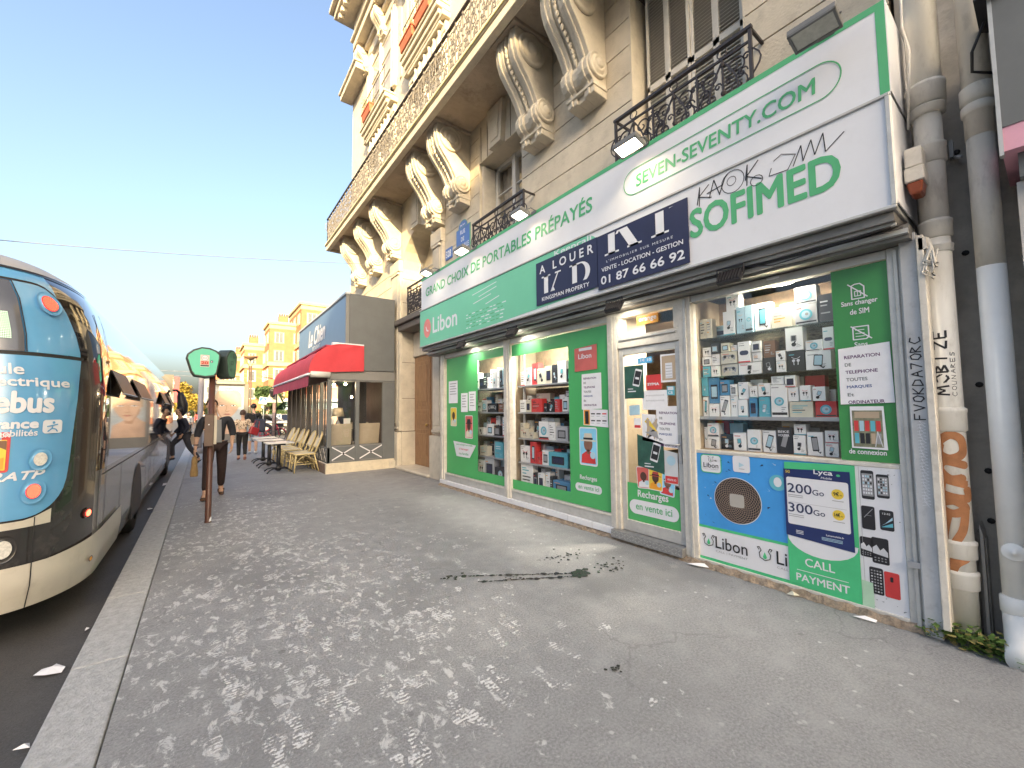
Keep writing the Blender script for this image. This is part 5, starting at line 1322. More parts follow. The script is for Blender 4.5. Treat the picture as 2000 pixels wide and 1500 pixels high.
for k in range(3): rect(mb, -1.15, 0.485-k*.009, -1.02, 0.4885-k*.009, T, PALEB, 0.001)
mb.build("print", ps)
# ------------------------------------------------------------------ neighbouring building, drain pipes and what hangs on them
CONC = M("grey_concrete", (0.46, 0.435, 0.395), 0.9, var=0.28, scale=2.5, bump=0.4, bscale=25, dirt=0.3, dirt_col=(0.07, 0.06, 0.055))
nb = thing("neighbour_building", "dark grey concrete side of the neighbouring building behind two white drain pipes", "building", (4.2, -1.5, 0))
w = MB(); w.box(4.22, 14, -9.0, 0.60, 0.0, 14.0, CONC); w.box(4.10, 4.22, -0.02, 0.06, 0.0, 8.0, CONC)
w.build("wall", nb)
w = MB(); w.box(4.215, 4.22, 0.0, 0.5, 4.62, 4.66, JOINT); w.build("wall_joint", nb); w = MB(); w.prism([(4.10, 0.37, 0), (4.10, 0.33, 0), (4.10, 0.33, 0.62), (4.10, 0.37, 0.66)], (0.1, 0, 0), CONC); w.build("concrete_upstand", nb); w = MB(); w.prism([(4.02, 0.35, 0), (4.02, 0.335, 0), (4.02, 0.335, 0.66), (4.02, 0.35, 0.72)], (0.18, 0, 0), CONC); w.build("concrete_slab", nb)
w = MB()
for (yy, z) in ((0.335, 3.28), (0.33, 2.55), (0.315, 1.63), (0.305, 1.05), (0.31, 0.72)): w = MB(); w.lathe([(0.018, -0.006), (0.02, 0.0), (0.004, 0.003)], BLACK, (4.215, yy, z), axis='x', n=8); w.build("wall_plug", nb)
w = MB(); w.box(4.17, 4.22, 0.345, 0.365, 3.24, 3.36, ZINC); w.bar((4.19, 0.34, 3.24), (4.12, 0.31, 3.2), 0.012, WHITE, 8)
w.build("wall_bracket", nb)
# the neighbour's shop sign and shutter frame
ns = thing("neighbour_sign", "dark grey shop sign with a pink band at the right edge", "sign", (3.6, -1.0, 2.9))
w = MB(); DG = M("dark_grey_sign", (0.15, 0.155, 0.15), 0.5, var=0.08, scale=5)
w.box(3.58, 4.2, -4.0, 0.115, 3.07, 3.85, DG); w.box(3.572, 3.58, -4.0, 0.12, 3.06, 3.86, DG); w.box(3.57, 3.62, 0.105, 0.122, 2.9, 3.86, ALU)
w.build("panel", ns)
w = MB(); w.box(3.578, 4.2, -4.0, 0.112, 2.92, 3.065, M("pink_band", (0.75, 0.38, 0.47), 0.45)); w.build("pink_band", ns)
w = MB(); w.box(3.52, 4.2, -4.0, 0.10, 3.86, 3.90, ZINC); w.box(3.52, 3.9, 0.07, 0.17, 3.84, 3.865, BLACK); w.tube([(3.7, 0.14, 3.8), (3.72, 0.20, 3.66), (3.80, 0.21, 3.58), (3.9, 0.13, 3.57)], 0.008, BLACK, n=6); w.build("top_flashing", ns)
nf = thing("neighbour_shop_frame", "pale metal frame post of the neighbouring shop below the pink sign band", "shop frame", (3.8, 0, 0))
w = MB(); w.box(3.74, 4.2, -0.06, 0.075, 0.0, 2.78, M("pale_frame", (0.50, 0.48, 0.45), 0.5, var=0.1)); w.box(3.66, 4.2, -4.0, 0.06, 2.78, 2.92, DG); w.build("post", nf)
w = MB(); w.box(3.85, 3.9, -4.0, -0.06, 0.0, 2.78, ALU); w.build("shutter", nf)

PIPE = M("white_pipe_paint", (0.76, 0.74, 0.68), 0.5, var=0.08, scale=5, dirt=0.5, dirt_col=(0.30, 0.25, 0.19), stretch=(1, 1, 0.35))
PIPEG = M("grey_pipe_paint", (0.60, 0.57, 0.51), 0.6, var=0.15, scale=5, dirt=0.5, dirt_col=(0.14, 0.12, 0.10), stretch=(1, 1, 0.35))
PIPEN = M("fresh_white_paint", (0.80, 0.80, 0.77), 0.5, var=0.04, scale=8)
SPRAY = M("brown_spray_paint", (0.46, 0.20, 0.085), 0.7, var=0.2, scale=12)
def pipe_surface(px, py, r):
    """maps (arc, z) to the pipe's skin; arc 0 faces the street, positive toward the camera side"""
    return lambda a, z, o=0.0: (px-(r+o)*cos(a/r), py-(r+o)*sin(a/r), z)
p1 = thing("drain_pipe", "white cast-iron drain pipe with brown spray paint and marker tags, next to the shop", "drain pipe", (3.98, 0.435, 0))
px, py, r = 3.93, 0.435, 0.070
b = MB()
b.lathe([(r, 0.0), (r, 2.62)], PIPE, (px, py, 0), n=28); b.lathe([(r*1.02, 2.62), (r*1.02, 3.55)], PIPEG, (px, py, 0), n=28)
b.lathe([(r*1.22, 3.55), (r*1.22, 8.0)], PIPE, (px, py, 0), n=28)
b.build("pipe", p1)
b = MB()
for z, h, k, m in ((0.33, 0.10, 1.16, PIPE), (0.52, 0.10, 1.16, PIPE), (1.33, 0.14, 1.15, PIPE), (2.62, 0.11, 1.18, PIPEG), (2.52, 0.04, 1.15, PIPE), (3.14, 0.12, 1.18, PIPEG), (3.55, 0.14, 1.42, PIPEG), (3.48, 0.05, 1.34, PIPEG)):
    b = MB(); b.lathe([(r, z-0.01), (r*k, z), (r*k, z+h*0.8), (r*k*1.03, z+h*0.85), (r*k*1.03, z+h), (r, z+h+0.01)], m, (px, py, 0), n=28); b.build("pipe_collar", p1)
S = pipe_surface(px, py, r)
def smooth(pts, k=5):
    P = [Vector(p) for p in pts]; out = []
    for i in range(len(P)-1):
        a, b, c, d = P[max(i-1, 0)], P[i], P[i+1], P[min(i+2, len(P)-1)]
        for q in range(k):
            t = q/k; out.append(0.5*((2*b)+(c-a)*t+(2*a-5*b+4*c-d)*t*t+(3*b-a-3*c+d)*t**3))
    return out+[P[-1]]
def skin_stroke(mb, pts, w, m, o):
    if w > 0.012: pts = smooth(pts)
    for i in range(len(pts)-1):
        a = Vector(pts[i]); c = Vector(pts[i+1]); n = max(1, int((c-a).length/0.02))
        d = (c-a)
        if d.length < 1e-6: continue
        q = Vector((-d.y, d.x)).normalized()*w/2
        for k in range(n):
            s0, s1 = a+d*k/n, a+d*(k+1)/n
            if k == 0 and w > 0.012: mb.poly([S(a.x+w/2*cos(t_*pi/6), a.y+w/2*sin(t_*pi/6), o+0.0001) for t_ in range(12)], m)
            mb.add([S(*(s0-q), o), S(*(s1-q), o), S(*(s1+q), o), S(*(s0+q), o)], [(0, 1, 2, 3)], m)
b = MB(); W = 0.050; n = 0
for pts in ([(-0.06, 1.25), (0.0, 1.30), (0.055, 1.27), (0.06, 1.19), (0.0, 1.15), (-0.055, 1.18), (-0.05, 1.24)],
            [(0.06, 1.11), (-0.03, 1.13), (-0.06, 1.08), (-0.01, 1.02), (0.05, 1.03)], [(-0.065, 1.02), (0.07, 0.985)], [(-0.055, 0.985), (-0.05, 0.92), (0.065, 0.90), (0.07, 0.96)],
            [(-0.06, 0.86), (0.0, 0.88), (0.05, 0.84), (0.0, 0.80), (-0.055, 0.82), (-0.06, 0.87)], [(-0.03, 0.79), (-0.055, 0.66), (-0.06, 0.58)], [(0.05, 0.82), (0.03, 0.70), (-0.01, 0.60), (-0.02, 0.47), (-0.045, 0.40)],
            [(0.075, 0.60), (0.04, 0.53), (-0.01, 0.48), (-0.03, 0.42)]):
    skin_stroke(b, pts, W*(1.0 if n < 5 else 0.8), SPRAY, 0.002+0.0003*n); n += 1
b.build("brown_graffiti", p1)
b = MB(); n = 0
def skin_word(word, a0, z0, dz, w, pen):
    G = {'M': [[(0, 0), (.1, 1), (.4, .3), (.7, 1), (.85, 0)]], 'O': [[(.5, 0), (.1, .3), (.2, .9), (.6, 1), (.85, .6), (.7, .1), (.4, 0)]], 'B': [[(0, 0), (0, 1), (.6, .8), (.1, .5), (.65, .25), (0, 0)]], 'I': [[(.2, 0), (.25, 1)]],
         'Z': [[(0, 1), (.8, 1), (.05, .05), (.8, 0)]], 'E': [[(.7, 1), (0, 1), (0, 0), (.7, 0)], [(0, .5), (.5, .5)]], 'C': [[(.8, .9), (.3, 1), (0, .5), (.3, 0), (.8, .1)]], 'U': [[(0, 1), (.1, 0), (.6, 0), (.7, 1)]], 'N': [[(0, 0), (.05, 1), (.6, 0), (.7, 1)]], 'A': [[(0, 0), (.4, 1), (.8, 0)], [(.15, .4), (.65, .45)]], 'R': [[(0, 0), (0, 1), (.6, .8), (.05, .5), (.7, 0)]], 'S': [[(.8, .9), (.3, 1), (.1, .7), (.7, .35), (.5, 0), (0, .1)]]}
    global n
    z = z0
    for ch in word:
        for st in G[ch]:
            skin_stroke(b, [(a0 - v*w, z + u*dz) for u, v in st], pen, BLACK, 0.001+0.0001*n); n += 1
        z += dz*1.1
skin_word("MOBIZE", 0.018, 1.56, 0.068, 0.062, 0.0115); b.build("marker_tag", p1); b = MB()
skin_word("COUNARES", 0.052, 1.55, 0.034, 0.022, 0.003)
b.build("marker_tag", p1)
p2 = thing("drain_pipe", "thick white drain pipe whose upper half is bare grey, beside the pink sign", "drain pipe", (4.0, 0.205, 0))
px2, py2, r2 = 3.92, 0.205, 0.064
b = MB(); b.lathe([(r2, 0.18), (r2, 2.36)], PIPEN, (px2, py2, 0), n=28); b.lathe([(r2*1.003, 2.358), (r2*1.003, 3.2)], PIPEG, (px2, py2, 0), n=28); b.lathe([(r2*1.05, 3.2), (r2*1.05, 8)], PIPEG, (px2, py2, 0), n=28); b.build("pipe", p2)
b = MB()
for z, h, k in ((3.36, 0.05, 1.2), (3.44, 0.09, 1.22)):
    b = MB(); b.lathe([(r2, z-.01), (r2*k, z), (r2*k, z+h), (r2, z+h+.01)], PIPEG, (px2, py2, 0), n=28); b.build("pipe_collar", p2)
b = MB()
b.lathe([(r2, 0.24), (r2*1.2, 0.25), (r2*1.2, 0.34), (r2, 0.35)], PIPEN, (px2, py2, 0), n=28)
b.build("pipe_collar", p2)
b = MB(); b.lathe([(0.052, 0.0), (0.052, -0.012), (0.045, -0.016), (0.012, -0.016), (0.012, -0.03), (0.001, -0.03)], PIPEN, (px2-r2*0.93, py2, 0.62), axis='x', n=24); b.build("inspection_cap", p2)
b = MB(); b.tube([(px2, py2, 0.26), (px2-0.03, py2-0.01, 0.16), (px2-0.12, py2-0.02, 0.08), (px2-0.22, py2-0.03, 0.05)], [0.072, 0.078, 0.082, 0.088], PIPEN, n=20); b.build("outlet_elbow", p2)

al = thing("alarm_box", "pale alarm box with a red-brown lamp at the end of the sign", "alarm box", (3.74, 0.485, 2.9))
b = MB(); b.box(3.70, 3.86, 0.445, 0.53, 3.07, 3.20, CREAM); b.box(3.695, 3.86, 0.44, 0.535, 2.97, 3.066, CREAM); b.box(3.86, 4.0, 0.46, 0.52, 2.98, 3.1, ALU); b.build("housing", al, bevel=0.006)
b = MB(); b.prism([(3.70, 0.445, 2.968), (3.70, 0.53, 2.968), (3.715, 0.515, 2.89), (3.715, 0.46, 2.89)], (0.13, 0, 0), M("dull_red_lamp", (0.26, 0.06, 0.025), 0.35)); b.build("lamp_cover", al, bevel=0.01)
cb = thing("cable_bundle", "tangle of pale cables hanging beside the top of the shop post", "cables", (3.82, 0.47, 2.5))
b = MB(); R = random.Random(9)
for i in range(7):
    y0 = 0.475+R.uniform(-.02, .02); l = R.uniform(.12, .26)
    b.tube([(3.80, y0, 2.60), (3.77, y0-.02, 2.58-l*.4), (3.75, y0-R.uniform(-.02, .05), 2.56-l*.8), (3.76, y0-R.uniform(0.0, .06), 2.56-l), (3.79, y0-R.uniform(0.0, .05), 2.6-l*.6)], 0.006, CREAM, n=6)
b.box(3.76, 3.84, 0.46, 0.50, 2.52, 2.60, CREAM)
b.build("cables", cb)
b = MB(); b.tube([(3.79, 0.50, 4.4), (3.78, 0.505, 4.1), (3.76, 0.475, 3.9), (3.78, 0.49, 3.7), (3.85, 0.52, 3.4)], 0.007, CREAM, n=6); b.build("loose_cable", cb)

# street plate and house number
PB = M("plate_blue", (0.07, 0.16, 0.46), 0.3); PG = M("plate_green", (0.12, 0.30, 0.22), 0.3)
st = thing("street_plate", "blue enamel street name plate with a rounded crest, on the stone wall", "street sign", (WX, 7.07, 4.95))
b = MB(); b.box(WX-0.02, WX+0.01, 6.83, 7.38, 4.70, 5.22, PG); b.box(WX-0.024, WX-0.02, 6.845, 7.365, 4.715, 5.205, PB)
T = FT(WX-0.02); flat(b, [(-7.29, 5.22), (-6.92, 5.22)] + [(-7.105+0.185*cos(a*pi/12), 5.22+0.15*sin(a*pi/12)) for a in range(1, 12)], T, PG); flat(b, [(-7.27, 5.22), (-6.94, 5.22)] + [(-7.105+0.165*cos(a*pi/12), 5.22+0.13*sin(a*pi/12)) for a in range(1, 12)], T, PB, 0.002)
b.build("plate", st)
b = MB(); T = FT(WX-0.0255)
put_text(b, "RUE", 0.1, T @ Matrix.Translation((-7.20, 5.08, 0)), WHITE, bold=0.015, fit=0.19, fith=0.085); b.build("lettering", st); b = MB(); put_text(b, "DE", 0.1, T @ Matrix.Translation((-7.17, 4.93, 0)), WHITE, bold=0.015, fit=0.12, fith=0.085); b.build("lettering", st); b = MB(); put_text(b, "BELLEVILLE", 0.1, T @ Matrix.Translation((-7.34, 4.77, 0)), WHITE, bold=0.015, fit=0.47, fith=0.095)
b.build("lettering", st); b = MB(); put_text(b, "20e Arrt", 0.05, T @ Matrix.Translation((-7.21, 5.245, 0)), WHITE, bold=0.01, fit=0.2, fith=0.045)
b.build("lettering", st)
hn = thing("house_number", "small house number plate 328 beside the blue street plate", "number plate", (WX, 7.72, 4.86))
b = MB(); b.box(WX-0.02, WX+0.01, 7.58, 7.86, 4.74, 4.98, PB); b.build("plate", hn)
b = MB(); put_text(b, "328", 0.1, FT(WX-0.022) @ Matrix.Translation((-7.83, 4.785, 0)), WHITE, bold=0.02, fit=0.22, fith=0.14); b.build("lettering", hn)

# weeds at the foot of the pipes
WEED = M("weed_leaf", (0.10, 0.17, 0.03), 0.7, var=0.4, scale=20)
WEED2 = M("dry_weed_leaf", (0.33, 0.28, 0.09), 0.8, var=0.3, scale=20)
b = MB(); R = random.Random(21)
for i in range(900):
    t = R.random()
    x = 3.86+R.uniform(-.10, .06)-0.06*t; y = 0.60-0.45*t+R.uniform(-.04, .04)
    a = R.uniform(0, 2*pi); l = R.uniform(.015, .05); hgt = R.uniform(.0, .07)+0.04*(R.random() < .2)
    d = Vector((cos(a), sin(a), R.uniform(.0, .8))).normalized()*l; q = Vector((-sin(a), cos(a), 0))*l*R.uniform(.25, .5)
    o = Vector((x, y, 0.006+hgt))
    b.poly([o, o+d*.5+q, o+d, o+d*.5-q], WEED2 if R.random() < .22 else WEED)
tag(b.build("weeds"), "low green weeds growing in the gap at the foot of the white drain pipes", "weeds", kind="stuff")
# ------------------------------------------------------------------ glazed cafe terrace with red awning
CG = M("cafe_grey_paint", (0.125, 0.135, 0.14), 0.5, var=0.08, scale=4)
CGL = M("cafe_grey_light", (0.20, 0.20, 0.195), 0.5, var=0.06)
CDK = M("cafe_dark_frame", (0.075, 0.07, 0.068), 0.4)
REDA = M("red_awning_cloth", (0.55, 0.045, 0.06), 0.75, var=0.10, scale=3, bump=0.2, bscale=20)
REDV = M("dark_red_valance", (0.40, 0.05, 0.085), 0.8, var=0.12, scale=5)
CBLUE = M("glossy_blue_fascia", (0.10, 0.16, 0.25), 0.35, var=0.04, scale=2, coat=0.12)
PLAST = M("plinth_render", (0.62, 0.55, 0.42), 0.8, var=0.1, scale=5, dirt=0.4, dirt_col=(0.3, 0.25, 0.18))
caf = thing("cafe_terrace", "grey glazed cafe terrace with a blue fascia box against the stone building", "cafe terrace", (3.2, 13.4, 0))
Y0, Y1, XF = 10.5, 16.3, 2.36
w = MB(); w.box(XF-0.02, 4.0, Y0-0.03, Y1, -0.02, 0.245, PLAST); w.box(3.86, 4.14, Y0-0.05, Y0+0.3, 0, 0.20, STONE2)
w.build("plinth", caf, bevel=0.01)
w = MB(); w.box(XF-0.026, XF-0.02, Y0+0.05, Y1, 0.0, 0.235, M("brown_tiles", (0.20, 0.14, 0.11), 0.5, var=0.25, scale=7)); w.build("plinth_tiles", caf)
w = MB()
for (a, b) in ((XF, XF+0.10), (3.02, 3.11), (3.70, 4.02)): w.box(a, b, Y0, Y0+0.09, 0.246, 2.26, CG)
w.box(XF, 4.02, Y0-0.004, Y0+0.10, 2.22, 2.49, CGL); w.box(XF-0.01, 4.02, Y0-0.012, Y0+0.08, 2.24, 2.27, CG)
for (a, b) in ((XF+0.10, 3.02), (3.11, 3.70)):
    w.box(a, b, Y0+0.01, Y0+0.07, 0.246, 0.66, CG); w.box(a+0.02, b-0.02, Y0+0.002, Y0+0.01, 0.62, 0.645, CGL); w.box(a+0.02, b-0.02, Y0+0.002, Y0+0.01, 0.27, 0.29, CGL)
nb_ = 7; st = (Y1-Y0)/nb_
for k in range(nb_+1):
    yy = Y0+k*st
    if k: w.box(XF, XF+0.09, yy-0.05, yy+0.05, 0.246, 2.26, CG if k < 3 else CDK)
    if k < nb_:
        w.box(XF+0.01, XF+0.07, yy, yy+st, 0.246, 0.62, CG); w.box(XF+0.02, XF+0.06, yy+st*0.5-0.012, yy+st*0.5+0.012, 0.62, 2.24, CDK)
w.box(XF-0.004, XF+0.10, Y0, Y1, 2.22, 2.49, CDK)
w.build("frame", caf, bevel=0.006)
for (a, b) in ((XF+0.12, 3.0), (3.13, 3.68)):
    w = MB()
    for s_ in (1, -1):
        p, q = (a, 0.30), (b, 0.61)
        if s_ < 0: p, q = (a, 0.61), (b, 0.30)
        w.prism([(p[0], Y0-0.006-0.003*s_, p[1]), (p[0], Y0-0.006-0.003*s_, p[1]+0.028), (q[0], Y0-0.006-0.003*s_, q[1]+0.014), (q[0], Y0-0.006-0.003*s_, q[1]-0.014)], (0, 0.012, 0), WHITE)
    w.lathe([(0.022, -0.02), (0.022, 0.0)], BLACK, ((a+b)/2, Y0-0.004, 0.46), axis='y', n=12)
    w.build("cross_brace", caf)
for k in range(nb_*2):
    w = MB(); a = Y0+k*st/2+0.06; b = a+st/2-0.12
    for (p, q) in (((a, 0.29), (b, 0.58)), ((a, 0.58), (b, 0.29))): w.bar((XF-0.002, p[0], p[1]), (XF-0.002, q[0], q[1]), 0.012, M("brace_grey", (0.36, 0.34, 0.31), 0.5))
    w.build("cross_brace", caf)
for (a, b) in ((XF+0.10, 3.02), (3.11, 3.70)):
    w = MB(); w.poly([(a, Y0+0.04, 0.66), (b, Y0+0.04, 0.66), (b, Y0+0.04, 2.22), (a, Y0+0.04, 2.22)], GLASS); w.build("pane", caf)
for k in range(nb_):
    w = MB(); a = Y0+k*st+0.05; b = a+st-0.1; w.poly([(XF+0.04, a, 0.62), (XF+0.04, a, 2.22), (XF+0.04, b, 2.22), (XF+0.04, b, 0.62)], GLASS); w.build("pane", caf)
w = MB()
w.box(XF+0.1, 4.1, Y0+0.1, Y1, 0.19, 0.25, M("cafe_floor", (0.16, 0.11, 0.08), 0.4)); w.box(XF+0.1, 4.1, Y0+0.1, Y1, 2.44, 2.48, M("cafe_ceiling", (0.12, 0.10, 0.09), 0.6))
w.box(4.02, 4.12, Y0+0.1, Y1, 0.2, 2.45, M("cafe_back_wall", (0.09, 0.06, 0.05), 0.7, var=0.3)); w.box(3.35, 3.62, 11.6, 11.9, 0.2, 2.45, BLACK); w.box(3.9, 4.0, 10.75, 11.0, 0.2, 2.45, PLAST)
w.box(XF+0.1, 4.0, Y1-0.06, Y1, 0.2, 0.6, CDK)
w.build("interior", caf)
w = MB()
w.box(2.84, 4.0, Y0-0.02, Y1+0.4, 2.50, 4.43, CG); w.box(2.755, 2.84, Y0-0.012, Y1+0.4, 3.13, 4.44, CGL)
w.box(2.735, 2.85, Y0-0.03, Y1+0.42, 4.40, 4.46, M("fascia_top_trim", (0.50, 0.52, 0.54), 0.4))
w.build("fascia_box", caf, bevel=0.006)
w = MB()
for k in range(4):
    a = Y0+k*1.6; w.box(2.742, 2.755, a+0.003, min(a+1.597, Y1+0.4), 3.14, 4.33, CBLUE)
w.box(2.744, 2.755, Y0, Y1+0.4, 4.335, 4.40, BLACK)
w.build("blue_fascia", caf)
w = MB(); T = FT(2.735)
def pts3(body, y, z, fit, fith, m, th=0.03, shear=0.35, bold=0.02):
    vs, fs = text_pts(body, 0.3, bold=0, shear=shear, fit=fit, fith=fith)
    for k in range(8):
        d = Vector((bold*fith*cos(k*pi/4), bold*fith*sin(k*pi/4), 2e-5*k)); w.add([T @ (v+d+Vector((-y, z, 0))) for v in vs], fs, m)
        d.z = -0.012; w.add([T @ (v+d+Vector((-y+0.02, z-0.01, 0))) for v in vs], fs, GREY)
pts3("Le Chien", 14.9, 3.60, 2.3, 0.52, WHITE, bold=0.04)
w.build("script_lettering", caf)
w = MB(); pts3("RESTAURANT", 14.3, 3.42, 1.1, 0.12, WHITE, shear=0, bold=0.03); w.box(2.722, 2.735, 12.9, 14.6, 3.34, 3.37, WHITE); w.build("small_lettering", caf)

awn = thing("awning", "red cafe awning with a dark scalloped valance along the terrace", "awning", (2.0, 13.4, 2.3))
prof = [(2.74-0.81*sin(pi/2*k/14)**0.92, 2.36+0.77*cos(pi/2*k/14)**0.9) for k in range(14)]+[(1.93, 2.36)]
w = MB(); n = 26
w.grid(lambda u, v: (prof[round(v*14)][0], 10.44+6.1*u, prof[round(v*14)][1] - 0.02*abs(sin(u*8*pi/2))*sin(v*pi)), 64, 14, REDA)
w.build("canopy", awn)
w = MB()
def endpt(u, v):
    # from the curved edge (u=0) back to the rear (u=1), v up
    p = [prof[14-round(v*14)][0], prof[14-round(v*14)][1]]
    xr, zr = 3.19, 2.48+(3.12-2.48)*v
    zz = p[1] if v > 0 else 2.40
    return (p[0]+(xr-p[0])*u, 10.44-0.012*sin(u*9)*sin(v*5)-0.01*u, zz+(zr-zz)*u)
w.grid(endpt, 14, 14, REDA); w.build("end_panel", awn)
w = MB(); n = 60
def val(u, v):
    yy = 10.46+6.06*u; z = 2.33-0.27*v
    if v > 0.9: z += 0.025*abs(sin(u*n*pi*0.5))
    return (1.935-0.012*v+0.012*sin(u*40)*v, yy, z)
w.grid(val, 240, 4, REDV); w.build("valance", awn)
w = MB(); w.tube([(1.93, 10.44, 2.36), (1.93, 16.54, 2.36)], 0.032, WHITE, n=8); w.build("front_bar", awn)
w = MB(); w.tube([(1.97, 10.46, 2.36), (2.40, 10.46, 2.36)], 0.075, M("rolled_white_blind", (0.62, 0.61, 0.58), 0.6, var=0.1), n=12); w.build("side_blind_roll", awn)
w = MB(); w.box(2.3, 2.74, 10.5, 16.4, 3.05, 3.09, REDV); w.box(2.45, 3.2, 10.47, 10.6, 3.09, 3.16, WHITE); w.build("cassette", awn)
def bulb(x, y, z, lab):
    t = thing("pendant_bulb", lab, "light bulb", (x, y, z), group="bulbs hanging in the cafe")
    b = MB(); b.ball((x, y, z), 0.035, ME("bulb_glow", (1, 0.78, 0.45), 20.0), 10); b.build("bulb", t); b = MB(); b.bar((x, y, z+0.03), (x, y, 2.44), 0.005, BLACK); b.build("cord", t)
    l = bpy.data.lights.new("bulb", 'POINT'); l.energy = 2.5; l.color = (1, 0.75, 0.45); l.shadow_soft_size = 0.04
    lo = bpy.data.objects.new("bulb_light", l); COL.objects.link(lo); lo.parent = t; lo.location = (0, 0, -0.06)
bulb(2.62, 11.0, 2.16, "leftmost glowing bulb behind the cafe end window"); bulb(2.9, 11.0, 2.18, "glowing bulb right of the leftmost one in the cafe window"); bulb(3.5, 12.6, 1.9, "lower glowing bulb deep inside the cafe")
BEI = M("beige_leather", (0.42, 0.36, 0.27), 0.5, var=0.1)
def lounge(x, y, rz, lab):
    t = thing("lounge_chair", lab, "chair", (0, 0, 0), group="beige chairs inside the cafe")
    b = MB(); b.box(-0.26, 0.26, -0.26, 0.26, 0.30, 0.44, BEI); b.build("seat", t, bevel=0.05, seg=3)
    b = MB(); b.grid(lambda u, v: (-0.27+0.54*u, 0.27+0.05*sin(u*pi)+0.10*v, 0.40+0.5*v), 6, 5, BEI); b.grid(lambda u, v: (-0.27+0.54*u, 0.33+0.05*sin(u*pi)+0.10*v, 0.40+0.5*v), 6, 5, BEI); b.box(-0.27, 0.27, 0.34, 0.43, 0.86, 0.92, BEI); b.build("backrest", t)
    for (a, c) in ((-.22, -.22), (.22, -.22), (-.22, .22), (.22, .22)):
        b = MB(); b.bar((a, c, 0), (a*.9, c*.9, 0.31), 0.015, CDK, 8); b.build("leg", t)
    t.location = (x, y, 0.25); t.rotation_euler = (0, 0, rz)
lounge(2.78, 11.15, pi*0.95, "beige chair seen from behind in the left cafe end window"); lounge(3.42, 11.1, pi*1.0, "beige chair behind the right-hand cafe end window"); lounge(3.75, 12.3, pi*0.8, "beige chair farther inside the cafe beside the wall")
t = thing("table_lamp", "pale table lamp with two white menus beside it inside the cafe window", "table lamp", (2.95, 11.9, 1.0))
b = MB(); b.lathe([(0.07, 0.99), (0.07, 1.01), (0.03, 1.03), (0.07, 1.12), (0.05, 1.2), (0.015, 1.25), (0.015, 1.36)], ZINC, (2.95, 11.9, 0)); b.build("base", t)
b = MB(); b.lathe([(0.16, 1.34), (0.12, 1.58)], PLAST, (2.95, 11.9, 0)); b.build("lamp_shade", t)
t = thing("cafe_table", "dark table with the lamp inside the cafe window", "table", (2.95, 11.9, 0.25)); b = MB(); b.box(2.55, 3.3, 11.6, 12.2, 0.96, 0.99, CDK); b.build("tabletop", t); b = MB(); b.lathe([(0.2, 0.25), (0.2, 0.27), (0.03, 0.29), (0.03, 0.96)], CDK, (2.95, 11.9, 0)); b.build("leg", t)
for i, (x, lab) in enumerate(((2.72, "white menu card standing left of the table lamp"), (3.15, "white menu card standing right of the table lamp"))):
    b = MB(); b.box(-0.09, 0.09, -0.004, 0.004, 0, 0.30, WHITE); o = b.build("menu_card"); o.location = (x, 11.75, 0.99); tag(o, lab, "menu", "menu cards on the cafe table")

# terrace furniture outside
MARB = M("marble_top", (0.62, 0.63, 0.62), 0.3, var=0.08, scale=8)
def bistro_table(x, y, lab):
    t = thing("bistro_table", lab, "table", (x, y, 0), group="bistro tables on the pavement")
    b = MB(); b.box(x-0.30, x+0.30, y-0.30, y+0.30, 0.715, 0.735, MARB); b.box(x-0.303, x+0.303, y-0.303, y+0.303, 0.705, 0.716, ZINC); b.build("tabletop", t)
    b = MB(); b.lathe([(0.045, 0.03), (0.045, 0.70)], BLACK, (x, y, 0), n=12); b.box(x-0.13, x+0.13, y-0.13, y+0.13, 0.66, 0.705, BLACK); b.build("column", t)
    b = MB()
    b.lathe([(0.07, 0.05), (0.05, 0.16)], BLACK, (x, y, 0), n=12)
    for k in range(4):
        a = pi/4+k*pi/2
        b.tube([(x+r_*cos(a), y+r_*sin(a), z_) for r_, z_ in ((0.03, 0.09), (0.18, 0.10), (0.30, 0.07), (0.38, 0.015))], [0.02, 0.017, 0.014, 0.016], BLACK, n=8)
    b.build("foot", t)
bistro_table(1.52, 11.72, "bistro table with white top, nearest of the row on the pavement")
bistro_table(1.46, 13.0, "bistro table with white top, second from the corner of the cafe")
bistro_table(1.45, 14.3, "bistro table with white top, farthest of the row")
RATT = M("rattan_frame", (0.58, 0.47, 0.24), 0.5, var=0.12, scale=12)
WEAVE = M("woven_cream_plastic", (0.60, 0.55, 0.42), 0.6, var=0.16, scale=60)
ch = thing("rattan_chair", "woven cream rattan chair nearest the corner of the cafe, front one", "chair", (0, 0, 0), group="rattan chairs along the cafe front")
b = MB(); b.box(-0.22, 0.22, -0.21, 0.21, 0.435, 0.455, WEAVE); b.tube([(-.23, -.2, .44), (-.23, .2, .44), (-.2, .22, .44), (.2, .22, .44), (.22, .2, .44), (.22, -.2, .44), (.2, -.22, .44), (-.2, -.22, .44)], 0.02, RATT, n=8, closed=True); b.build("seat", ch)
b = MB()
def bk(t): # oval back frame
    return (0.20+0.20*t[1], t[0], 0.46+0.50*t[1])
ov = [(-0.20, 0.0), (-0.215, 0.3), (-0.21, 0.6), (-0.16, 0.85), (-0.08, 0.98), (0, 1.0), (0.08, 0.98), (0.16, 0.85), (0.21, 0.6), (0.215, 0.3), (0.20, 0.0)]
b.tube([bk(p) for p in ov], 0.02, RATT, n=8)
b.poly([bk((p[0]*0.93, p[1]*0.97+0.01)) for p in ov if p[1] > 0.25], WEAVE); b.tube([bk((-0.21, 0.26)), bk((0.21, 0.26))], 0.014, RATT, n=6)
b.build("backrest", ch)
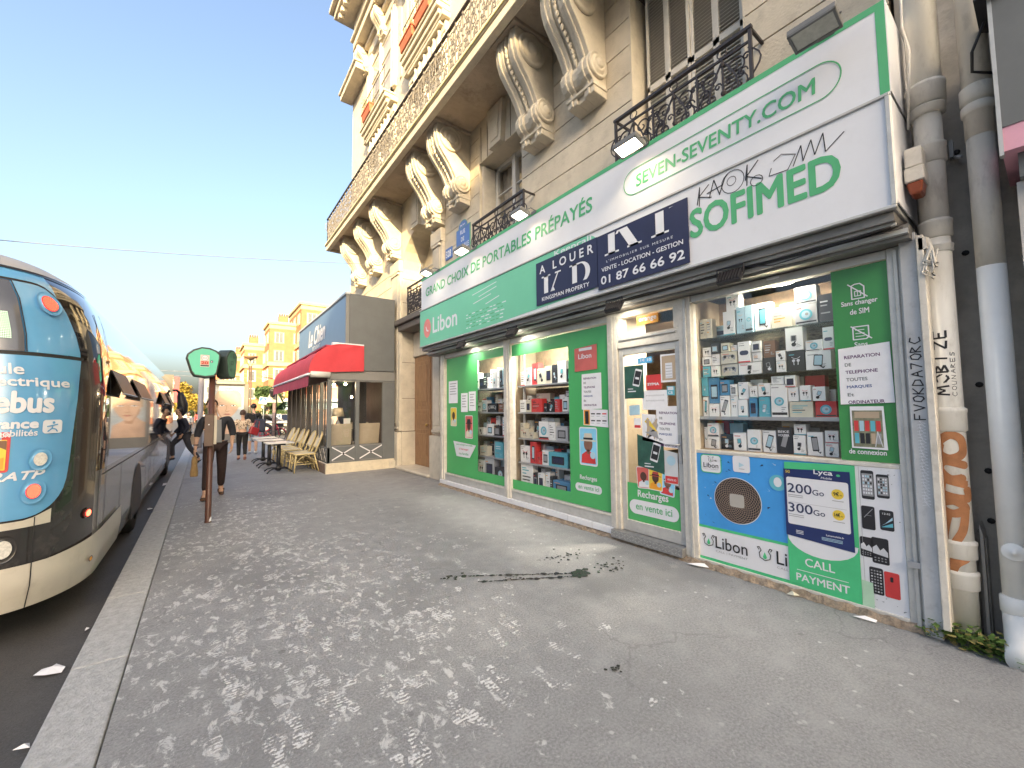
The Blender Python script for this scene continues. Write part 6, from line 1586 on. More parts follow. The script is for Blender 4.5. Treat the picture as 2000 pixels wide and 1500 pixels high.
for (x0, y0, x1) in ((-0.21, -0.2, -0.25), (-0.21, 0.2, -0.25), (0.19, -0.19, 0.30), (0.19, 0.19, 0.30)):
    b = MB(); b.tube([(x0, y0, 0.44), (x1, y0*1.08, 0)], [0.018, 0.016], RATT, n=8); b.build("leg", ch)
b = MB()
for y0 in (-0.205, 0.205):
    b.bar((-.23, y0, .2), (.245, y0, .2), 0.011, RATT, 6); b.tube([(-.225, y0, .22), (-.1, y0, .36), (0.0, y0, .41), (.1, y0, .36), (.23, y0, .22)], 0.011, RATT, n=6)
b.bar((-.23, -.2, .26), (-.23, .2, .26), 0.011, RATT, 6); b.bar((.24, -.2, .26), (.24, .2, .26), 0.011, RATT, 6); b.bar((0.20, -.2, .44), (.36, -.21, .86), 0.0, RATT)
b.build("stretcher", ch)
for i, (x, y, a, lab) in enumerate(((2.02, 11.30, 0.0, None), (1.98, 11.85, 0.05, "woven cream rattan chair second from the corner of the cafe"), (1.98, 12.75, -0.06, "woven cream rattan chair third from the corner, behind the second table"), (1.98, 13.35, 0.05, "woven cream rattan chair fourth from the corner of the cafe"), (1.96, 14.1, 0.0, "woven cream rattan chair fifth from the corner, by the farthest table"), (1.94, 14.7, 0.1, "darkest-looking rattan chair at the far end of the row"))):
    if i == 0: ch.location = (x, y, 0.007); ch.rotation_euler = (0, 0, a)
    else: dup(ch, (x, y, 0.007), a, lab)
# ------------------------------------------------------------------ city bus standing at the kerb
def lerp_tab(tab, z):
    if z <= tab[0][0]: return tab[0][1]
    for (a, p), (b, q) in zip(tab, tab[1:]):
        if z <= b: return p + (q-p)*(z-a)/(b-a)
    return tab[-1][1]
SIDE_IN = [(0.12, 0.03), (0.3, 0.0), (1.7, 0.0), (2.1, 0.04), (2.35, 0.09), (2.52, 0.16), (2.66, 0.26), (2.78, 0.42), (2.88, 0.75), (2.93, 1.2)]
REAR_IN = [(0.12, 0.04), (0.3, 0.0), (0.6, 0.01), (1.0, 0.04), (1.9, 0.10), (2.3, 0.16), (2.55, 0.24), (2.7, 0.36), (2.82, 0.55), (2.90, 0.9), (2.93, 1.3)]
def bus_pt(u, z, off=0.0):
    ds = lerp_tab(SIDE_IN, z) - off; dr = lerp_tab(REAR_IN, z) - off
    xs, yr = -0.72 - ds, 4.40 + dr
    rx, ry = 0.46, 0.78
    if u < 0.79:   # rear, from the middle (x=-1.97) to the corner
        x = -1.97 + u*( (xs-rx+1.97)/0.79 )
        return (x, yr, z)
    if u < 1.79:
        t = (u-0.79)/1.0*pi/2
        return (xs-rx+rx*sin(t), yr+ry-ry*cos(t), z)
    return (xs, yr+ry+(u-1.79), z)

def gloss(name, col, rough=0.06, coat=1.0, var=0.06, dirt=0.0, spec=0.5):
    return M(name, col, rough, var=var, scale=3, coat=coat, dirt=dirt, spec=spec, dirt_col=(0.16, 0.14, 0.12))
B_BLUE = gloss("bus_blue", (0.13, 0.37, 0.62), 0.18, 0.7)
B_GLASS = gloss("bus_dark_glass", (0.012, 0.011, 0.011), 0.03, 1.0, spec=1.0)
B_GREY = M("bus_grey_paint", (0.34, 0.33, 0.315), 0.22, var=0.12, scale=2.5, dirt=0.5, dirt_col=(0.12, 0.11, 0.10), coat=0.6)
B_CREAM = gloss("bus_cream", (0.62, 0.57, 0.47), 0.3, 0.4, dirt=0.25)
B_TOP = M("bus_roof_grey", (0.42, 0.40, 0.37), 0.45, var=0.06)
B_BLK = gloss("bus_black_band", (0.03, 0.027, 0.025), 0.2, 0.6, dirt=0.5)
RUB = M("rubber", (0.02, 0.02, 0.02), 0.7)
TYRE = M("tyre", (0.025, 0.024, 0.023), 0.85)
bus = thing("city_bus", "light blue city bus with dark glossy sides standing at the kerb, rear end nearest", "bus", (-1.97, 10.2, ROAD_Z))
UMAX = 12.3
us = [0.79*k/6 for k in range(7)] + [0.79+k/14 for k in range(1, 15)] + [1.79+k*0.35 for k in range(1, 31)]
us = [u for u in us if u <= UMAX]
zs = [0.12, 0.2, 0.3, 0.45, 0.6, 0.8, 1.0, 1.3, 1.6, 1.7, 1.8, 1.9, 2.0, 2.1, 2.2, 2.3, 2.4, 2.46, 2.52, 2.58, 2.64, 2.7, 2.74, 2.78, 2.82, 2.86, 2.9, 2.92, 2.93]
b = MB()
def side_m(u, z):
    if z >= 2.62: return B_TOP if u < 1.7 else B_GLASS
    if u > 1.3: return B_GLASS if z > 0.95 else B_GREY
    return B_BLUE
for mirror in (False, True):
    for i in range(len(us)-1):
        for j in range(len(zs)-1):
            um, zm = (us[i]+us[i+1])/2, (zs[j]+zs[j+1])/2
            q = []
            for (u, z) in ((us[i], zs[j]), (us[i+1], zs[j]), (us[i+1], zs[j+1]), (us[i], zs[j+1])):
                x, y, zz = bus_pt(u, z)
                q.append(((-3.94-x) if mirror else x, y, zz))
            b.add(q if not mirror else q[::-1], [(0, 1, 2, 3)], side_m(um, zm), True)
xe, ye, _ = bus_pt(UMAX, 1.0)
b.box(-3.2, xe-0.02, ye-0.3, ye+0.02, 0.12, 2.6, B_GLASS)
b.box(-3.19, -0.75, 5.2, ye-0.1, 0.10, 0.14, RUB)
def weld(o):
    import bmesh as bmm
    bm = bmm.new(); bm.from_mesh(o.data); bmm.ops.remove_doubles(bm, verts=bm.verts, dist=0.0005); bm.to_mesh(o.data); bm.free()
body_o = b.build("body", bus); weld(body_o)

def bus_panel(name, ulist, zb, zt, m, off=0.005, nz=10, par=bus):
    mb = MB(); n = len(ulist)-1
    def f(u, v):
        uu = ulist[round(u*n)]; a = zb(uu) if callable(zb) else zb; c = zt(uu) if callable(zt) else zt
        return bus_pt(uu, a+(c-a)*v, off)
    mb.grid(f, n, nz, m); return mb.build(name, par)
def ur(a, c, n=24): return [a+(c-a)*k/n for k in range(n+1)]
BB = [(0.0, 0.76), (1.02, 0.76), (1.10, 0.775), (1.17, 0.81), (1.23, 0.86), (1.27, 0.93), (1.295, 1.02), (1.31, 1.2), (1.325, 1.45), (1.35, 1.75), (1.385, 1.93)]
def bbot(u): return lerp_tab(BB, u)
pan = bus_panel("rear_panel", ur(0, 1.0, 12)+[1.03, 1.06, 1.09, 1.12, 1.15, 1.18, 1.21, 1.24, 1.27, 1.29, 1.305, 1.32, 1.34, 1.36, 1.384], bbot, 1.93, B_BLUE, 0.016, 12)
bus_panel("black_surround", ur(0.0, 1.62, 40), 0.42, 1.94, B_BLK, 0.006, 14)
bus_panel("cream_strip", ur(0, 1.2, 20), 0.695, lambda u: 0.745 if u < 1.05 else 0.745+0.35*(u-1.05), B_CREAM, 0.011, 3)
bus_panel("bumper", ur(0, 1.9, 40)+ur(1.95, 2.9, 6), 0.125, lambda u: 0.44 if u < 1.2 else 0.44+0.05*min(1, (u-1.2)/.5), B_CREAM, 0.02, 8)
bus_panel("rear_window_band", ur(0, 0.975, 10), 1.96, 2.50, M("bus_rear_glass", (0.09, 0.09, 0.095), 0.15, coat=0.8), 0.012, 8)
bus_panel("upper_rear_panel", [0.985+0.4*k/16 for k in range(17)], 1.96, lambda u: 2.50-0.5*max(0, (u-1.12)/.265)**3, B_BLUE, 0.012, 10)
bus_panel("window_line", ur(0, 1.42, 30), 1.932, 1.958, RUB, 0.010, 2)
bus_panel("window_line", ur(0, 1.40, 30), lambda u: 2.505-0.5*max(0, (u-1.12)/.28)**3, lambda u: 2.522-0.5*max(0, (u-1.12)/.28)**3, RUB, 0.010, 2)
bus_panel("roof_line", ur(0, 1.78, 36), lambda u: 2.615-0.1*max(0, u-1.3), lambda u: 2.635-0.1*max(0, u-1.3), RUB, 0.008, 2)
for uu in (0.985,): bus_panel("seam", [uu-0.004, uu+0.004], 1.96, 2.5, RUB, 0.016, 8)
bus_panel("bumper_seam", [1.075, 1.083], 0.125, 0.76, RUB, 0.024, 8)
for (uu, a, c) in ((1.70, 0.5, 2.4), (1.98, 0.15, 2.45), (2.9, 0.15, 0.95), (5.45, 0.16, 2.2), (5.97, 0.16, 1.95), (6.2, 0.16, 1.95), (6.85, 0.16, 2.2), (8.9, 0.15, 2.2), (11.1, 0.16, 2.0), (11.7, 0.16, 2.0)):
    bus_panel("panel_seam", [uu-0.008, uu+0.008], a, c, RUB, 0.004, 14)
bus_panel("waist_line", ur(1.8, 12.0, 20), 0.945, 0.955, RUB, 0.004, 1)
# tilting window vents
for (a, c) in ((2.10, 3.05), (3.55, 4.95), (7.60, 8.95), (9.80, 10.9)):
    mb = MB(); x0 = bus_pt(a, 1.92)[0]; ya, yb = bus_pt(a, 1.9)[1], bus_pt(c, 1.9)[1]
    mb.prism([(x0+0.004, ya, 1.93), (x0+0.10, ya, 1.70), (x0+0.09, ya, 1.695), (x0+0.002, ya, 1.92)], (0, yb-ya, 0), M("vent_dark_glass", (0.02, 0.019, 0.019), 0.45, spec=0.25))
    mb.prism([(x0+0.10, ya, 1.70), (x0+0.118, ya, 1.688), (x0+0.09, ya, 1.68), (x0+0.08, ya, 1.69)], (0, yb-ya, 0), M("vent_trim", (0.36, 0.34, 0.31), 0.4))
    mb.box(x0-0.01, x0+0.004, ya, yb, 1.64, 1.925, BLACK)
    mb.build("window_vent", bus)
# wheels in their arches
for yc in (8.12-0.35, 14.15):
    mb = MB()
    pts = [(-0.712, yc+0.50*cos(t), 0.30+0.50*sin(t)) for t in [pi*k/16 for k in range(17)]]
    mb.prism(pts+[(-0.712, yc-0.5, 0.125), (-0.712, yc+0.5, 0.125)], (-0.02, 0, 0), BLACK); 
    mb.build("wheel_arch", bus)
    w = MB(); w.lathe([(0.30, -0.02), (0.42, -0.03), (0.455, -0.07), (0.455, -0.24), (0.40, -0.28)], TYRE, (-0.70, yc, ROAD_Z+0.455), axis='x', n=36); wh = w.build("wheel", bus)
    w = MB(); w.lathe([(0.30, -0.02), (0.27, -0.05), (0.25, -0.10), (0.14, -0.10), (0.12, -0.05), (0.001, -0.04)], M("wheel_rim", (0.25, 0.25, 0.25), 0.45, metal=0.6), (-0.70, yc, ROAD_Z+0.455), axis='x', n=28); w.build("rim", wh)
# lamps
def bus_disc(name, u, z, r, rim, mid, glow=None, off=0.022, ring=1.5):
    mb = MB(); n = 28; k = 0.66 if u > 1.3 else 0.85
    def ringpts(rr, o): return [bus_pt(u+rr*cos(2*pi*i/n)/k*0.8, z+rr*sin(2*pi*i/n), o) for i in range(n)]
    c = bus_pt(u, z, off)
    P = [ringpts(r*ring, off-0.004), ringpts(r*1.12, off-0.010), ringpts(r, off-0.004)]
    vs = P[0]+P[1]+P[2]
    fs = [(a*n+i, a*n+(i+1) % n, (a+1)*n+(i+1) % n, (a+1)*n+i) for a in range(2) for i in range(n)]
    mb.add(vs, fs, rim, True); o = mb.build(name, bus)
    m2 = MB(); m2.poly(ringpts(r, off-0.003), mid)
    if glow:
        for q in range(1, 6):
            for i in range(int(q*5)):
                a = 2*pi*i/int(q*5); rr = r*q/6
                m2.poly([bus_pt(u+(rr*cos(a)+0.004*cos(t))/k*0.8, z+rr*sin(a)+0.004*sin(t), off) for t in (0, pi/2, pi, 3*pi/2)], glow)
    m2.build("lens", o)
RL = ME("red_lamp", (1.0, 0.03, 0.03), 0.10); RD = ME("red_lamp_dots", (1.0, 0.16, 0.08), 1.5)
LENS = M("clear_lens", (0.66, 0.64, 0.58), 0.25, var=0.25, scale=70)
bus_disc("tail_lamp", 1.18, 2.36, 0.062, B_BLUE, RL, RD, off=0.030)
bus_disc("reversing_lamp", 1.08, 1.17, 0.048, B_BLUE, LENS, off=0.034, ring=1.7)
bus_disc("brake_lamp", 1.05, 0.945, 0.052, B_BLUE, RL, RD, off=0.034, ring=1.7)
bus_disc("fog_lamp", 0.90, 0.57, 0.060, B_BLK, LENS, off=0.026)
bus_disc("side_lamp", 1.53, 0.68, 0.028, B_BLK, RL, RD, off=0.020)
bus_disc("side_reflector", 1.57, 0.30, 0.016, B_GREY, ORAP, off=0.036)
# lettering on the rear
def bus_text(body, uend, z, fit, fith, m, bold=0.015, off=0.020, name="lettering", shear=0.0):
    vs, fs = text_pts(body, 0.2, shear=shear, fit=fit, fith=fith, res=4)
    mb = MB(); r = bold*fith*1.9
    for k in range(9):
        d = (0, 0) if k == 0 else (r*cos(k*pi/4), r*sin(k*pi/4))
        mb.add([bus_pt(uend-fit+v.x+d[0], z+v.y+d[1], off+1.5e-5*k) for v in vs], fs, m)
    mb.build(name, bus)
bus_text("véhicule", 0.955, 1.79, 0.50, 0.075, WHITE, 0.018); bus_text("100% électrique", 1.26, 1.685, 0.92, 0.085, WHITE, 0.018)
bus_text("bluebus", 1.15, 1.515, 0.62, 0.145, WHITE, 0.03); bus_text("île de france", 1.058, 1.40, 0.62, 0.062, WHITE, 0.04); bus_text("mobilités", 1.058, 1.343, 0.27, 0.044, WHITE, 0.015)
bus_text("RATP", 1.125, 1.035, 0.34, 0.055, WHITE, 0.03, shear=0.3)
def uvpoly(pts, m, off, mb): mb.poly([bus_pt(p[0], p[1], off) for p in pts], m)
mb = MB(); uvpoly(rrect(0.135, 0.10, 0.022, 4, 1.155, 1.405), WHITE, 0.021, mb)
def uvs(pts, w_, m, off): 
    for (a, c) in zip(pts, pts[1:]):
        d = Vector((c[0]-a[0], c[1]-a[1])); q = Vector((-d.y, d.x)).normalized()*w_/2
        uvpoly([(a[0]-q.x, a[1]-q.y), (c[0]-q.x, c[1]-q.y), (c[0]+q.x, c[1]+q.y), (a[0]+q.x, a[1]+q.y)], m, off, mb)
uvpoly([(1.16+0.010*cos(t*pi/6), 1.434+0.010*sin(t*pi/6)) for t in range(12)], B_BLUE, 0.0225, mb)
uvs([(1.115, 1.405), (1.15, 1.412), (1.19, 1.42)], 0.009, B_BLUE, 0.0225); uvs([(1.155, 1.412), (1.15, 1.39), (1.12, 1.368)], 0.009, B_BLUE, 0.0226); uvs([(1.15, 1.39), (1.175, 1.385), (1.19, 1.365)], 0.009, B_BLUE, 0.0227)
mb.build("mobility_logo", bus)
mb = MB(); uvpoly(rrect(0.26, 0.28, 0.02, 4, 0.765, 1.235), REDP, 0.020, mb); uvpoly(rrect(0.215, 0.21, 0.004, 2, 0.765, 1.215), YELP, 0.0215, mb); uvpoly([(0.80, 1.315), (0.87, 1.315), (0.87, 1.25), (0.83, 1.27)], BROWN, 0.0225, mb); uvpoly([(0.80, 1.12), (0.86, 1.12), (0.86, 1.2), (0.83, 1.19)], ORAP, 0.0225, mb); mb.build("warning_sticker", bus)
bus_text("ATTENTION", 0.885, 1.338, 0.235, 0.025, WHITE, 0.02, off=0.0225)
bus_text("20", 0.62, 2.15, 0.25, 0.26, ME("led_display", (0.7, 1.0, 0.65), 0.35), 0.03, off=0.020, name="line_display")
mb = MB()
for i in range(9):
    for j in range(16): mb.poly([bus_pt(0.79+i*0.011+dx, 2.05+j*0.0125+dz, 0.021) for dx, dz in ((0, 0), (.007, 0), (.007, .008), (0, .008))], MATS["led_display"])
mb.build("led_dots", bus)
# mirror at the far front corner
mb = MB(); mb.tube([(-0.85, 15.9, 2.15), (-0.68, 16.2, 2.18), (-0.60, 16.3, 2.08)], 0.035, BLACK, n=8); mb.tube([(-0.60, 16.3, 2.12), (-0.58, 16.3, 2.0), (-0.53, 16.3, 1.75), (-0.53, 16.3, 1.55), (-0.57, 16.3, 1.40)], [0.06, 0.10, 0.14, 0.14, 0.08], BLACK, n=10); mb.build("mirror", bus)
# ------------------------------------------------------------------ street furniture
BRN = M("brown_post_paint", (0.10, 0.042, 0.03), 0.4, var=0.2, scale=8, dirt=0.2)
BRN2 = M("brown_case", (0.13, 0.085, 0.065), 0.5, var=0.15)
SIGD = M("dark_green_case", (0.035, 0.05, 0.045), 0.45)
TEAL = M("teal_sign_face", (0.10, 0.55, 0.38), 0.35, var=0.04)
stp = thing("bus_stop", "bus stop post with a teal fan-shaped head numbered 20 and a brown timetable case", "bus stop", (0.085, 7.06, 0))
b = MB(); b.lathe([(0.045, -0.01), (0.036, 0.02), (0.036, 2.02)], BRN, (0.085, 7.06, 0), n=16); b.build("post", stp)
fan = [(-0.125, 1.985), (-0.16, 2.04), (-0.215, 2.23), (-0.205, 2.28), (-0.14, 2.345), (-0.05, 2.385), (0.04, 2.38), (0.12, 2.345), (0.165, 2.30), (0.165, 2.25), (0.13, 2.03), (0.105, 1.985), (0.0, 1.965)]
def fanhead(name, cx, cy, rz, sx, face, parent):
    T = Matrix.Translation((cx, cy, 0)) @ Matrix.Rotation(rz, 4, 'Z')
    b = MB(); b.prism([T @ Vector((p[0]*sx, -0.09, p[1])) for p in fan], T.to_3x3() @ Vector((0, 0.18, 0)), SIGD); o = b.build(name, parent, bevel=0.012, seg=2)
    f = MB(); c = (-0.02, 2.18)
    f.poly([T @ Vector(((c[0]+(p[0]-c[0])*0.88)*sx, -0.0935, c[1]+(p[1]-c[1])*0.88)) for p in fan], face); f.build("sign_face", o)
    return o, T
o1, T1 = fanhead("sign_head", 0.0, 7.02, 0.05, 1.0, TEAL, stp)
o2, T2_ = fanhead("side_sign_head", 0.245, 7.13, 0.85, 0.55, M("mossy_green_face", (0.09, 0.19, 0.13), 0.5, var=0.3, scale=12), stp)
b = MB(); Tf = T1 @ Matrix(((1, 0, 0, 0), (0, 0, -1, -0.095), (0, 1, 0, 0), (0, 0, 0, 1)))
flat(b, rrect(0.10, 0.165, 0.008, 3, -0.012, 2.195), Tf, M("sign_card", (0.62, 0.58, 0.52), 0.5)); disc(b, -0.012, 2.235, 0.038, Tf, GREY, 0.001, 24); disc(b, -0.012, 2.235, 0.033, Tf, WHITE, 0.002, 24)
put_text(b, "BUS", 0.03, Tf @ Matrix.Translation((-0.036, 2.224, 0.003)), GREY, bold=0.01, fit=0.048, fith=0.021)
rect(b, -0.058, 2.145, 0.034, 2.194, Tf, M("salmon_print", (0.62, 0.26, 0.20), 0.5), 0.001); put_text(b, "20", 0.05, Tf @ Matrix.Translation((-0.05, 2.149, 0.002)), M("route_red", (0.45, 0.02, 0.02), 0.5), bold=0.02, fit=0.072, fith=0.038); rect(b, -0.058, 2.12, 0.034, 2.138, Tf, BLACK, 0.001)
rect(b, 0.05, 2.175, 0.078, 2.203, Tf, NAVY, 0.001); disc(b, 0.064, 2.187, 0.007, Tf, WHITE, 0.002, 10)
b.build("route_lettering", stp)
b = MB(); Tg = T2_ @ Matrix(((1, 0, 0, 0), (0, 0, -1, -0.095), (0, 1, 0, 0), (0, 0, 0, 1)))
for (x, z, h) in ((0.0, 2.27, 0.05), (-0.03, 2.17, 0.05), (-0.045, 2.08, 0.03)): stroke(b, [(x, z), (x, z+h), (x+.03, z+h), (x+.03, z)], 0.006, Tg, SIGD, 0.001, True)
b.build("faded_marks", stp)
b = MB(); b.box(0.012, 0.115, 6.96, 7.03, 1.035, 1.465, BRN2); b.box(0.005, 0.13, 6.955, 7.05, 1.465, 1.475, BRN2); b.build("timetable_case", stp, bevel=0.006)
b = MB(); b.box(0.118, 0.150, 6.985, 7.03, 1.06, 1.45, M("timetable_paper", (0.55, 0.50, 0.40), 0.6)); disc(b, 0.06, 1.33, 0.008, front_mat(0, 6.9585, 0), WHITE, 0.0, 10); b.build("timetable", stp)
b = MB(); flat(b, [(0.095, 0.01), (0.12, 0.02), (0.125, 0.08), (0.11, 0.07), (0.10, 0.04)], front_mat(0, 7.021, 0), WHITE); b.build("paint_chip", stp)

# advertising column with a poster of a face
bb = thing("advertising_panel", "free-standing grey advertising panel with a large poster of a face on the pavement", "advertising panel", (0.78, 20.0, 0))
PIL = M("panel_grey", (0.16, 0.155, 0.145), 0.5)
b = MB(); b.box(0.12, 0.24, 19.9, 20.15, 0, 2.62, PIL); b.box(1.30, 1.44, 19.9, 20.15, 0, 2.62, PIL); b.box(0.24, 1.30, 19.95, 20.1, 0.25, 0.62, PIL); b.box(0.24, 1.30, 20.06, 20.12, 0.6, 2.6, PIL); b.build("frame", bb)
b = MB(); b.box(0.20, 1.32, 19.85, 20.2, 2.60, 2.72, M("panel_roof", (0.26, 0.25, 0.23), 0.5)); b.box(0.30, 1.20, 19.9, 20.15, 2.72, 2.78, MATS["panel_roof"]); b.build("roof", bb, bevel=0.02)
b = MB(); T = front_mat(0, 20.055, 0)
POB = M("poster_grey_blue", (0.45, 0.52, 0.58), 0.4); SK = M("poster_skin", (0.62, 0.43, 0.32), 0.4); SKD = M("poster_skin_shadow", (0.42, 0.25, 0.17), 0.4); HAIR = M("poster_pale_hair", (0.50, 0.40, 0.30), 0.4); LIP = M("poster_lips", (0.45, 0.20, 0.16), 0.4)
rect(b, 0.24, 0.62, 1.30, 2.58, T, POB)
flat(b, [(0.24, 0.62), (0.24, 1.15), (0.40, 1.25), (0.52, 1.38), (0.80, 1.32), (0.86, 1.22), (1.12, 1.05), (1.22, 0.62)], T, SK, 0.001)
flat(b, [(0.78+0.46*cos(a*pi/16), 2.02+0.46*sin(a*pi/16)) for a in range(0, 17)] + [(0.34, 1.7), (1.22, 1.7)], T, HAIR, 0.002)
face = [(0.40, 1.98), (0.39, 1.72), (0.43, 1.50), (0.50, 1.36), (0.60, 1.24), (0.70, 1.20), (0.82, 1.24), (0.96, 1.38), (1.08, 1.56), (1.14, 1.76), (1.14, 2.0), (1.05, 2.22), (0.88, 2.34), (0.64, 2.34), (0.48, 2.22)]
flat(b, face, T, SK, 0.004)
for sx, cx in ((1, 0.575), (-1, 0.955)):
    stroke(b, [(cx-.13, 1.83+.02*sx), (cx-.04, 1.875+.01*sx), (cx+.08, 1.865-.01*sx), (cx+.14, 1.835-.02*sx)], 0.022, T, HAIR, 0.006)
    flat(b, [(cx-.10, 1.745), (cx-.03, 1.79), (cx+.05, 1.785), (cx+.10, 1.75), (cx+.03, 1.73), (cx-.04, 1.725)], T, WHITE, 0.006); disc(b, cx, 1.758, 0.027, T, BLACK, 0.007, 14); stroke(b, [(cx-.11, 1.745), (cx-.03, 1.795), (cx+.05, 1.79), (cx+.11, 1.75)], 0.012, T, BROWN, 0.008)
stroke(b, [(0.735, 1.78), (0.715, 1.60), (0.69, 1.54), (0.73, 1.515), (0.79, 1.52), (0.82, 1.545)], 0.014, T, SKD, 0.006); flat(b, [(0.70, 1.525), (0.80, 1.525), (0.78, 1.505), (0.72, 1.505)], T, SKD, 0.0065)
flat(b, [(0.63, 1.41), (0.70, 1.44), (0.745, 1.43), (0.79, 1.44), (0.87, 1.41), (0.80, 1.37), (0.74, 1.36), (0.68, 1.375)], T, LIP, 0.006); stroke(b, [(0.63, 1.41), (0.745, 1.405), (0.87, 1.41)], 0.008, T, BROWN, 0.007)
flat(b, [(0.40, 1.6), (0.44, 1.46), (0.56, 1.26), (0.62, 1.23), (0.5, 1.45), (0.44, 1.66)], T, SKD, 0.005)
flat(b, [(0.56, 1.24), (0.84, 1.24), (0.80, 1.13), (0.62, 1.1)], T, SKD, 0.003)
b.build("poster", bb)
b = MB(); put_text(b, "LOUIS VUITTON", 0.1, T @ Matrix.Translation((0.36, 2.35, 0.008)), WHITE, bold=0.01, fit=0.84, fith=0.075); b.build("lettering", bb)
b = MB(); b.poly([(0.24, 19.99, 0.62), (1.30, 19.99, 0.62), (1.30, 19.99, 2.58), (0.24, 19.99, 2.58)], GLASS); b.build("glass", bb)

def lamp_post(x, y, h, lab):
    t = thing("street_lamp", lab, "street lamp", (x, y, 0))
    b = MB()
    for dx in (-0.055, 0.055): b.tube([(x+dx, y, 0), (x+dx*0.8, y, h-0.55)], 0.038, M("lamp_bronze", (0.10, 0.07, 0.055), 0.5), n=10)
    b.lathe([(0.11, 0), (0.09, 0.3)], MATS["lamp_bronze"], (x, y, 0)); b.build("double_post", t)
    b = MB()
    for dx in (-0.28, 0.28): b.bar((x+dx*0.15, y, h-0.56), (x+dx, y, h-0.12), 0.015, MATS["lamp_bronze"], 8)
    b.lathe([(0.02, h-0.28), (0.30, h-0.12), (0.34, h-0.06), (0.02, h-0.03)], M("lamp_bronze_shade", (0.24, 0.15, 0.09), 0.5), (x, y, 0), n=20); b.build("lamp_shade", t)
lamp_post(1.86, 25.0, 4.42, "bronze double-pole street lamp with a flat cone head beside the face poster")
t = thing("signal_post", "tall plain grey post left of the face poster", "post", (-0.12, 19.0, 0)); b = MB(); b.lathe([(0.10, 0), (0.085, 0.4), (0.085, 3.2)], M("post_grey", (0.22, 0.21, 0.23), 0.5), (-0.10, 19.0, 0), n=14); b.build("pole", t); b = MB(); b.lathe([(0.13, 0), (0.13, 0.12), (0.09, 0.2)], MATS["post_grey"], (-0.10, 19.0, 0)); b.build("foot", t)
t = thing("pedestrian_sign", "tilted blue and white pedestrian crossing sign on a thin pole", "road sign", (2.4, 24.5, 0)); b = MB(); b.bar((2.42, 24.5, ROAD_Z), (2.46, 24.5, 2.0), 0.025, ZINC, 8); b.build("pole", t)
b = MB(); Tq = Matrix.Translation((2.42, 24.46, 2.06)) @ Matrix.Rotation(0.15, 4, 'Y') @ Matrix(((1, 0, 0, 0), (0, 0, -1, 0), (0, 1, 0, 0), (0, 0, 0, 1)))
flat(b, rrect(0.36, 0.36, 0.03), Tq, WHITE); flat(b, rrect(0.32, 0.32, 0.03), Tq, M("road_sign_blue", (0.05, 0.14, 0.42), 0.4), 0.002); flat(b, [(-.13, -.11), (.13, -.11), (0, .13)], Tq, WHITE, 0.004); disc(b, 0, .0, .02, Tq, BLACK, .006, 8); stroke(b, [(0, -.01), (-.02, -.05), (.03, -.1)], .02, Tq, BLACK, .006); b.build("plate", t)
t = thing("warning_sign", "triangular road sign seen from behind on a thick brown pole near the bikes", "road sign", (2.87, 24.2, 0)); b = MB(); b.lathe([(0.10, ROAD_Z), (0.085, 2.0)], M("pole_brown_grey", (0.17, 0.12, 0.12), 0.5), (2.9, 24.2, 0), n=12); b.build("pole", t); b = MB(); b.prism([(2.45, 24.1, 1.95), (3.25, 24.1, 1.95), (2.82, 24.1, 2.72)], (0, 0.02, 0), M("sign_back", (0.42, 0.40, 0.33), 0.5)); b.build("plate", t)
t = thing("wall_lantern", "dark lantern on a bracket arm beside the awning", "lantern", (2.7, 23.5, 0)); b = MB(); b.tube([(2.95, 24, 0), (2.95, 24, 3.05), (2.75, 23.8, 3.15), (2.25, 23.6, 3.22)], 0.02, BLACK, n=6); b.build("arm", t); b = MB(); b.lathe([(0.03, 2.2), (0.10, 2.24), (0.13, 2.5), (0.16, 2.52), (0.05, 2.64)], BLACK, (2.75, 23.8, 0), n=8); b.build("lantern", t)
t = thing("street_barrier", "low dark pedestrian barrier on the kerb by the bikes", "barrier", (2.3, 23.6, 0)); b = MB(); b.tube([(2.1, 23.6, 0), (2.1, 23.6, 0.9), (3.4, 23.6, 0.9), (3.4, 23.6, 0)], 0.025, CDK, n=8); b.bar((2.1, 23.6, 0.5), (3.4, 23.6, 0.5), 0.018, CDK, 6); b.build("hoop", t)
def wire(name, lab, pts, r):
    b = MB(); b.tube(pts, r, M("wire_grey", (0.16, 0.17, 0.2), 0.6), n=5); o = b.build(name); tag(o, lab, "cable")
wire("overhead_wire", "thin overhead wire crossing the sky above the bus", [(-12+16.6*k/16, 12.0, 4.30+1.66*k/16*0.98-0.35*sin(pi*k/16)+0.02) for k in range(17)], 0.009)
wire("overhead_wire", "upper of two distant wires left of the bus stop head", [(-4+10*k/8, 40, 4.62) for k in range(9)], 0.02)
wire("overhead_wire", "lower of two distant wires left of the bus stop head", [(-4+10*k/8, 40, 4.28) for k in range(9)], 0.02)
t = thing("red_sign", "tall red sign board rising behind the front of the bus", "sign", (-1.75, 38, 0)); b = MB(); b.box(-2.2, -1.45, 38, 38.15, 2.2, 4.05, M("sign_dull_red", (0.40, 0.05, 0.06), 0.5)); b.build("board", t); b = MB(); b.bar((-1.9, 38.05, ROAD_Z), (-1.9, 38.05, 2.2), 0.06, ZINC, 8); b.build("pole", t); b = MB(); stroke(b, [(-2.05, 3.75), (-1.8, 3.75), (-1.75, 3.55), (-1.95, 3.5)], 0.06, front_mat(0, 37.99, 0), M("sign_pink", (0.7, 0.3, 0.3), 0.5)); b.build("emblem", t)

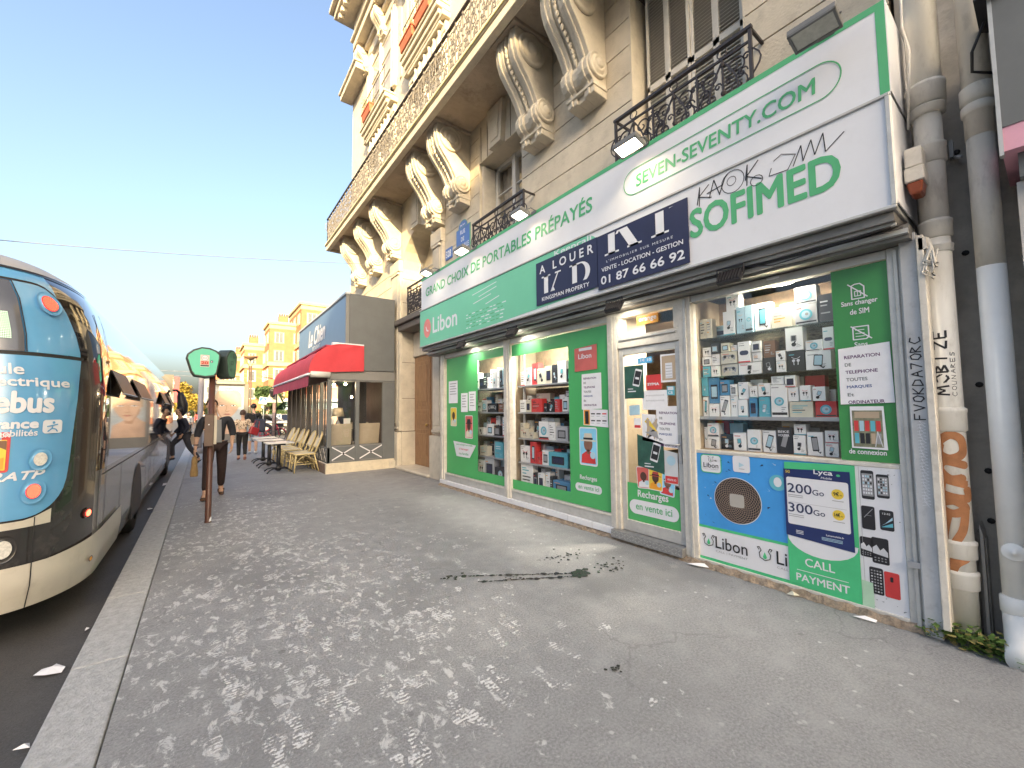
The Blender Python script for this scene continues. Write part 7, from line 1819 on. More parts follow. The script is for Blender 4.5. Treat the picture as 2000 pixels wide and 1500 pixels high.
# bikes and cars at the crossing
BIKER = M("bike_red", (0.50, 0.03, 0.08), 0.4)
def bike(x, y, rz, lab, frame_m, grp="bicycles parked at the crossing"):
    t = thing("bicycle", lab, "bicycle", (0, 0, 0), group=grp)
    for cx in (-0.52, 0.52):
        w = MB(); w.tube([(cx+0.33*cos(a*pi/12), 0, 0.35+0.33*sin(a*pi/12)) for a in range(24)], 0.02, RUB, n=6, closed=True); wh = w.build("wheel", t)
        w = MB()
        for k in range(8): w.bar((cx, 0, 0.35), (cx+0.32*cos(k*pi/4), 0, 0.35+0.32*sin(k*pi/4)), 0.003, ZINC)
        w.build("spokes", wh)
        w = MB(); w.tube([(cx+0.37*cos(a*pi/10), 0, 0.35+0.37*sin(a*pi/10)) for a in range(1, 9)], 0.03, frame_m, n=6); w.build("mudguard", t)
    w = MB()
    for p, q in (((-.52, .35), (-.15, .35)), ((-.15, .35), (-.28, .85)), ((-.15, .35), (.38, .70)), ((-.52, .35), (-.25, .72)), ((.38, .9), (.52, .35)), ((-.25, .55), (.36, .78))): w.bar((p[0], 0, p[1]), (q[0], 0, q[1]), 0.028, frame_m, 8)
    w.build("frame", t)
    w = MB(); w.tube([(.38, 0, .9), (.35, 0, 1.05), (.33, -.25, 1.08), (.25, -.3, 1.06)], .014, BLACK, n=6); w.tube([(.35, 0, 1.05), (.33, .25, 1.08), (.25, .3, 1.06)], .014, BLACK, n=6); w.build("handlebar", t)
    w = MB(); w.ball((-.3, 0, .9), .10, BLACK, 10, (1.3, .8, .45)); w.build("saddle", t)
    w = MB(); w.box(.40, .66, -.16, .16, .78, .98, BLACK); w.build("basket", t)
    t.location = (x, y, ROAD_Z+0.02); t.rotation_euler = (0, 0, rz); return t
bike(2.75, 24.9, 0.25, "red rental bicycle with a rider sitting on it, beside the thick pole", BIKER)
bike(3.65, 26.2, -0.2, "dark bicycle with a basket right of the thick pole", M("bike_dark", (0.05, 0.05, 0.07), 0.4))
def car(x, y, rz, col, lab):
    t = thing("parked_car", lab, "car", (0, 0, 0), group="cars at the crossing")
    pr = [(-2.1, .35), (-2.15, .65), (-2.0, .85), (-1.35, .95), (-0.75, 1.38), (0.55, 1.42), (1.35, .98), (2.0, .88), (2.12, .6), (2.1, .35)]
    b = MB(); n = 6
    def sec(k):
        w = 0.88*(1-0.18*(abs(k/n-.5)*2)**4)
        return w
    b.prism([(p[0], -0.86, p[1]) for p in pr if p[1] < 1.0], (0, 1.72, 0), col)
    b.add([(-1.35, -.84, .95), (-.75, -.66, 1.38), (.55, -.66, 1.42), (1.35, -.84, .98), (-1.35, .84, .95), (-.75, .66, 1.38), (.55, .66, 1.42), (1.35, .84, .98)], [(1, 2, 6, 5)], col)
    b.build("body", t, bevel=0.06, seg=3)
    g = MB(); V = [(-1.35, -.84, .95), (-.75, -.66, 1.375), (.55, -.66, 1.415), (1.35, -.84, .98), (-1.35, .84, .95), (-.75, .66, 1.375), (.55, .66, 1.415), (1.35, .84, .98)]
    g.add(V, [(0, 3, 2, 1), (4, 5, 6, 7), (0, 1, 5, 4), (3, 7, 6, 2)], B_GLASS); g.build("windows", t)
    g = MB()
    for s in (-1, 1):
        for p, q in ((0, 1), (2, 3), (1, 2)):
            a, c = V[p], V[q]; g.bar((a[0], a[1]*-s, a[2]), (c[0], c[1]*-s, c[2]), 0.035, col, 6)
        g.bar((-.1, s*.85, .95), (-.1, s*.665, 1.40), 0.03, col, 6)
    g.build("pillars", t)
    for cx in (-1.35, 1.3):
        for s in (-1, 1):
            w = MB(); w.lathe([(0.02, -0.10), (.31, -0.1), (.33, -.05), (.33, .05), (.31, .1), (.2, .11), (.02, .09)], TYRE, (cx, s*.80, .32), axis='y', n=20); wh = w.build("wheel", t)
            w = MB(); w.lathe([(.2, 0.0), (.19, s*.02), (.03, s*.03)], ZINC, (cx, s*.90, .32), axis='y', n=14); w.build("rim", wh)
    for s in (-1, 1):
        w = MB(); w.box(-2.14, -2.0, s*.78-.12, s*.78+.12*0, .68, .8, REDP) if s > 0 else w.box(-2.14, -2.0, -.78, -.66, .68, .8, REDP); w.build("tail_lamp", t)
        w = MB(); w.ball((2.03, s*.66, .74), .12, LENS, 10, (.5, 1.2, .7)); w.build("headlight", t)
    t.location = (x, y, ROAD_Z); t.rotation_euler = (0, 0, rz)
car(3.2, 33.0, pi-0.15, M("car_silver", (0.38, 0.40, 0.42), 0.25, metal=0.4, coat=0.6), "silver car crossing behind the pedestrians")
car(5.2, 36.0, pi*0.55, M("car_white", (0.66, 0.67, 0.68), 0.3, coat=0.6), "white car waiting at the crossing behind the bikes")
# litter
def scrap(pts, lab, z=0.004, m=PAPER):
    b = MB(); R = random.Random(len(lab)); P = [(p[0], p[1], z+R.uniform(.002, .02)) for p in pts]
    c = Vector((sum(p[0] for p in P)/len(P), sum(p[1] for p in P)/len(P), z+.03))
    for i in range(len(P)): b.poly([Vector(P[i]), Vector(P[(i+1) % len(P)]), c], m)
    o = b.build("paper_scrap"); 
    for vv in o.data.vertices: vv.co -= c
    o.location = c; tag(o, lab, "litter")
scrap([(-0.80, 3.90), (-0.78, 3.98), (-0.72, 3.96), (-0.72, 4.00), (-0.66, 3.89), (-0.67, 3.85), (-0.74, 3.85)], "white torn paper lying on the road near the kerb", ROAD_Z+.003)
scrap([(-0.67, 4.49), (-0.64, 4.46), (-0.66, 4.42)], "small pale scrap against the kerb under the rear of the bus", ROAD_Z+.003)
scrap([(-0.69, 3.10), (-0.64, 3.13), (-0.63, 3.09)], "small pale scrap on the road at the near end of the kerb", ROAD_Z+.003)
scrap([(-0.72, 9.3), (-0.66, 9.36), (-0.64, 9.25), (-0.7, 9.2)], "white litter in the gutter beside the rear bus wheel", ROAD_Z+.003)
scrap([(-0.70, 12.4), (-0.62, 12.5), (-0.61, 12.1), (-0.69, 12.0)], "white litter in the gutter halfway along the bus", ROAD_Z+.003)
scrap([(3.76, 2.18), (3.84, 2.06), (3.80, 2.0), (3.72, 2.1), (3.70, 2.2)], "crumpled pale paper at the corner of the door threshold")
scrap([(3.70, 0.95), (3.73, 0.95), (3.75, 0.83), (3.72, 0.83)], "flat white strip of litter below the white panel")
scrap([(3.74, 1.38), (3.80, 1.36), (3.79, 1.30), (3.73, 1.32)], "brown-white paper scrap at the foot of the green poster", 0.004, CREAMB)
# plaster dust trodden about: shoe prints and smears
def print_mat():
    m = bpy.data.materials.new("plaster_print"); m.use_nodes = True; nt = m.node_tree; L = nt.links.new
    p = nt.nodes["Principled BSDF"]; p.inputs["Base Color"].default_value = (0.72, 0.72, 0.71, 1); p.inputs["Roughness"].default_value = 0.9
    tc = nd(nt, "ShaderNodeTexCoord"); n1 = nd(nt, "ShaderNodeTexNoise", i_Scale=38.0, i_Detail=8.0, i_Roughness=0.8); L(tc.outputs["Object"], n1.inputs["Vector"])
    n3 = nd(nt, "ShaderNodeTexNoise", i_Scale=7.0, i_Detail=3.0); L(tc.outputs["Object"], n3.inputs["Vector"])
    wv = nd(nt, "ShaderNodeTexWave", i_Scale=14.0, i_Distortion=3.0, i_Detail=2.0); wv.bands_direction = 'Y'; L(tc.outputs["Object"], wv.inputs["Vector"])
    a = nd(nt, "ShaderNodeMath", operation='MULTIPLY_ADD'); L(wv.outputs["Fac"], a.inputs[0]); a.inputs[1].default_value = 0.09; L(n1.outputs["Fac"], a.inputs[2])
    a2 = nd(nt, "ShaderNodeMath", operation='MULTIPLY_ADD'); L(n3.outputs["Fac"], a2.inputs[0]); a2.inputs[1].default_value = 0.35; L(a.outputs[0], a2.inputs[2])
    r = nd(nt, "ShaderNodeMapRange", i_From_Min=0.715, i_From_Max=0.775, i_To_Max=0.8); L(a2.outputs[0], r.inputs["Value"]); L(r.outputs[0], p.inputs["Alpha"])
    MATS["plaster_print"] = m; return m
PM = print_mat(); PW = M("plaster_smear", (0.66, 0.66, 0.65), 0.9, var=0.1, scale=30)
b = MB(); R = random.Random(77)
sole = [(0.0, -0.135), (0.028, -0.125), (0.033, -0.09), (0.026, -0.05), (0.024, -0.01), (0.036, 0.04), (0.045, 0.085), (0.038, 0.125), (0.015, 0.148), (-0.012, 0.148), (-0.036, 0.12), (-0.040, 0.07), (-0.030, 0.02), (-0.022, -0.02), (-0.026, -0.06), (-0.032, -0.1), (-0.025, -0.125)]
zc = 0.0035
for i in range(240):
    x = R.triangular(-0.3, 2.9, 0.5); y = R.triangular(0.9, 10.5, 3.2)
    if x > 2.6-0.15*y and R.random() < .6: continue
    a = R.gauss(0, .28)+(pi if R.random() < .5 else 0); k = R.uniform(.85, 1.08); part = R.random()
    pts = sole if part < .45 else ([p for p in sole if p[1] > 0.0] if part < .8 else [p for p in sole if p[1] < -0.03])
    P = [(x+(p[0]*cos(a)-p[1]*sin(a))*k, y+(p[0]*sin(a)+p[1]*cos(a))*k, zc) for p in pts]
    b.poly(P, PM); zc += 0.000004
for i in range(330):
    x = R.triangular(-0.3, 3.2, 0.6); y = R.triangular(0.8, 10.0, 3.5)
    n = R.randint(5, 9); r = R.uniform(.004, .022) if R.random() < .85 else R.uniform(.02, .045); e = R.uniform(1, 2.6); a = R.gauss(0, .5)
    P = []
    for q in range(n):
        t = 2*pi*q/n; rr = r*R.uniform(.5, 1.2); u, v = rr*cos(t), rr*e*sin(t)
        P.append((x+u*cos(a)-v*sin(a), y+u*sin(a)+v*cos(a), zc))
    b.poly(P, PW if (R.random() < .3 and r < .010) else PM); zc += 0.000002
tag(b.build("plaster_footprints"), "pale plaster shoe prints and smears trodden over the pavement", "footprints", kind="stuff")
# dark wet trickles in front of the door
b = MB(); WET = M("wet_stain", (0.035, 0.035, 0.033), 0.25, var=0.2); R = random.Random(31); z = 0.0062
def blob(x, y, r, n=9, e=1.0, a=0.0):
    global z
    P = []
    for q in range(n):
        t = 2*pi*q/n; rr = r*R.uniform(.6, 1.15); u, v = rr*cos(t), rr*e*sin(t); P.append((x+u*cos(a)-v*sin(a), y+u*sin(a)+v*cos(a), z))
    b.poly(P, WET); z += 0.000004
for (P0, P1, w_) in (((2.78, 2.68), (1.78, 3.38), .010), ((2.70, 2.66), (1.95, 3.10), .009)):
    for k in range(70):
        t = k/69; blob(P0[0]+(P1[0]-P0[0])*t+R.uniform(-.006, .006), P0[1]+(P1[1]-P0[1])*t+R.uniform(-.006, .006), w_*R.uniform(.7, 1.5)*(1+1.5*(R.random() < .12)), 7)
for k in range(26): blob(2.77+R.gauss(0, .035), 2.68+R.gauss(0, .03), R.uniform(.012, .04))
for (cx, cy, s, n) in ((2.95, 3.12, .10, 40), (3.12, 2.62, .10, 34), (2.25, 2.98, .06, 18), (1.82, 3.33, .05, 14), (1.93, 1.60, .03, 10)):
    for k in range(n): blob(cx+R.gauss(0, s), cy+R.gauss(0, s*.7), R.uniform(.004, .018), 6)
tag(b.build("wet_stain"), "dark wet trickles and splashes on the pavement in front of the shop door", "stain", kind="stuff")
# ------------------------------------------------------------------ people
SKIN = M("skin", (0.52, 0.32, 0.22), 0.55, var=0.08, scale=12)
def skinned(verts, edges, radii, m, name, parent, sub=2, root=0):
    me = bpy.data.meshes.new(name); me.from_pydata([tuple(v) for v in verts], edges, [])
    o = bpy.data.objects.new(name, me); COL.objects.link(o)
    md = o.modifiers.new("skin", 'SKIN'); md.use_smooth_shade = True; md.branch_smoothing = 0.6
    for i, r in enumerate(radii):
        d = me.skin_vertices[0].data[i]; d.radius = (r if isinstance(r, tuple) else (r, r)); d.use_root = (i == root)
    s = o.modifiers.new("sub", 'SUBSURF'); s.levels = sub; s.render_levels = sub
    dg = bpy.context.evaluated_depsgraph_get()
    nm = bpy.data.meshes.new_from_object(o.evaluated_get(dg)); o.modifiers.clear(); o.data = nm; bpy.data.meshes.remove(me)
    nm.materials.clear(); nm.materials.append(m)
    for p in nm.polygons: p.use_smooth = True
    o.name = name; o.parent = parent
    return o
def hand_chain(V, E, R_, wrist_i, wrist, d, side, fwd):
    """palm and five fingers hanging from a wrist; d = direction of the hand, side = thumb direction, fwd = curl direction"""
    d = Vector(d).normalized(); s = Vector(side).normalized(); f = Vector(fwd).normalized()
    w = Vector(wrist); palm = w+d*0.055
    V.append(palm); E.append((wrist_i, len(V)-1)); R_.append((0.030, 0.016)); pi_ = len(V)-1
    for k, (off, l) in enumerate(((0.028, .072), (0.010, .080), (-0.009, .074), (-0.026, .058))):
        p = palm+s*off+d*0.03; V.append(p); R_.append(0.0095); E.append((pi_, len(V)-1))
        V.append(p+d*l*.5+f*l*.15); R_.append(0.0085); E.append((len(V)-2, len(V)-1))
        V.append(p+d*l*.8+f*l*.5); R_.append(0.0075); E.append((len(V)-2, len(V)-1))
    t = w+d*0.025+s*0.03; V.append(t); R_.append(0.011); E.append((wrist_i, len(V)-1))
    V.append(t+s*0.025+d*0.03+f*.015); R_.append(0.010); E.append((len(V)-2, len(V)-1))
def person(label, J, loc, rz, clothes, hair=None, group=None, scale=1.0, hairlen=0.0, face=True):
    """J: joints in a local frame, the person faces -y. clothes: dict of materials"""
    t = thing("person", label, "person", (0, 0, 0), group=group)
    g = lambda k: Vector(J[k])
    V = []; E = []; R_ = []
    def add(p, r, link=None):
        V.append(Vector(p)); R_.append(r)
        if link is not None: E.append((link, len(V)-1))
        return len(V)-1
    pel = add(g('pelvis'), (.125, .095)); che = add(g('chest'), (.135, .095), pel); nb_ = add(g('neck'), .055, che); nt_ = add(g('neck')+Vector((0, -.01, .06)), .05, nb_)
    h = g('head'); fwd = Vector(J.get('look', (0, -1, 0))).normalized()
    h1 = add(h+Vector((0, 0, -.07))+fwd*.02, (.062, .068), nt_); h2 = add(h+Vector((0, 0, .03)), (.073, .088), h1); add(h+Vector((0, 0, .105)), (.045, .055), h2)
    for s in ('l', 'r'):
        sh = add(g('sh'+s), .055, che); el = add(g('el'+s), .042, sh); wr = add(g('wr'+s), .029, el)
        d = g('wr'+s)-g('el'+s); sx = 1 if s == 'l' else -1
        hand_chain(V, E, R_, wr, g('wr'+s), d, (-sx*.25, -1, 0) , (-sx, -.1, 0))
        hp = add(g('hip'+s), .09, pel); kn = add(g('kn'+s), .062, hp); an = add(g('an'+s), .042, kn)
        add(g('to'+s), .035, an)
    skinned(V, E, R_, SKIN, "body", t, 2)
    # face details ride on the head
    if face:
        up = Vector((0, 0, 1)); rt = fwd.cross(up).normalized()
        f = MB(); c = h+fwd*.085
        f.ball(h+fwd*.098+up*-.012, .014, SKIN, 8, (.9, .9, 1.4)); f.build("nose", t)
        for q in (-1, 1):
            f = MB(); f.ball(h+fwd*.078+rt*q*.031+up*.018, .012, WHITE, 8); f.ball(h+fwd*.088+rt*q*.031+up*.018, .005, BLACK, 6); f.build("eye", t)
            f = MB(); f.ball(h+rt*q*.077+up*-.0, .022, SKIN, 8, (.45, .8, 1.3)); f.build("ear", t)
        f = MB(); f.ball(h+fwd*.082+up*-.055, .02, M("lips", (.42, .16, .13), .5), 8, (1.1, .3, .35)); f.build("mouth", t)
    if hair:
        f = MB(); hp_ = h-fwd*.018+Vector((0, 0, .035))
        R = random.Random(3)
        def hs(u, v):
            a = 2*pi*u; th = (0.02+0.62*v)*pi
            dirv = Vector((sin(th)*cos(a), sin(th)*sin(a), cos(th)))
            front = dirv.dot(fwd)
            r = 0.098+0.006*sin(a*9)+0.004*sin(a*23)
            if front > 0.35 and dirv.z < 0.55: r = 0.06
            p = Vector((dirv.x*r*.92, dirv.y*r, dirv.z*r*1.08))
            if hairlen and dirv.z < -.1 and front < .3: p.z -= hairlen*(-.1-dirv.z)*1.6; p.x *= 1.08; p.y *= 1.05
            return hp_+p
        f.grid(hs, 30, 16, hair); f.build("hair", t)
    def cloth(nm, chain, m, sub=2):
        V2 = []; E2 = []; R2 = []
        for (p, r, l) in chain:
            V2.append(Vector(p)); R2.append(r)
            if l is not None: E2.append((l, len(V2)-1))
        return skinned(V2, E2, R2, m, nm, t, sub)
    sl = J.get('sleeve', .75)
    top = [(g('chest')+Vector((0, 0, -.02)), (.165, .125), None), (g('pelvis')+Vector((0, 0, J.get('hem', .02))), (.162, .125), 0), (g('neck')+Vector((0, .01, -.03)), (.085, .075), 0)]
    for s in ('l', 'r'):
        i = len(top); e = g('el'+s); w_ = g('wr'+s)
        top.append((g('sh'+s), .075, 0)); top.append((e, .060, i)); top.append((e+(w_-e)*sl, .050, i+1)) if sl > 0 else None
    cloth(clothes[0], top, clothes[1])
    low = [(g('pelvis')+Vector((0, 0, .02)), (.15, .115), None)]
    ll = J.get('leglen', 1.0)
    for s in ('l', 'r'):
        i = len(low); k = g('kn'+s); a = g('an'+s)
        low.append((g('hip'+s), (.10, .105), 0)); low.append((k, .075, i)); low.append((k+(a-k)*(.92*ll-(1-ll)*.2), .058 if ll > .9 else .085, i+1))
    cloth(clothes[2], low, clothes[3])
    for s in ('l', 'r'):
        a = g('an'+s); tt = g('to'+s); d = (tt-a); d.z = 0; d = d.normalized() if d.length > 1e-5 else Vector((0, -1, 0))
        z0 = min(a.z, tt.z)
        cloth("shoe", [(a+Vector((0, 0, -.0)), .050, None), (a-d*.04+Vector((0, 0, -.045)), .044, 0), (tt+Vector((0, 0, -.005))-d*.05, (.047, .038), 0), (tt+d*.03+Vector((0, 0, -.008)), (.040, .028), 2)], clothes[4])
    t.location = loc; t.rotation_euler = (0, 0, rz); t.scale = (scale,)*3
    return t
def base(**k):
    J = dict(pelvis=(0, 0, .95), chest=(0, 0, 1.25), neck=(0, .01, 1.45), head=(0, -.02, 1.61), shl=(.185, 0, 1.39), ell=(.23, .02, 1.12), wrl=(.24, -.06, .88), shr=(-.185, 0, 1.39), elr=(-.23, .02, 1.12), wrr=(-.24, -.06, .88),
             hipl=(.09, 0, .90), knl=(.10, -.03, .50), anl=(.10, .02, .09), tol=(.11, -.12, .035), hipr=(-.09, 0, .90), knr=(-.10, -.03, .50), anr=(-.10, .02, .09), tor=(-.11, -.12, .035))
    J.update(k); return J
DJ = M("dark_jacket_cloth", (0.022, 0.024, 0.032), 0.85, var=0.25, scale=10, bump=0.3, bscale=25)
DT = M("dark_brown_trousers", (0.03, 0.016, 0.015), 0.85, var=0.25, scale=10, bump=0.3, bscale=25)
SUEDE = M("brown_suede", (0.10, 0.055, 0.035), 0.9, var=0.15)
HBR = M("brown_hair", (0.045, 0.022, 0.016), 0.6, var=0.4, scale=40); HBK = M("black_hair", (0.012, 0.011, 0.011), 0.5, var=0.4, scale=40)
man = person("person in dark jacket and brown trousers walking towards us behind the bus stop post",
    base(hipl=(.09, .0, .90), knl=(.10, .05, .50), anl=(.10, .22, .12), tol=(.11, .10, .04), knr=(-.11, -.10, .50), anr=(-.13, -.20, .09), tor=(-.16, -.34, .035), ell=(.25, .03, 1.12), wrl=(.235, -.07, .89), elr=(-.26, .05, 1.12), wrr=(-.285, -.06, .87), sleeve=.35, hem=-.03, neck=(-.04, .01, 1.45), head=(-.07, -.02, 1.59)),
    (0.185, 9.05, 0.006), 0.0, ("jacket", DJ, "trousers", DT, SUEDE), HBR)
b = MB(); b.add([(-.06, -.145, 1.36), (.07, -.145, 1.36), (.085, -.14, .96), (-.07, -.14, .96)], [(0, 3, 2, 1)], M("grey_shirt", (0.25, 0.25, 0.25), 0.9)); o = b.build("shirt", None); o.parent = man
b = MB(); b.lathe([(0.037, -.008), (0.037, .012)], BLACK, (-.278, -.03, .925), n=14); o = b.build("wristwatch", None); o.parent = man
t = thing("paper_bag", "narrow brown paper bag carried in the hand of the walker in the dark jacket", "bag", (-0.10, 8.97, 0.42))
b = MB(); b.grid(lambda u, v: (-0.105+(.052+.006*sin(v*9))*cos(2*pi*u)*(1-.5*v**3), 8.97+.05*sin(2*pi*u)*(1-.5*v**3), .40+.34*v), 16, 8, M("kraft_paper", (0.36, 0.23, 0.10), 0.85, var=0.2, scale=20, bump=0.3)); b.build("bag", t)
b = MB(); b.tube([(-.105, 8.97, .74), (-.102, 8.965, .79)], .014, MATS["kraft_paper"], n=6); b.build("twisted_top", t)
t = thing("umbrella_strap", "thin black loop hanging by the side of the walker in the dark jacket", "strap", (-.16, 9.05, 1.0)); b = MB(); b.tube([(-.10+.10*cos(a*pi/12)-.03, 9.06, .98+.13*sin(a*pi/12)) for a in range(5, 22)], .006, BLACK, n=6); b.build("loop", t)
LEO = M("spotted_blouse", (0.55, 0.44, 0.32), 0.85)
def leopard():
    m = MATS["spotted_blouse"]; nt = m.node_tree; L = nt.links.new; p = nt.nodes["Principled BSDF"]
    tc = nd(nt, "ShaderNodeTexCoord"); v = nd(nt, "ShaderNodeTexVoronoi", i_Scale=22.0); L(tc.outputs["Object"], v.inputs["Vector"])
    r = nd(nt, "ShaderNodeMapRange", i_From_Min=0.32, i_From_Max=0.42); L(v.outputs["Distance"], r.inputs["Value"])
    mx = nd(nt, "ShaderNodeMix", data_type='RGBA'); mx.inputs["A"].default_value = (0.07, .05, .04, 1); mx.inputs["B"].default_value = (0.58, 0.47, 0.36, 1); L(r.outputs[0], mx.inputs["Factor"]); L(mx.outputs["Result"], p.inputs["Base Color"])
leopard()
wom = person("person with bobbed brown hair in spotted blouse and black trousers walking away", base(knl=(.09, -.12, .50), anl=(.09, -.05, .10), tol=(.1, -.18, .04), knr=(-.09, -.02, .50), anr=(-.08, .16, .13), tor=(-.08, .06, .04), sleeve=.55),
    (0.98, 15.3, 0.006), pi, ("blouse", LEO, "trousers", M("black_trousers", (0.012, 0.012, 0.014), 0.85), M("rose_shoe", (.30, .14, .12), .7)), HBR, scale=.89, hairlen=.06)
t = thing("handbag", "dark red handbag on the arm of the person in the spotted blouse", "handbag", (1.24, 15.15, .78)); b = MB(); b.box(-.14, .14, -.05, .05, 0, .24, M("red_leather", (.28, .02, .03), .4)); o = b.build("bag", t, bevel=.03, seg=3); b = MB(); b.tube([(-.1, 0, .23), (-.06, 0, .45), (.06, 0, .45), (.1, 0, .23)], .012, MATS["red_leather"], n=6); b.build("strap", t)
for o in t.children: o.location = (0, 0, 0)
for o in t.children:
    for v in o.data.vertices: v.co = v.co + (Vector((1.24, 15.15, .78)) if v.co.length > 3 else Vector())
t.rotation_euler = (0, .35, .5)
person("person in black top and pale blue shorts walking away with a navy bag", base(knl=(.09, -.10, .50), anl=(.09, -.02, .10), tol=(.1, -.15, .04), knr=(-.09, .02, .50), anr=(-.08, .16, .13), tor=(-.08, .06, .04), sleeve=0.0, leglen=.35),
    (1.42, 17.2, 0.006), pi, ("t_shirt", M("black_cotton", (.014, .015, .018), .9), "shorts", M("pale_denim", (.30, .36, .42), .9), WHITE), HBK, scale=1.02)
t = thing("backpack", "navy bag hanging at the back of the person in pale blue shorts", "backpack", (1.60, 17.0, .95)); b = MB(); b.box(1.43, 1.77, 16.90, 17.04, .78, 1.24, M("navy_nylon", (.02, .026, .05), .7)); b.build("bag", t, bevel=.05, seg=3); b = MB(); b.tube([(1.5, 16.97, 1.2), (1.45, 17.0, 1.4), (1.35, 17.1, 1.46)], .015, MATS["navy_nylon"], n=6); b.build("strap", t)
person("person in dark navy jacket stepping up into the front door of the bus", base(pelvis=(0, 0, .93), chest=(0, -.07, 1.23), neck=(0, -.11, 1.43), head=(0, -.15, 1.58), shl=(.185, -.07, 1.37), ell=(.24, .02, 1.12), wrl=(.23, -.10, .90), shr=(-.185, -.07, 1.37), elr=(-.23, -.02, 1.12), wrr=(-.22, -.18, .93), hipl=(.09, 0, .89), knl=(.10, .12, .50), anl=(.10, .38, .13), tol=(.1, .28, .04), hipr=(-.09, 0, .89), knr=(-.1, -.26, .60), anr=(-.1, -.22, .22), tor=(-.1, -.35, .17), sleeve=.95, hem=-.08),
    (-0.44, 15.2, 0.006), -pi/2+.3, ("jacket", M("navy_jacket", (.012, .016, .035), .7, var=.3, scale=8), "trousers", M("charcoal_trousers", (.04, .042, .055), .85), BLACK), HBK, scale=.96)
t = thing("shopping_bag", "brown paper shopping bag carried by the person boarding the bus", "bag", (-.28, 15.75, .55)); b = MB(); b.box(-.36, -.20, 15.65, 15.85, .52, .86, TAN); b.build("bag", t, bevel=.01); b = MB(); b.tube([(-.34, 15.75, .85), (-.31, 15.75, 1.0), (-.25, 15.75, 1.0), (-.22, 15.75, .85)], .006, TAN, n=5); b.build("handles", t)
person("person in white shirt far off past the front of the bus", base(sleeve=.2), (-0.72, 31.0, ROAD_Z), .6, ("shirt", M("white_cotton", (.62, .62, .6), .9), "trousers", MATS["black_trousers"], BLACK), HBK, scale=.95)
person("person in dark coat riding the red rental bicycle", base(pelvis=(0, .05, .98), chest=(0, -.08, 1.26), neck=(0, -.12, 1.45), head=(0, -.15, 1.61), ell=(.22, -.25, 1.18), wrl=(.2, -.5, 1.1), elr=(-.22, -.25, 1.18), wrr=(-.2, -.5, 1.1), knl=(.12, -.38, .80), anl=(.12, -.22, .40), tol=(.12, -.34, .36), knr=(-.12, -.36, .72), anr=(-.12, -.25, .30), tor=(-.12, -.37, .25), sleeve=.95),
    (2.52, 24.84, ROAD_Z+.06), pi/2+.25, ("coat", M("dark_coat", (.03, .028, .026), .85), "trousers", MATS["charcoal_trousers"], BLACK), HBK)
for i, (x, y, m, lab) in enumerate(((-0.35, 44, REDP, "tiny far person in red on the street beyond the bus"), (-0.05, 46, WHITE, "tiny far person in white on the street beyond the bus"), (0.35, 45, BLACK, "tiny far person in black on the street beyond the bus"))):
    person(lab, base(sleeve=.9), (x, y, ROAD_Z), .5*i, ("jacket", m, "trousers", MATS["black_trousers"], BLACK), HBK, face=False)
# ------------------------------------------------------------------ far buildings, trees
BRK = M("orange_brick", (0.35, 0.145, 0.075), 0.9, var=0.12, scale=2, dirt=0.15, dirt_col=(0.3, 0.14, 0.07))
LIME = M("yellow_limestone", (0.47, 0.36, 0.21), 0.9, var=0.08, scale=1)
FWIN = M("far_window", (0.10, 0.12, 0.13), 0.2); FFR = M("far_window_frame", (0.60, 0.57, 0.50), 0.6)
def block(name, lab, x0, x1, y0, y1, h, m, trim, nx, ny, floors, top=2, group=None, z0=ROAD_Z, cat="building", fh=None):
    t = thing(name, lab, cat, ((x0+x1)/2, (y0+y1)/2, z0), group=group)
    w = MB(); fh = fh or (h-1.2)/floors
    w.box(x0, x1, y0, y1, z0, h, m)
    zt = h-1.0-fh*top
    if top:
        w.box(x0-.05, x1+.05, y0-.05, y1, h-1.0, h-.4, trim); w.box(x0-.25, x1+.25, y0-.25, y1, h-.4, h-.05, trim); w.box(x0-.2, x1+.2, y0-.2, y1, zt-.1, zt+.45, trim)
    w.build("wall", t)
    r = MB(); r.box(x0, x1, y0, y1, h-.04, h+.05, ZINC)
    R = random.Random(int(x0*10+h))
    cx = x0+(x1-x0)*R.uniform(.3, .7); r.box(cx-.6, cx+.6, y0+1, y0+1.8, h, h+1.1, BRK)
    for k in range(4): r.lathe([(.12, h+1.1), (.10, h+1.5)], TERRA, (cx-.45+k*.3, y0+1.4, 0), n=8)
    r.build("roof", t)
    def win(face, p, z, w_, hh):
        f = MB(); g = MB()
        if face == 'y':
            f.box(p-w_/2-.14, p+w_/2+.14, y0-.06, y0+.05, z-.14, z+hh+.14, trim if z > zt else FFR); g.box(p-w_/2, p+w_/2, y0-.075, y0-.06, z, z+hh, FWIN)
            for q in (-.25, 0, .25): g.box(p+q*w_*1.9-.03, p+q*w_*1.9+.03, y0-.09, y0-.075, z, z+hh, FFR)
        else:
            f.box(x0-.06, x0+.05, p-w_/2-.14, p+w_/2+.14, z-.14, z+hh+.14, trim if z > zt else FFR); g.box(x0-.075, x0-.06, p-w_/2, p+w_/2, z, z+hh, FWIN)
            for q in (-.25, 0, .25): g.box(x0-.09, x0-.075, p+q*w_*1.9-.03, p+q*w_*1.9+.03, z, z+hh, FFR)
        wf = f.build("window", t); g.build("pane", wf)
    for k in range(floors):
        z = z0+1.0+k*fh
        if z+fh*.55 > h-.9: break
        for i in range(nx): win('y', x0+(x1-x0)*(i+.5)/nx, z, min(1.3, (x1-x0)/nx*.42), fh*.52)
        for i in range(ny): win('x', y0+(y1-y0)*(i+.5)/ny, z, min(1.3, (y1-y0)/ny*.42), fh*.52)
    return t
block("brick_building", "farthest and lowest of the orange brick blocks, left end of the row", 2.75, 6.0, 80, 92, 10.8, BRK, LIME, 2, 3, 4, 1)
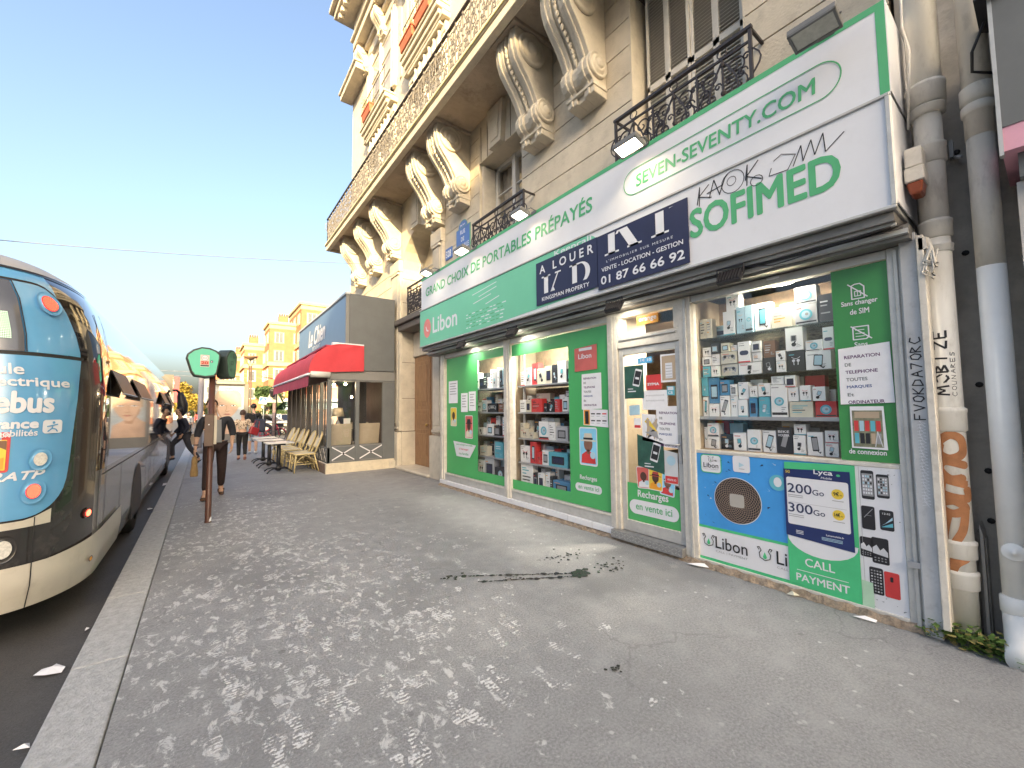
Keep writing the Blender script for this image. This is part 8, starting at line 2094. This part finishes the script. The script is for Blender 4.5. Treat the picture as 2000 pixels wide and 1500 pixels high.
block("brick_building", "second orange brick block from the left with yellow limestone top floor", 4.6, 8.4, 72, 80, 11.7, BRK, LIME, 2, 3, 4, 1)
block("brick_building", "third orange brick block from the left, tall with yellow top floors", 7.1, 11.9, 66, 72, 14.2, BRK, LIME, 2, 2, 5, 2)
block("brick_building", "tallest orange brick block, rising behind the blue cafe fascia", 10.4, 24.0, 62, 72, 16.6, BRK, LIME, 5, 3, 6, 2)
GRB = M("grey_apartment_render", (0.27, 0.28, 0.26), 0.9, var=0.1)
t = block("grey_building", "grey apartment building with balconies behind the bus stop post", -0.2, 3.0, 96, 110, 7.6, GRB, M("grey_trim", (0.36, 0.36, 0.33), 0.8), 2, 3, 3, 0)
for k in range(2):
    w = MB(); w.box(-.9, -.2, 96.5, 101, 2.4+k*2.2, 2.6+k*2.2, GRB); w.box(-.9, -.86, 96.5, 101, 2.6+k*2.2, 3.5+k*2.2, IRON); w.build("balcony", t)
block("pale_building", "low pale building at the end of the street left of the grey one", -9, -2.2, 120, 130, 4.6, M("pale_far_render", (0.42, 0.40, 0.36), 0.9), LIME, 4, 2, 1, 0)
t = block("corner_shop", "single-storey corner shop with a red fascia and white awning beyond the bikes", 6.0, 14, 52, 58, 4.2, M("pink_render", (0.52, 0.33, 0.24), 0.9), LIME, 3, 1, 1, 0)
w = MB(); w.box(5.9, 14, 51.2, 52, 2.6, 2.9, WHITE); w.box(5.9, 14, 51.9, 52, 1.7, 2.5, PALEB); w.build("white_awning", t)
w = MB(); w.box(7.2, 9.4, 51.6, 51.9, 3.0, 4.6, M("orange_red_sign", (.55, .12, .03), .5)); w.build("sign_board", t)
w = MB(); R = random.Random(2)
for i in range(4):
    for j in range(3): rect(w, 7.35+i*.5, 3.2+j*.45, 7.7+i*.5, 3.5+j*.45, front_mat(0, 51.58, 0), YELP)
w.build("sign_marks", t)
def leaf_mat(name, col):
    return M(name, col, 0.7, var=0.45, scale=1.2)
def tree(name, lab, x, y, h, r, col, n, seed, trunk=.16, squash=1.0, leaf=.16, z0=ROAD_Z):
    t = thing(name, lab, "tree", (x, y, z0)); R = random.Random(seed)
    w = MB(); BARK = M("bark", (.10, .075, .055), .9, var=.3, scale=6)
    w.tube([(x, y, z0), (x+.05, y, z0+h*.3), (x+.1*r, y, z0+h*.55)], [trunk, trunk*.75, trunk*.5], BARK, n=8)
    cl = []
    for k in range(16):
        a = R.uniform(0, 2*pi); q = R.uniform(.25, .85)*r; zz = z0+h*R.uniform(.42, .92)
        q *= sin(min(1, (zz-z0-h*.3)/(h*.3))*pi/2)*(1.15-((zz-z0)/h)**3)
        c = Vector((x+q*cos(a), y+q*sin(a), zz)); cl.append((c, R.uniform(.28, .5)*r))
        w.tube([(x+.05, y, z0+h*R.uniform(.25, .5)), ((x+c.x)/2, (y+c.y)/2, (c.z+z0+h*.45)/2), c], [trunk*.35, trunk*.22, .02], BARK, n=5)
    w.build("trunk", t)
    f = MB()
    for k in range(n):
        c, cr = R.choice(cl)
        d = Vector((R.gauss(0, 1), R.gauss(0, 1), R.gauss(0, 1))).normalized()*cr*R.uniform(.3, 1.05)**.6; d.z *= .8*squash
        p = c+d; a = Vector((R.gauss(0, 1), R.gauss(0, 1), R.gauss(0, 1))).normalized(); u = a.orthogonal().normalized(); l = leaf*R.uniform(.6, 1.4)
        f.poly([p, p+u*l*.5+a*l*.3, p+a*l, p-u*l*.5+a*l*.4], col)
    f.build("crown", t)
YL = leaf_mat("yellow_foliage", (.26, .20, .03)); GL = leaf_mat("green_foliage", (.055, .10, .03)); DL = leaf_mat("dark_foliage", (.03, .055, .03))
tree("yellow_tree", "yellow-green autumn tree at the end of the street behind the bus mirror", -2.7, 74, 5.6, 2.3, YL, 5200, 5, leaf=.26)
tree("yellow_tree", "second smaller yellow tree just right of the bus mirror", -1.1, 82, 4.4, 1.5, YL, 2600, 6, leaf=.24)
tree("green_tree", "bushy green tree in front of the orange brick buildings", 4.7, 44, 4.0, 1.5, GL, 5200, 7, leaf=.17)
tree("green_tree", "smaller green tree right of the crossing sign", 5.6, 46, 3.3, 1.2, GL, 3000, 8, leaf=.16)
tree("dark_tree", "dark low tree at the foot of the grey apartment building", -0.6, 90, 3.2, 1.7, DL, 2200, 9, leaf=.25)
w = MB(); w.box(2.2, 6.6, 43, 43.3, ROAD_Z, 1.1, M("dark_hedge_wall", (.06, .055, .045), .9)); R = random.Random(4)
for k in range(3000):
    p = Vector((R.uniform(2.1, 6.7), R.uniform(42.8, 43.4), R.uniform(.3, 1.6))); a = Vector((R.gauss(0, 1), R.gauss(0, 1), R.gauss(0, 1))).normalized()*.12; u = a.orthogonal()
    w.poly([p, p+u*.5, p+a, p-u*.5], GL)
tag(w.build("hedge"), "dark clipped hedge along the crossing below the green trees", "hedge")
w = MB()
for k in range(14):
    x = -40+k*5.5; hh = 3+1.5*sin(k*2.1)+1.2*sin(k*5.3)
    w.box(x, x+5.4, 190+3*sin(k), 200, ROAD_Z, hh, DL if k % 3 == 0 else MATS["pale_far_render"])
tag(w.build("distant_houses"), "far row of low roofs closing the street on the horizon", "skyline", kind="stuff")
# unseen blocks added behind the camera to cast the shade over the pavement
SLAB = M("slab_render", (0.46, 0.42, 0.36), 0.9)
block("shadow_block", "tall pale apartment block added unseen behind the viewer to shade the street", -36, -9, -52, -40, 21.6, SLAB, LIME, 8, 0, 6, 0)
block("shadow_row", "pale unseen row of houses added behind the viewer to keep the pavement shaded", -27, -16, -38, -5, 14.6, SLAB, LIME, 0, 0, 4, 0)
